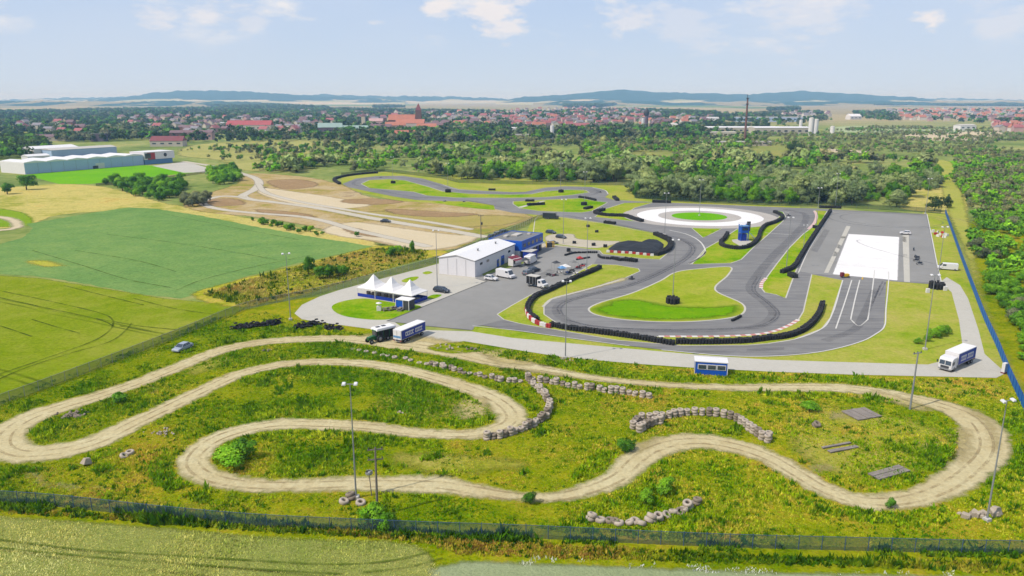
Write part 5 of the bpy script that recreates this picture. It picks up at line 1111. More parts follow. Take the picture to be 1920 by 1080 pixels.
# blue kiosk by the concrete road
a_, b_ = G(1302, 702), G(1363, 706); kz = math.atan2(b_.y - a_.y, b_.x - a_.x); kk = empty('blue_kiosk', a_, kz, label='small blue kiosk with three windows beside the concrete road', cat='kiosk')
m = MB(); m.box((2.95, 1.25, 1.25), (5.9, 2.5, 2.5)); m.build('wall', m_blue, kk, .03); m = MB(); m.box((2.95, 1.35, 2.62), (6.1, 2.9, .2)); m.build('roof', m_wpaint, kk, .03)
for k in range(3):
    m = MB(); m.box((1.35 + k * 1.72, -.03, 1.62), (1.66, .1, 1.)); fr = m.build('window_frame', m_white, kk); m = MB(); m.box((1.35 + k * 1.72, -.06, 1.62), (1.42, .1, .78)); m.build('pane', m_glass, fr)
m = MB(); m.box((5.93, 1.3, 1.05), (.08, .9, 2.)); dr = m.build('door', m_dgrey, kk); m = MB(); m.box((5.99, 1.6, 1.05), (.04, .05, .2)); m.build('handle', m_steel, dr)
for s in (0, 5.9): m = MB(); m.box((s, -.02, 1.25), (.12, .12, 2.5)); m.build('corner_post', m_white, kk)
# blue tower
tw = empty('control_tower', G(1393, 451), .12, label='blue steel control tower with open stair inside the looping tyre wall', cat='tower')
for x in (-1.3, 1.3):
    for y in (-1.2, 1.2): m = MB(); m.box((x, y, 2.9), (.22, .22, 5.8)); m.build('leg', m_blue, tw)
m = MB(); m.box((0, 0, 3.9), (2.9, 2.7, 2.1)); cb = m.build('cabin', m_blue, tw, .04); m = MB(); m.box((0, 0, 5.3), (3.2, 3., .14)); m.build('roof', m_lblue, cb)
for x, y, dx, dy in ((0, -1.4, 2.2, .08), (1.49, 0, .08, 2.)): m = MB(); m.box((x, y, 4.3), (dx, dy, .8)); m.build('window', m_glass, cb)
m = MB(); m.box((-.3, 0, 1.25), (2.2, 2.3, 2.5)); m.build('lower_room', m_dblue, tw)
for k in range(9): m = MB(); m.box((2. + k * .28, -1.5, .3 + (8 - k) * .3), (.32, .8, .06)); m.build('stair_step', m_lblue, tw)
m = MB(); [m.tube((-1.5, y, 5.4), (-1.5, y, 6.3), .03, .03, 5) for y in (-1.3, 0, 1.3)]; [m.tube((1.5, y, 5.4), (1.5, y, 6.3), .03, .03, 5) for y in (-1.3, 0, 1.3)]; m.tube((-1.5, -1.3, 6.3), (1.5, -1.3, 6.3), .03, .03, 5); m.tube((-1.5, 1.3, 6.3), (1.5, 1.3, 6.3), .03, .03, 5); m.build('railing', m_lblue, tw)
bx_ = empty('score_board', G(1402, 447), .2, label='tall dark board on legs just right of the blue tower', cat='board'); m = MB(); m.box((0, 0, 4.4), (1.3, .5, 3.6)); m.build('panel', m_dgrey, bx_, .03); m = MB(); m.tube((-.4, 0, 0), (-.4, 0, 2.7), .07, .07, 6); m.tube((.4, 0, 0), (.4, 0, 2.7), .07, .07, 6); m.build('legs', m_steel, bx_)
sheet('tower_pad', GL([(1372, 450), (1395, 447), (1410, 453), (1402, 458), (1388, 462), (1374, 454)]), zA + .006, m_conc, False)
gt = 0 and empty('timing_gantry', G(1487, 441), .12, label='thin white timing gantry spanning the race track by the tower', cat='gantry')
# marquee: three peaked tents in a row
ta, tb = G(702, 553), G(770, 564); tz = math.atan2(tb.y - ta.y, tb.x - ta.x); TL = (tb - ta).length / 2
for i in range(3):
    c = ta.lerp(tb, i / 2.); t_ = empty('party_tent', (c.x, c.y, 0), tz, label=('leftmost', 'middle', 'rightmost')[i] + ' of three joined white peaked tents with a blue low wall', cat='tent', group='three joined white tents')
    s = TL / 2; pr = [(1.0, 2.35), (.8, 2.62), (.55, 3.1), (.32, 3.9), (.14, 4.9), (.0, 5.6)]; vs = []
    for q, z in pr:
        for x, y in ((-1, -1), (0, -1), (1, -1), (1, 0), (1, 1), (0, 1), (-1, 1), (-1, 0)):
            k = 1. if x and y else .94; vs.append((x * q * s * 1.03, y * q * s * 1.15 * k if not (x and y) else y * q * s * 1.15, z))
    m = MB(); m.add(vs, [(j * 8 + a, j * 8 + (a + 1) % 8, j * 8 + 8 + (a + 1) % 8, j * 8 + 8 + a) for j in range(5) for a in range(8)], False); m.build('canopy', m_pvc, t_)
    m = MB(); m.box((0, 0, 2.28), (s * 2.02, s * 2.26, .22)); m.build('valance', m_pvc, t_)
    for x in (-1, 1):
        for y in (-1, 1): m = MB(); m.tube((x * s * .96, y * s * 1.08, 0), (x * s * .96, y * s * 1.08, 2.3), .06, .06, 6); m.build('leg', m_white, t_)
    for y in (-1,) if i < 2 else (-1, 1): m = MB(); m.box((0, y * s * 1.1, .45), (s * 1.9, .06, .85)); m.build('low_wall', m_dblue, t_)
    if i == 2: m = MB(); m.box((s * 1., 0, .5), (.06, s * 2.1, .9)); m.build('low_wall', m_dblue, t_)
    for q in range(3): m = MB(); m.box((-s * .6 + q * s * .6, -.2, .4), (1., .6, .75)); m.build('bench', m_wood, t_)
cq = G(757, 580); ck = empty('stall_container', (cq.x, cq.y, 0), tz + .1, label='white roofed stall with blue side panel in front of the right tent', cat='stall')
m = MB(); m.box((.2, .6, 1.2), (3.6, 2.6, 2.4)); m.build('body', m_dgrey, ck); m = MB(); m.box((-.7, -.74, 1.25), (2., .06, 2.)); m.build('blue_panel', m_blue, ck); m = MB(); m.box((.2, .6, 2.48), (3.9, 2.9, .16)); m.build('roof', m_pvc, ck)
for x, y in ((-1.75, -.8), (.35, -.8), (2., -.8)): m = MB(); m.box((x, y, 1.2), (.14, .1, 2.4)); m.build('post', m_white, ck)
for i, (x, y) in enumerate(((724, 583), (733, 582), (742, 580), (750, 583))):
    tb_ = empty('picnic_table', G(x, y), .5 + i * .3, label=('first', 'second', 'third', 'fourth')[i] + ' grey picnic table from the left before the stall', cat='table', group='picnic tables before the stall')
    m = MB(); m.box((0, 0, .74), (1.8, .75, .06)); m.build('tabletop', m_wood, tb_)
    for s in (-1, 1): m = MB(); m.box((0, s * .62, .44), (1.8, .26, .05)); m.build('seat', m_wood, tb_)
    for s in (-1, 1): m = MB(); m.box((s * .7, 0, .37), (.08, 1.3, .7), taper=.6); m.build('leg', m_wood, tb_)
u = empty('ice_cream_stand', G(711, 583), 0, label='small white stand with a round white top on the loop lawn', cat='stand'); m = MB(); m.box((0, 0, .6), (1.1, .8, 1.2)); m.build('cabinet', m_white, u, .05); m = MB(); m.lathe([(0, 2.2), (.7, 1.95), (.75, 1.85)], n=10); m.tube((0, 0, 1.2), (0, 0, 2.), .04, .04, 5); m.build('parasol', m_white, u)
# covered mound
mp = GL([(1143, 471), (1150, 460), (1165, 457), (1200, 461), (1213, 459), (1225, 452), (1240, 455), (1245, 462), (1238, 474), (1228, 479), (1190, 477)])
cx = sum(q.x for q in mp) / len(mp); cy = sum(q.y for q in mp) / len(mp); S_ = spline(mp, True, 3); n_ = len(S_); m = MB(); vs = []
for k, z in ((1., .05), (.88, .9), (.66, 1.5), (.35, 1.7)): vs += [((q.x - cx) * k, (q.y - cy) * k + (1 - k) * 1., z + .12 * math.sin(i * 2.3)) for i, q in enumerate(S_)]
vs.append((0, 1.2, 1.75)); m.add(vs, [(j * n_ + i, j * n_ + (i + 1) % n_, (j + 1) * n_ + (i + 1) % n_, (j + 1) * n_ + i) for j in range(3) for i in range(n_)] + [(3 * n_ + i, 3 * n_ + (i + 1) % n_, 4 * n_) for i in range(n_)], False)
mo = m.build('covered_mound', m_black); mo.location = (cx, cy, 0); T(mo, 'low mound covered with black tarpaulin behind the red and white blocks', 'mound')
bl = resample(GL([(1140, 474), (1180, 476), (1228, 481)]), 1.25)
for i, q in enumerate(bl):
    m = MB(); m.box((0, 0, .42), (1.2, .5, .84), taper=.86); o = m.build('barrier_block', m_white if i % 2 == 0 else m_red, None, .05); o.location = q; o.rotation_euler.z = -.12
    T(o, ('white' if i % 2 == 0 else 'red') + ' barrier block in the row before the tarpaulin covered mound', 'barrier block', ('white' if i % 2 == 0 else 'red') + ' barrier blocks before the mound')
for i, (x, y) in enumerate(((1754, 440), (1758, 437), (1762, 441), (1767, 438), (1772, 441), (1776, 443), (1765, 445), (1758, 444), (1770, 446))):
    m = MB(); m.box((0, 0, .45), (1.5, .5, .9), taper=.7); o = m.build('plastic_barrier', m_white if i % 3 else m_red, None, .05); o.location = G(x, y); o.rotation_euler.z = i * .7
    T(o, ('white' if i % 3 else 'red') + ' plastic barrier dumped right of the skid pad', 'barrier', ('white' if i % 3 else 'red') + ' plastic barriers dumped by the skid pad')
for x, y, mt, lab in ((1772, 545, m_white, 'white cabinet on the grass below the tyre pile'), (1739, 549, m_white, 'small white box left of the tyre pile'), (1749, 436, m_white, 'white marker at the skid pad edge')):
    m = MB(); m.box((0, 0, .6), (.9, .6, 1.2)); o = m.build('cabinet', mt, None, .04); o.location = G(x, y); T(o, lab, 'cabinet')
fr = empty('yellow_frame', G(1030, 464), .2, label='yellow framed dark box beside the blue building', cat='frame'); m = MB(); m.box((0, 0, .8), (1.9, 1., 1.5)); m.build('box', m_dgrey, fr); m = MB(); [m.box((x, 0, .95), (.14, 1.1, 1.9)) for x in (-1.05, 1.05, 1.6)]; m.box((.3, 0, 1.85), (2.7, .2, .14)); m.build('frame', m_yellow, fr)
# ================================================================ VEHICLES
def wheel(parent, x, y, r=.32, w=.22):
    m = MB(); m.lathe([(r * .55, -w / 2), (r * .92, -w / 2), (r, -w * .3), (r, w * .3), (r * .92, w / 2), (r * .55, w / 2)], (x, y, r), 14, 'y', True); t_ = m.build('wheel', m_tyre, parent)
    m = MB(); s = 1 if y > 0 else -1; m.lathe([(0, s * w * .42), (r * .5, s * w * .4), (r * .56, s * w * .2)], (x, y, r), 12, 'y'); m.build('rim', m_steel, t_)
def car(px, rz, paint, label, L=4.3, W=1.75, H=1.45, kind='hatch', name='parked_car', cat='car', group=None):
    r = empty(name, G(*px), rz, label=label, cat=cat, group=group); h, y = L / 2, W / 2
    if kind == 'van':
        m = MB(); m.side([(-h, .35), (h, .35), (h, .95), (h - .75, 1.15), (h - 1.35, H - .06), (h - 1.5, H), (-h + .1, H), (-h, H - .1)], -y, y); m.build('body', paint, r, .07)
        m = MB(); m.add([(h - .72, -y * .86, 1.2), (h - .72, y * .86, 1.2), (h - 1.3, y * .8, H - .12), (h - 1.3, -y * .8, H - .12)], [(0, 1, 2, 3)]); o = m.build('windscreen', m_glass, r); o.location.x = .04
        for s in (-1, 1): m = MB(); m.box((h - 1.75, s * (y + .01), H - .5), (.95, .03, .5)); m.build('side_window', m_glass, r)
    else:
        m = MB(); m.side([(-h, .32), (h, .32), (h, .62), (h - .15, .78), (h - 1.05, .92), (-h + .25, .98), (-h, .85)], -y, y); m.build('body', paint, r, .08)
        m = MB(); b = -h + (.15 if kind == 'hatch' else .75); f = h - 1.05
        vs = [(b, -y * .93, .9), (f, -y * .93, .9), (f, y * .93, .9), (b, y * .93, .9), (b + .35, -y * .76, H - .05), (f - .75, -y * .76, H - .05), (f - .75, y * .76, H - .05), (b + .35, y * .76, H - .05)]
        m.add(vs, [(0, 1, 5, 4), (1, 2, 6, 5), (2, 3, 7, 6), (3, 0, 4, 7), (4, 5, 6, 7)]); m.build('window_glass', m_glass, r)
        m = MB(); m.box(((b + f) / 2 - .2, 0, H - .02), (f - b - 1.05, W * .76, .07)); m.build('roof', paint, r, .03)
        m = MB()
        for s in (-1, 1):
            for q0, q1 in (((b, .9), (b + .36, H - .03)), ((f, .9), (f - .75, H - .03)), (((b + f) / 2, .9), ((b + f) / 2 - .1, H - .03))): m.tube((q0[0], s * y * .93, q0[1]), (q1[0], s * y * .765, q1[1]), .045, .04, 5)
        m.build('pillar', paint, r)
    for x in (-h + .8, h - .8):
        for s in (-1, 1): wheel(r, x, s * (y - .08))
    for s in (-1, 1):
        m = MB(); m.box((h - .02, s * (y - .3), .68), (.08, .36, .16)); m.build('headlight', m_lampw, r); m = MB(); m.box((-h + .01, s * (y - .24), .74), (.08, .3, .18)); m.build('tail_light', m_red, r)
        m = MB(); m.box((h - 1.2, s * (y + .09), 1.), (.12, .2, .14)); m.build('wing_mirror', paint, r)
    m = MB(); m.box((0, 0, .27), (L - .5, W - .5, .2)); m.build('underbody', m_dgrey, r)
    return r
p_dark = M('dark car paint', (44, 52, 68), .3, .1, 1., .6); p_grey = M('grey car paint', (120, 126, 134), .35, .1, 1., .6); p_pale = M('pale blue car paint', (168, 180, 200), .35, .12, 1., .6); p_white = M('white car paint', (236, 237, 240), .35, .03, 1., .5); p_silver = M('silver paint', (188, 190, 196), .35, .06, 1., .6)
car((343, 656), heading((362, 648), (328, 663)), p_pale, 'pale blue saloon standing in the weeds by the diagonal fence', kind='saloon', L=4.5)
car((828, 548), heading((812, 545), (845, 550)), p_dark, 'dark blue estate car beside the mast in front of the white hall', kind='hatch', L=4.6)
car((723, 417), heading((710, 417), (738, 418)), p_dark, 'dark car driving alone on the gravel road', kind='saloon')
car((921, 526), heading((910, 524), (935, 527)), p_white, 'small white hatchback at the front corner of the white hall', L=3.9)
car((990, 515), heading((975, 518), (1003, 508)), p_grey, 'grey car in front of the maroon awning', kind='hatch'); car((1001, 510), heading((985, 513), (1010, 507)), p_dark, 'dark car right of the grey one before the caravans', kind='hatch')
car((1697, 440), heading((1705, 441), (1690, 440)), p_white, 'small white car at the far end of the right concrete strip', L=3.8)
car((1776, 506), heading((1788, 507), (1762, 505)), p_white, 'white delivery van on the grass by the blue fence', 5.4, 1.95, 2.1, 'van', 'parked_van', 'van')
car((948, 521), heading((935, 519), (962, 524)), p_white, 'white camper van with a dark side opening beside the hall', 5.8, 2.1, 2.4, 'van', 'camper_van', 'van')
car((995, 494), heading((985, 499), (1004, 489)), p_white, 'white motorhome standing before the blue building', 6., 2.2, 2.7, 'van', 'motorhome', 'van')
car((1036, 458), heading((1028, 459), (1045, 457)), p_silver, 'silver car on the gravel behind the yellow frame', L=4.2); car((1052, 447), heading((1045, 446), (1060, 448)), p_dark, 'dark car on the rough grass behind the blue building', L=4.)
car((1033, 438), heading((1025, 437), (1042, 439)), p_dark, 'dark car farthest back on the rough grass', L=4.)
car((24, 324), .2, p_silver, 'silver car at the left end of the grey factory', L=4.4)
for i, (x, y) in enumerate(((925, 446), (935, 441), (945, 437))): car((x, y), .6 + i * .1, (p_dark, p_grey, p_dark)[i], ('nearest', 'middle', 'farthest')[i] + ' of three dark cars parked behind the blue building', L=4.2, group='cars parked behind the blue building')
def lorry(px, rz, label, Lb, cabin, name, side, rear_band, stripe=True):
    r = empty(name, G(*px), rz, label=label, cat='truck'); x0 = -Lb / 2
    m = MB(); m.box((x0 + Lb / 2, 0, 2.55), (Lb, 2.5, 2.75)); bx = m.build('cargo_box', m_wpaint, r, .04)
    m = MB(); m.box((x0 + Lb / 2, 0, 3.96), (Lb + .04, 2.54, .08)); m.build('box_roof', m_wroof, r)
    for s in (-1, 1):
        m = MB(); m.box((x0 + Lb / 2, s * 1.262, 2.5), (Lb - .2, .04, 2.55)); cu = m.build('side_curtain', side, r)
        m = MB()                                                # the smudged pale lettering along the curtain
        for q0, q1 in ((.16, .5), (.56, .86)):
            xa, xb = x0 + Lb * q0, x0 + Lb * q1; nl = 5
            for k in range(nl):
                xx = xa + (xb - xa) * (k + .5) / nl; wl = (xb - xa) / nl * .8
                m.box((xx, s * 1.29, 2.95), (wl, .02, .34)); m.box((xx - wl * .3, s * 1.29, 2.35), (wl * .4, .02, .9)); m.box((xx + wl * .1, s * 1.29, 2.0), (wl * .8, .02, .3))
        m.build('pale_lettering', m_lampw, cu)
        m = MB(); m.box((x0 + Lb / 2, s * 1.27, 1.24), (Lb, .06, .14)); m.build('side_rail', m_steel, r)
    m = MB(); m.box((x0 - .03, 0, 2.5), (.06, 2.3, 2.6)); rd = m.build('rear_door', m_wpaint, r)
    m = MB(); m.box((x0 - .07, 0, 2.0), (.03, 2.2, .62)); m.build('blue_band', m_lblue, rd); m = MB(); m.box((x0 - .08, 0, 2.5), (.03, .04, 2.5)); m.build('door_gap', m_dgrey, rd)
    m = MB(); m.box((0 + (1 if cabin else 0), 0, .95), (Lb + (1.5 if cabin else 0), 1., .3)); m.build('chassis', m_dgrey, r); m = MB(); m.box((x0 + .1, 0, .62), (.14, 2.2, .16)); m.build('underrun_bar', m_steel, r)
    for s in (-1, 1): m = MB(); m.box((x0 - .02, s * 1., .85), (.08, .4, .16)); m.build('tail_light', m_red, r)
    ws = [x0 + 1.3, x0 + 2.5] + ([Lb / 2 + 1.2] if cabin else [Lb / 2 - 1.2])
    for x in ws:
        for s in (-1, 1): wheel(r, x, s * 1.05, .5, .35)
    if cabin:
        a = Lb / 2 + .25; m = MB(); m.side([(a, .55), (a + 2.15, .55), (a + 2.2, 1.5), (a + 2.02, 2.7), (a + 1.7, 3.15), (a, 3.3)], -1.22, 1.22); cbn = m.build('cab', p_white, r, .1)
        m = MB(); m.add([(a + 2.25, -1.05, 1.62), (a + 2.25, 1.05, 1.62), (a + 2.1, 1., 2.55), (a + 2.1, -1., 2.55)], [(0, 1, 2, 3)]); m.build('windscreen', m_glass, cbn)
        m = MB(); m.box((a + 2.24, 0, 2.05), (.06, .1, 1.)); m.build('screen_pillar', p_white, cbn)
        for s in (-1, 1):
            m = MB(); m.box((a + 1.4, s * 1.23, 2.05), (.9, .04, .75)); m.build('side_window', m_glass, cbn); m = MB(); m.box((a + 2.2, s * 1.42, 2.15), (.12, .22, .6)); m.build('wing_mirror', m_dgrey, cbn)
            m = MB(); m.box((a + 2.22, s * .9, .85), (.08, .36, .2)); m.build('headlight', m_lampw, cbn)
        m = MB(); m.box((a + 2.24, 0, 1.12), (.06, 1.5, .5)); m.build('grille', m_dgrey, cbn); m = MB(); m.box((a + 2.26, 0, .6), (.1, 2.3, .26)); m.build('bumper', m_steel, cbn)
    return r
f0, f1, rr = G(1762, 698), G(1783, 700), G(1824, 681); d = Vector((f1.x - rr.x, f1.y - rr.y, 0)); hd = math.atan2(d.y, d.x); nn = Vector((-math.sin(hd), math.cos(hd), 0))
c = f1 - d.normalized() * (2.45 + 3.8) - nn * 1.25
t1 = lorry((0, 600), hd, 'white cab truck with blue lettered curtain sides at the right road junction', 7.6, True, 'box_truck', m_dblue, True); t1.location = (c.x, c.y, 0); t1.scale = (1, 1, .82)
r0, r1, ff_ = G(742, 641), G(754, 646.5), G(797, 628); d = Vector((ff_.x - r1.x, ff_.y - r1.y, 0)); hd = math.atan2(d.y, d.x); nn = Vector((-math.sin(hd), math.cos(hd), 0)); c = r1 + d.normalized() * 4.2 + nn * 1.25
t2 = lorry((0, 600), hd, 'blue sided box truck seen from its white and light blue rear doors', 8.4, False, 'box_truck', m_dblue, True); t2.location = (c.x, c.y, 0); t2.scale = (1, .88, .74)
# flatbed with a black container
r = empty('flatbed_truck', G(1009, 539), heading((995, 536), (1022, 541)), label='white cab truck carrying a black crate body in the paddock', cat='truck')
m = MB(); m.box((-1.6, 0, 1.9), (3.4, 2.2, 2.1)); cr_ = m.build('crate_body', m_black, r); m = MB(); m.box((-1.6, 0, 3.), (3.5, 2.3, .12)); m.build('body_roof', m_conc2, r)
for x in (-3.2, -2.1, -1., 0.): m = MB(); m.box((x, -1.13, 1.9), (.1, .06, 2.1)); m.build('upright', m_steel, cr_)
m = MB(); m.side([(.4, .45), (2.7, .45), (2.7, 1.15), (2.1, 1.35), (1.5, 2.25), (.4, 2.3)], -1.05, 1.05); cbn = m.build('cab', p_white, r, .08)
m = MB(); m.add([(2.14, -.9, 1.4), (2.14, .9, 1.4), (1.6, .85, 2.15), (1.6, -.85, 2.15)], [(0, 1, 2, 3)]); o = m.build('windscreen', m_glass, cbn); o.location.x = .03
for s in (-1, 1): m = MB(); m.box((1.1, s * 1.06, 1.75), (.8, .03, .6)); m.build('side_window', m_glass, cbn); m = MB(); m.box((2.71, s * .8, .85), (.05, .3, .18)); m.build('headlight', m_lampw, cbn)
m = MB(); m.box((-.6, 0, .7), (5.6, .9, .2)); m.build('chassis', m_dgrey, r)
for x in (-2.4, 1.8):
    for s in (-1, 1): wheel(r, x, s * .92, .4, .28)
# tractor and its white roofed trailer
r = empty('tractor', G(703, 642), heading((715, 637), (690, 643)), label='green tractor hitched to the white roofed trailer left of the blue truck', cat='tractor')
m = MB(); m.side([(-.9, .7), (1.7, .7), (1.75, 1.35), (.3, 1.5), (-.9, 1.4)], -.45, .45); m.build('bonnet', m_green, r, .06)
m = MB(); m.box((-.5, 0, 2.0), (1.3, 1.3, 1.1)); cb = m.build('cab', m_glass, r); m = MB(); m.box((-.5, 0, 2.6), (1.5, 1.5, .12)); m.build('roof', m_green, cb)
for x, rr_, w_ in ((-.8, .8, .45), (1.3, .5, .3)):
    for s in (-1, 1): wheel(r, x, s * .85, rr_, w_)
r = empty('service_trailer', G(720, 637), heading((705, 640), (738, 632)), label='white roofed trailer with dark open sides between tractor and blue truck', cat='trailer')
m = MB(); m.box((0, 0, 2.75), (5., 2.5, .5), taper=.9); m.build('roof', m_wroof, r, .08); m = MB(); m.box((0, 0, 1.5), (4.4, 2.1, 1.7)); m.build('body', m_black, r)
for x in (-2, -.7, .7, 2):
    for s in (-1, 1): m = MB(); m.box((x, s * 1.12, 1.7), (.1, .08, 1.7)); m.build('post', m_green, r)
for x in (-1.3, .1):
    m = MB(); m.box((x, .2, 3.03), (.9, .7, .1)); m.build('roof_hatch', m_dgrey, r)
for x in (-1, .4):
    for s in (-1, 1): wheel(r, x, s * .95, .5, .35)
# maroon awning kiosk and dark trailer
r = empty('food_trailer', G(969, 500), heading((958, 503), (982, 497)), label='white fronted food trailer with a maroon sloping awning', cat='trailer')
m = MB(); m.box((0, .8, 1.4), (4., 2., 2.2)); m.build('body', m_white, r, .05); m = MB(); m.add([(-2.1, -1.3, 2.1), (2.1, -1.3, 2.1), (2.1, 1.9, 3.), (-2.1, 1.9, 3.)], [(0, 1, 2, 3)]); m.build('awning', m_maroon, r)
m = MB(); m.box((0, -1.3, 1.75), (4.2, .08, .75)); m.build('front_panel', m_white, r); m = MB(); m.box((0, -.25, 1.4), (3., .06, .9)); m.build('counter_opening', m_dgrey, r)
for s in (-1, 1): wheel(r, 0, s * .3 + .8, .32)
r = empty('box_trailer', G(1032, 411), heading((1022, 411), (1045, 412)), label='long dark blue box trailer parked by the link road', cat='trailer'); m = MB(); m.box((-.4, 0, 1.7), (5.6, 2.3, 2.2)); m.build('body', p_dark, r, .08); m = MB(); m.box((-.4, 0, 2.83), (5.7, 2.4, .08)); m.build('roof', m_grey, r); m = MB(); m.box((2.9, 0, 1.), (1.2, 1.8, 1.2)); m.build('nose', m_dgrey, r, .1)
for x in (-1.6, -.6):
    for s in (-1, 1): wheel(r, x, s * 1.05, .45, .3)
# karts and awnings in the paddock
def kart(px, rz, paint, label, driver=False):
    r = empty('racing_kart', G(*px), rz, label=label, cat='kart', group=None)
    m = MB(); m.box((0, 0, .1), (1.5, .55, .06)); m.tube((-.7, -.5, .12), (.75, -.35, .12), .03, .03, 5); m.tube((-.7, .5, .12), (.75, .35, .12), .03, .03, 5); m.build('frame', m_dgrey, r)
    m = MB(); m.side([(.5, .08), (1.0, .08), (.95, .25), (.6, .34)], -.5, .5); m.build('nose', paint, r, .05)
    for s in (-1, 1): m = MB(); m.box((0, s * .62, .2), (.85, .22, .24), taper=.8); m.build('side_pod', paint, r, .03)
    m = MB(); m.side([(-.45, .1), (.05, .1), (.05, .2), (-.3, .25), (-.4, .6), (-.52, .6)], -.2, .2); m.build('seat', m_black, r)
    m = MB(); m.lathe([(.13, 0), (.16, .02), (.13, .04)], (.35, 0, .48), 10); m.tube((.6, 0, .15), (.36, 0, .48), .015, .015, 5); m.build('steering_wheel', m_black, r); m = MB(); m.box((-.55, -.35, .28), (.3, .28, .3)); m.build('engine', m_steel, r)
    for x, w_ in ((-.52, .2), (.52, .13)):
        for s in (-1, 1): wheel(r, x, s * .6, .14, w_)
    return r
def person(name, loc, rz, pts, edges, radii, mat, label, helmet=None):
    me = bpy.data.meshes.new(name); me.from_pydata(pts, edges, []); o = bpy.data.objects.new(name, me); col.objects.link(o); me.materials.append(mat)
    sk_ = o.modifiers.new('skin', 'SKIN'); sb = o.modifiers.new('sub', 'SUBSURF'); sb.levels = sb.render_levels = 1
    for v, q in zip(me.skin_vertices[0].data, radii): v.radius = (q, q)
    me.skin_vertices[0].data[0].use_root = True
    o.location = loc; o.rotation_euler.z = rz; T(o, label, 'person')
    if helmet: m = MB(); m.lathe([(0, .27), (.1, .24), (.15, .14), (.155, .02), (.12, -.09), (.07, -.11)], helmet, 12); m.build('helmet', m_white, o)
    return o
kh = heading((1195, 516), (1172, 527)); kart((1184, 524), kh, m_dgrey, 'dark kart driving alone on the main track')
kp = G(1184, 524)
person('person', (kp.x, kp.y, .02), kh, [(-.15, 0, .28), (-.25, 0, .55), (-.3, 0, .8), (-.28, 0, .92), (-.27, 0, 1.05), (-.27, .2, .76), (-.02, .28, .55), (.28, .12, .5), (-.27, -.2, .76), (-.02, -.28, .55), (.28, -.12, .5), (.02, .12, .27), (.35, .16, .42), (.68, .14, .22), (.02, -.12, .27), (.35, -.16, .42), (.68, -.14, .22)],
       [(0, 1), (1, 2), (2, 3), (3, 4), (2, 5), (5, 6), (6, 7), (2, 8), (8, 9), (9, 10), (0, 11), (11, 12), (12, 13), (0, 14), (14, 15), (15, 16)], [.15, .15, .13, .06, .09, .07, .05, .04, .07, .05, .04, .09, .07, .05, .09, .07, .05], m_suit, 'driver in a dark suit and white helmet seated in the lone kart', (-.27, 0, 1.05))
for i, (x, y, pt, lab) in enumerate(((1028, 516, m_dgrey, 'dark kart at the left of the paddock group'), (1035, 518, m_maroon, 'maroon kart before the white canopy'), (1042, 517, m_dgrey, 'dark kart beside the maroon one'), (1066, 512, m_blue, 'blue kart right of the white canopy'), (1073, 508, m_dgrey, 'dark kart near the paddock edge'), (1085, 502, m_red, 'red kart by the paddock grass'), (1092, 499, m_red, 'last red kart before the mast'), (1078, 513, m_white, 'white kart on the grass edge'), (1048, 512, m_white, 'white kart behind the canopy'),
                                 (745, 340, m_dgrey, 'dark kart in the far left bend'), (870, 379, m_dgrey, 'dark kart on the lower far straight'), (834, 378, m_dgrey, 'second dark kart on the lower far straight'), (714, 333, m_dgrey, 'dark kart at the top of the far bend'), (1125, 361, m_dgrey, 'dark kart in the far right bend'), (1479, 405, m_dgrey, 'dark kart leaving the skid circle bend'))):
    kart((x, y), i * .8, pt, lab)
def canopy(px, mc, label, s=2.6):
    r = empty('pop_up_canopy', G(*px), .4, label=label, cat='canopy'); m = MB(); h = s / 2
    m.add([(-h, -h, 2.1), (h, -h, 2.1), (h, h, 2.1), (-h, h, 2.1), (0, 0, 2.8)], [(0, 1, 4), (1, 2, 4), (2, 3, 4), (3, 0, 4)]); m.build('canopy', mc, r)
    for x in (-h, h):
        for y in (-h, h): m = MB(); m.tube((x, y, 0), (x, y, 2.1), .03, .03, 5); m.build('leg', m_steel, r)
canopy((1060, 513), m_white, 'white pop up canopy in the middle of the paddock group'); canopy((1054, 516), m_lblue, 'light blue pop up canopy beside the white one', 2.2); canopy((1043, 506), m_dgrey, 'grey pop up canopy behind the blue one', 2.2); canopy((1075, 505), m_grey, 'pale grey pop up canopy near the paddock edge', 2.2); canopy((1087, 497), m_red, 'red pop up canopy nearest the mast', 1.8)
canopy((985, 500), m_dgrey, 'dark pop up canopy between awning and motorhome', 2.6); canopy((962, 493), m_white, 'white pop up canopy at the hall door', 2.)
# motorcycles on the pad, yellow machine
for i, (x, y) in enumerate(((1713, 470), (1716, 484), (1720, 486), (1718, 491), (1724, 497))):
    r = empty('motorcycle', G(x, y), .9 + i * .5, label=('farthest', 'second', 'third', 'fourth', 'nearest')[i] + ' dark motorcycle in the loose line right of the wet panel', cat='motorcycle', group='motorcycles on the skid pad')
    for x_ in (-.7, .7): m = MB(); m.lathe([(.2, -.06), (.3, -.05), (.33, 0), (.3, .05), (.2, .06)], (x_, 0, .33), 12, 'y', True); m.build('wheel', m_tyre, r)
    m = MB(); m.side([(-.6, .5), (-.2, .35), (.3, .35), (.55, .75), (.3, .95), (-.1, .85), (-.75, .9)], -.15, .15); m.build('body', p_dark, r, .04); m = MB(); m.tube((.7, 0, .33), (.5, 0, 1.), .035, .035, 5); m.tube((.48, -.35, 1.02), (.48, .35, 1.02), .025, .025, 5); m.build('fork', m_steel, r); m = MB(); m.box((-.3, 0, .92), (.7, .26, .1)); m.build('seat', m_black, r, .03)
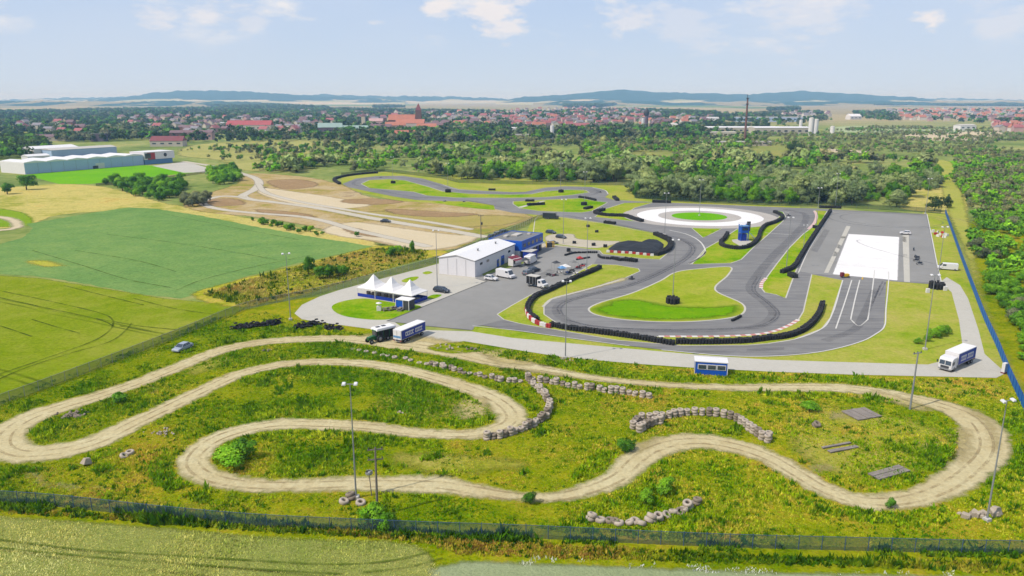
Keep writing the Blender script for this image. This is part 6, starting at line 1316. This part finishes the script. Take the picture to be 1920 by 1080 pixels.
r = empty('line_machine', G(1584, 521), .1, label='yellow machine at the near left corner of the white wet panel', cat='machine'); m = MB(); m.box((.3, 0, .7), (1.6, 1., .8)); m.build('body', m_yellow, r, .08); m = MB(); m.box((-.9, 0, .9), (.9, 1., 1.2)); m.build('tank', m_maroon, r, .08); m = MB(); m.tube((-.4, 0, 1.), (-.6, 0, 1.9), .03, .03, 5); m.build('handle', m_steel, r)
for x in (-.8, .8):
    for s in (-1, 1): wheel(r, x, s * .5, .3, .2)
m = MB(); m.lathe([(.3, 0), (.3, .05), (.18, .06), (.04, .7), (0, .7)], n=10); o = m.build('traffic_cone', m_yellow); o.location = G(1617, 524); T(o, 'yellow cone on the near edge of the wet panel', 'cone')

# ================================================================ FACTORY ON THE LEFT
A, B, C = G(48, 327), G(270, 309), G(18, 322); rz = math.atan2(B.y - A.y, B.x - A.x); L = (B - A).length; Wd = 30.; he = 7.4
fa = empty('factory_hall', A, rz, label='very long pale blue grey factory hall with a white segmented roof on the left', cat='factory')
m_fac = M('pale blue cladding', (186, 212, 248), .6, .05, .2)
m = MB(); m.box((L / 2, Wd / 2, he / 2), (L, Wd, he)); m.build('wall', m_fac, fa); m = MB(); m.box((-.06, Wd / 2, he / 2), (.1, Wd + .1, he + .05)); m.build('end_wall', m_wpaint, fa)
for k in range(6):
    x0, x1 = L * k / 6, L * (k + 1) / 6 - .5; m = MB(); m.side([(x0, he), (x1, he), (x1, he + .6), ((x0 + x1) / 2, he + 1.5), (x0, he + .6)], -.2, Wd + .2); m.build('roof_segment', m_wroof, fa)
for k in range(9): m = MB(); m.box((L * (k + 1) / 10, -.05, he / 2), (.12, .08, he)); m.build('panel_seam', m_steel, fa)
for x, w_, h_ in ((L * .56, 4, 2.2), (L * .6, 7, 4)): m = MB(); m.box((x, -.08, h_ / 2), (w_, .14, h_)); m.build('loading_door', m_white if w_ > 4 else m_dgrey, fa)
fb = empty('office_block', B, rz, label='white office block with a red recess at the right end of the factory', cat='office building')
m = MB(); m.box((14, 8, 6.6), (27, 18, 5.6)); m.build('upper_storey', m_wpaint, fb); m = MB(); m.box((13.5, 8, 1.9), (25, 16, 3.8)); m.build('ground_floor', m_lblue, fb)
m = MB(); m.box((6.5, -1.1, 6.4), (6.5, .3, 5.2)); m.build('red_panel', m_red, fb); m = MB(); m.box((3.5, -1.12, 6.6), (5., .3, 4.)); m.build('window', m_glass, fb); m = MB(); m.lathe([(0, -.1), (1.4, -.1), (1.4, .1), (0, .1)], (19, -1.2, 6.8), 14, 'y'); m.build('round_emblem', m_dgrey, fb); m = MB(); m.box((14, 8, 9.5), (27.4, 18.4, .3)); m.build('roof', m_wpaint, fb)
def shed(px, L, W, H, rz, label, mw, mr, name='shed', cat='building', pitch=1.5, wins=0):
    r = empty(name, G(*px), rz, label=label, cat=cat); m = MB(); m.box((0, 0, H / 2), (L, W, H)); m.build('wall', mw, r)
    m = MB(); m.add([(-L / 2 - .3, -W / 2 - .3, H), (L / 2 + .3, -W / 2 - .3, H), (L / 2 + .3, W / 2 + .3, H), (-L / 2 - .3, W / 2 + .3, H), (-L / 2 - .3, 0, H + pitch), (L / 2 + .3, 0, H + pitch)], [(0, 1, 5, 4), (2, 3, 4, 5), (1, 2, 5), (3, 0, 4)]); m.build('roof', mr, r)
    for k in range(wins): m = MB(); m.box((-L / 2 + L * (k + .5) / wins, -W / 2 - .06, H * .55), (L / wins * .45, .12, H * .22)); m.build('window', m_glass, r)
    return r
m_rroof = M('red tile roof', (176, 108, 108), .8, .12, .5); m_orroof = M('orange tile roof', (196, 128, 104), .8, .12, .5); m_brroof = M('brown tile roof', (134, 108, 112), .8, .12, .5); m_groof = M('green sheet roof', (130, 172, 158), .6, .08, .3); m_cream = M('cream render', (214, 204, 190), .8, .06, .5); m_beige = M('beige panel wall', (204, 198, 182), .8, .06, .3)
m_dred = M('dark red sheet roof', (140, 74, 76), .7, .1, .4); m_pink = M('pinkish render', (206, 170, 168), .8, .08, .5); m_purple = M('dark brick wall', (120, 104, 116), .8, .1, .5)
m_school = M('muted red school roof', (184, 92, 92), .8, .1, .4); m_groof = M('pale green roof', (158, 184, 176), .7, .08, .3)
shed((95, 291), 42, 20, 7, rz + .05, 'white hall directly behind the long factory, left one', m_wpaint, m_wroof, pitch=2.); shed((150, 290), 62, 18, 6, rz, 'grey hall with pale roof behind the long factory, right one', m_fac, m_conc2); shed((68, 301), 18, 10, 4, rz, 'low white annexe at the left rear of the factory', m_wpaint, m_wroof)
for a in ((317, 274, 34, 16, 6, .1, 'dark red roofed barn left of the scrub clearing', m_cream, m_dred, 5, 4), (105, 264, 44, 14, 5, .1, 'long low house with purple brown roof behind the factory', m_cream, m_brroof, 3, 6), (140, 262, 50, 14, 6, .1, 'long beige workshop left of the town trees', m_beige, m_beige, 1.5, 5), (187, 265, 16, 12, 9, .1, 'blue framed brick cube house behind the factory', m_purple, m_grey, .3, 2),
          (286, 260, 14, 10, 6, .5, 'small white gabled house by the trees', m_white, m_grey, 4, 2), (345, 262, 30, 16, 9, .2, 'brown brick block right of the dark trees', m_brick, m_brroof, 3, 5), (378, 262, 30, 14, 9, .1, 'second brown brick block beside the first one', m_pink, m_brroof, 3, 5), (300, 268, 20, 10, 4, .0, 'low pale shed left of the dark red barn', m_beige, m_grey, 1, 3),
          (425, 239, 34, 16, 8, .1, 'white flat house left of the red roofed school', m_wpaint, m_wroof, 1, 5), (470, 246, 70, 22, 10, .05, 'big school with bright red roof at the left of the town', m_cream, m_school, 7, 9), (620, 253, 34, 22, 11, .2, 'dark brick hall with pale green roof, left wing', m_purple, m_groof, 6, 5), (662, 252, 62, 20, 9, .05, 'long dark brick hall with pale green roof, right wing', m_purple, m_groof, 4, 9),
          (700, 256, 40, 14, 5, 0, 'long white low building below the green roofs', m_wpaint, m_conc2, 1, 6), (706, 237, 26, 14, 10, 0, 'pink roofed block beside the little white spire', m_pink, m_pink, 5, 4), (715, 252, 30, 16, 11, .1, 'grey tenement right of the green roofed hall', m_cream, m_brroof, 4, 6), (742, 250, 30, 16, 12, .2, 'tenement with orange roof below the brick church', m_pink, m_orroof, 5, 5),
          (770, 248, 44, 18, 14, .0, 'large orange roofed block in front of the church', m_cream, m_orroof, 6, 7), (800, 249, 30, 14, 9, .1, 'brick house right below the church tower', m_brick, m_orroof, 5, 5), (760, 262, 26, 14, 8, .3, 'brick house at the edge of the scrub below the church', m_brick, m_orroof, 4, 4), (808, 246, 40, 14, 10, .0, 'pale block with purple roof right of the church', m_cream, m_brroof, 4, 7),
          (1390, 250, 110, 26, 9, .0, 'long beige factory shed with white roof right of the chimney foot', m_beige, m_wroof, 1.5, 12), (1460, 252, 80, 30, 10, .0, 'wide factory shed with white roof by the silos', m_beige, m_wroof, 1.5, 8), (1336, 256, 60, 20, 6, 0, 'low grey factory building left of the chimney', m_beige, m_beige, 1, 6), (1378, 273, 78, 8, 4.5, 0, 'low long cream building at the edge of the wood', m_cream, m_conc2, .6, 6), (1440, 228, 150, 30, 10, 0, 'very long pale hall behind the factory sheds', m_fac, m_conc2, 1, 12),
          (985, 259, 150, 12, 5, 0, 'long low concrete wall building at the town edge', m_beige, m_conc2, .5, 10), (1090, 246, 24, 14, 9, .2, 'pale house with red roof by the railway yard', m_cream, m_rroof, 4, 3), (945, 248, 40, 14, 7, 0, 'white flat building at the right of the town trees', m_wpaint, m_wroof, 1, 5), (1125, 246, 20, 12, 9, .3, 'cream house at the left of the round tank', m_cream, m_brroof, 4, 3), (1330, 227, 40, 16, 8, 0, 'white hall at the foot of the pale fields', m_wpaint, m_wroof, 1.5, 5),
          (1600, 224, 34, 18, 8, .3, 'white gabled barn left of the right hand trees', m_white, m_wroof, 6, 3), (1808, 244, 30, 16, 8, .2, 'grey white farm building left of the sand flat', m_wpaint, m_conc2, 2, 3)):
    shed(a[:2], a[2], a[3], a[4], a[5], a[6], a[7], a[8], 'town_building', 'building', a[9], a[10])
# church
ch = empty('church', G(770, 243), .05, label='brick church with orange roof and a tall square tower with a spire', cat='church')
m = MB(); m.box((-14, 0, 8), (44, 18, 16)); m.build('nave', m_brick, ch); m = MB(); m.add([(-36.5, -9.5, 16), (8.5, -9.5, 16), (8.5, 9.5, 16), (-36.5, 9.5, 16), (-36.5, 0, 25), (8.5, 0, 25)], [(0, 1, 5, 4), (2, 3, 4, 5), (1, 2, 5), (3, 0, 4)]); m.build('roof', m_orroof, ch)
m = MB(); m.box((14, 0, 16), (9.5, 9.5, 32)); tw_ = m.build('tower', m_brick, ch); m = MB(); m.add([(9, -5, 32), (19, -5, 32), (19, 5, 32), (9, 5, 32), (14, 0, 44)], [(0, 1, 4), (1, 2, 4), (2, 3, 4), (3, 0, 4)]); m.build('spire', m_dred, tw_)
for k in range(5): m = MB(); m.box((-32 + k * 8, -9.1, 9), (2.4, .3, 7)); m.build('window', m_glass, ch)
sp_ = empty('chapel_spire', G(682, 240), 0, label='slim white church tower among trees left of the brick church', cat='tower'); m = MB(); m.box((0, 0, 10), (6, 6, 20)); m.build('tower', m_cream, sp_); m = MB(); m.add([(-3.2, -3.2, 20), (3.2, -3.2, 20), (3.2, 3.2, 20), (-3.2, 3.2, 20), (0, 0, 28)], [(0, 1, 4), (1, 2, 4), (2, 3, 4), (3, 0, 4)]); m.build('spire', m_brroof, sp_)
# chimney, silos, tanks
cm_ = empty('factory_chimney', G(1396, 268), 0, label='tall slim brown factory chimney rising above the pale sheds', cat='chimney'); m = MB(); m.tube((0, 0, 0), (0, 0, 51), 1.5, .9, 14); m.build('shaft', m_brick, cm_)
for z in (30, 44, 50.5): m = MB(); m.lathe([(1.1, z), (1.7, z + .2), (1.7, z + 1.), (1., z + 1.2)], n=14); m.build('platform_ring', m_dgrey, cm_)
m = MB(); m.box((0, 1.2, 53), (.5, .5, 5)); m.build('mast_top', m_dgrey, cm_)
for i, (x, y, rr_, h_, lab) in enumerate(((1500, 249, 2.4, 19, 'thin pale silo left of the twin silos'), (1519, 254, 3.4, 24, 'tall white silo, left of the twin pair'), (1528, 254, 3.4, 22, 'tall white silo, right of the twin pair'), (1560, 250, 3.2, 10, 'short white silo right of the twin silos'), (1262, 246, 9.5, 10, 'wide low white storage tank in front of the town'), (1035, 261, 2.6, 17, 'slim white tower standing in the scrub before the town'), (1205, 246, 2.4, 20, 'slim pale silo left of the dark water tower'))):
    r = empty('silo' if h_ > 10 else 'storage_tank', G(x, y), 0, label=lab, cat='silo' if h_ > 10 else 'tank'); m = MB(); m.lathe([(rr_, 0), (rr_, h_)], n=18); m.build('shell', m_wpaint, r); m = MB(); m.lathe([(rr_ + .1, h_), (rr_ * .5, h_ + rr_ * .3), (0, h_ + rr_ * .4)], n=18); m.build('roof', m_conc2, r)
r = empty('water_tower', G(1211, 245), 0, label='dark water tower with a pointed top before the red roofed district', cat='water tower'); m = MB(); m.tube((0, 0, 0), (0, 0, 24), 3.2, 3., 12); m.build('shaft', m_purple, r); m = MB(); m.lathe([(3.2, 24), (4.6, 26), (4.6, 31), (0, 37)], n=12); m.build('tank', m_dgrey, r)

# ---- houses of the town
def house_proto(wall, roofm, seed, L=12., W=9., H=5.6, P=4.2):
    r = empty('town_house'); m = MB(); m.add([(-L / 2, -W / 2, 0), (L / 2, -W / 2, 0), (L / 2, W / 2, 0), (-L / 2, W / 2, 0), (-L / 2, -W / 2, H), (L / 2, -W / 2, H), (L / 2, W / 2, H), (-L / 2, W / 2, H), (-L / 2, 0, H + P * .95), (L / 2, 0, H + P * .95)], [(0, 1, 5, 4), (2, 3, 7, 6), (1, 2, 6, 9, 5), (3, 0, 4, 8, 7)]); m.build('wall', wall, r)
    m = MB(); e = .5
    m.add([(-L / 2 - e, -W / 2 - e, H - .3), (L / 2 + e, -W / 2 - e, H - .3), (L / 2 + e, 0, H + P), (-L / 2 - e, 0, H + P), (L / 2 + e, W / 2 + e, H - .3), (-L / 2 - e, W / 2 + e, H - .3)], [(0, 1, 2, 3), (3, 2, 4, 5)]); rf_ = m.build('roof', roofm, r)
    m = MB(); m.box((L * .2, .8, H + P * .9 + .6), (.9, .9, 2.)); m.build('chimney', m_brick, rf_)
    return r
m_wht = M('white render', (226, 222, 214), .8, .05, .5); m_slate = M('slate roof', (150, 146, 154), .8, .1, .5)
HP = {'red': [house_proto(w_, m_rroof, 1, H=6.6, P=3.6) for w_ in (m_cream, m_wht, m_pink)], 'orange': [house_proto(w_, m_orroof, 1) for w_ in (m_cream, m_wht)], 'brown': [house_proto(w_, m_brroof, 2, H=7., P=3.2) for w_ in (m_cream, m_pink, m_brick)], 'grey': [house_proto(w_, m_slate, 3, H=7.4, P=2.6) for w_ in (m_wht, m_cream)]}
HS.sort(); uh = set(); rest = []
HROT = [random.uniform(-.5, .5) for _ in range(9)]
for i, (y, x, zn, c_) in enumerate(HS):
    s = .95 + min(.35, max(0, (y - 1500) / 3500)) + random.uniform(-.12, .3); rz_ = HROT[hash(zn) % 9 if 0 else len(zn) % 9] + random.choice((0, 0, math.pi / 2)) + random.uniform(-.15, .15)
    if i < 290:
        sr = random.choice(HP[c_]); o = sr if id(sr) not in uh else copy_tree(sr); uh.add(id(sr)); o.location = (x, y, 0); o.rotation_euler.z = rz_; o.scale = (s, s, s)
        T(o, 'small town house with a %s roof in the %s part of the distant town' % (c_, zn), 'house', '%s roofed houses in the %s part of town' % (c_, zn))
    else: rest.append((x, y, rz_, s, c_))
def merge_boxes(rest):
    L, W, H, P = 12., 9., 5.6, 4.2; byc = {'red': m_rroof, 'orange': m_orroof, 'brown': m_brroof, 'grey': m_slate}
    mb = MB(); idx = []
    for x, y, rz_, s, c_ in rest:
        c, sn = math.cos(rz_), math.sin(rz_); vs = [(-L / 2, -W / 2, 0), (L / 2, -W / 2, 0), (L / 2, W / 2, 0), (-L / 2, W / 2, 0), (-L / 2, -W / 2, H), (L / 2, -W / 2, H), (L / 2, W / 2, H), (-L / 2, W / 2, H), (-L / 2, 0, H + P), (L / 2, 0, H + P)]
        mb.add([(x + s * (a * c - b * sn), y + s * (a * sn + b * c), z * s) for a, b, z in vs], [(0, 1, 5, 4), (2, 3, 7, 6), (1, 2, 6, 9, 5), (3, 0, 4, 8, 7), (4, 5, 9, 8), (6, 7, 8, 9)])
        idx += [0] * 4 + [1 + list(byc).index(c_)] * 2
    me = bpy.data.meshes.new('distant_houses'); me.from_pydata(mb.v, [], mb.f)
    for m_ in [m_wht] + list(byc.values()): me.materials.append(m_)
    me.polygons.foreach_set('material_index', idx); o = bpy.data.objects.new('distant_houses', me); col.objects.link(o); T(o, 'farthest tiny red and orange roofed houses on the rim of the town', 'houses', None, 'stuff')
if rest: merge_boxes(rest)

# ================================================================ HILLS
def hill_mat():
    t = NT('wooded hill'); p = t.pos(); s = t.n('SeparateXYZ'); t.l(p, s.inputs[0])
    h = t.math('ADD', s.outputs[2], t.math('MULTIPLY', t.math('SUBTRACT', t.noise(p, .0012, 4.), .5), 150.))
    f = t.math('DIVIDE', t.math('SUBTRACT', h, 30.), 6., clamp=True)
    wood_ = t.ramp(t.noise(p, .01, 6., .7), [(.3, alb((26, 62, 60))), (.7, alb((56, 90, 74)))])  # forest colour made bluer to carry part of the distance haze
    fld = t.ramp(t.noise(t.map(p, (.3, 1, 1), 0), .0015, 3.), [(.4, alb((208, 196, 160))), (.55, alb((170, 176, 120))), (.65, alb((214, 204, 170)))])
    return t.done(t.mix(f, fld, wood_), .95, .05)
m_hill = hill_mat()
def ridge(pts, D, depth=1600., wood=True):
    xs = np.linspace(pts[0][0], pts[-1][0], 260); ys = np.interp(xs, [p[0] for p in pts], [p[1] for p in pts])
    vs = []; rows = (( -1., 0.), (-.55, .3), (-.2, .75), (0, 1.), (.3, .85), (1., 0.)); n = len(xs)
    for dy, k in rows:
        for i, (x, y) in enumerate(zip(xs, ys)):
            X = (x - 960) / F / (CP + (540 - y) / F * SP) * D; b = Vector((X, D, 0)); h = max(0, top(x, y, b)); j = float(vnoise(np.array([i * 1.]), np.array([D * 1.]), 2.3, 1.)[0] + vnoise(np.array([i * 1.]), np.array([D * 1.]), 7., 4.)[0] - 1.) * 11 * (D / 9000) if k > .7 and wood else 0
            vs.append((X * (1 + dy * depth / D), D + dy * depth, max(-5, h * k + j - (6 if k == 0 else 0))))
    fs = [(r_ * n + i, r_ * n + i + 1, (r_ + 1) * n + i + 1, (r_ + 1) * n + i) for r_ in range(len(rows) - 1) for i in range(n - 1)]
    me = bpy.data.meshes.new('hills'); me.from_pydata(vs, [], fs); me.update(); me.polygons.foreach_set('use_smooth', [True] * len(fs)); T(link('hills', me, m_hill), kind='structure')
ridge([(150, 188), (230, 182), (285, 174.5), (340, 169.5), (430, 170), (500, 174), (550, 177), (600, 181), (700, 184), (760, 189)], 9000)
ridge([(520, 184), (560, 179), (610, 176.5), (640, 178.5), (760, 180), (840, 181), (930, 184), (980, 188)], 10500)
ridge([(930, 189), (985, 180.5), (1060, 178), (1100, 173.5), (1165, 168.5), (1200, 170), (1260, 174), (1340, 175), (1400, 177.5), (1440, 174), (1500, 170.5), (1550, 173), (1600, 176), (1700, 181), (1780, 189)], 8600)
ridge([(1660, 189), (1740, 185), (1800, 184), (1860, 186), (1920, 187), (2100, 186)], 11500)
ridge([(-160, 188), (0, 187), (120, 183.5), (200, 182), (300, 183), (420, 188)], 11500)
t = NT('far woods and fields'); p = t.pos(); f_ = t.math('GREATER_THAN', t.noise(t.map(p, (1, .5, 1)), .0016, 5., .6), .5)
m_hill = t.done(t.mix(f_, alb((160, 152, 108)), t.ramp(t.noise(p, .01, 5.), [(.3, alb((30, 66, 56))), (.7, alb((60, 92, 66)))])), .95, .0)
ridge([(-120, 196), (-40, 190), (60, 189), (200, 190.5), (330, 189), (470, 191), (560, 195)], 6500, 900)
ridge([(1000, 194), (1060, 190), (1180, 189), (1260, 192), (1400, 190), (1560, 191), (1650, 189.5), (1760, 191), (1900, 190), (2050, 194)], 7000, 900)

# everything that stands on paving is set on top of it
PA, PC = GL(asph_outer), GL([(552, 588), (600, 552), (820, 486), (900, 505), (912, 530), (735, 601), (890, 618), (960, 634), (1300, 665), (1740, 684), (1800, 660), (1780, 540), (1835, 620), (1886, 700), (1780, 707), (1300, 690), (960, 655), (870, 650), (700, 650), (610, 606)])
for o in list(col.objects):
    if o.parent or 'label' not in o.keys() or o.get('kind') or abs(o.location.z) > .05 or o.name.startswith(('mesh_fence', 'screened')): continue
    x, y = np.array([o.location.x]), np.array([o.location.y])
    if y[0] > 420: continue
    if inside(x, y, PA)[0]: o.location.z += zB - .006
    elif inside(x, y, PC)[0]: o.location.z += .075
# ================================================================ SUMMER HAZE (the camera stands inside it)
m = MB(); m.box((0, 5600, 62), (40000, 17000, 150))
hm = bpy.data.materials.new('summer haze'); hm.use_nodes = True; ht = hm.node_tree
ht.nodes.remove(ht.nodes['Principled BSDF']); vs = ht.nodes.new('ShaderNodeVolumeScatter')
vs.inputs['Color'].default_value = (.36, .66, 1., 1.); vs.inputs['Density'].default_value = .00012; vs.inputs['Anisotropy'].default_value = .0
ht.links.new(vs.outputs[0], ht.nodes['Material Output'].inputs['Volume'])
T(m.build('haze', hm), kind='structure')
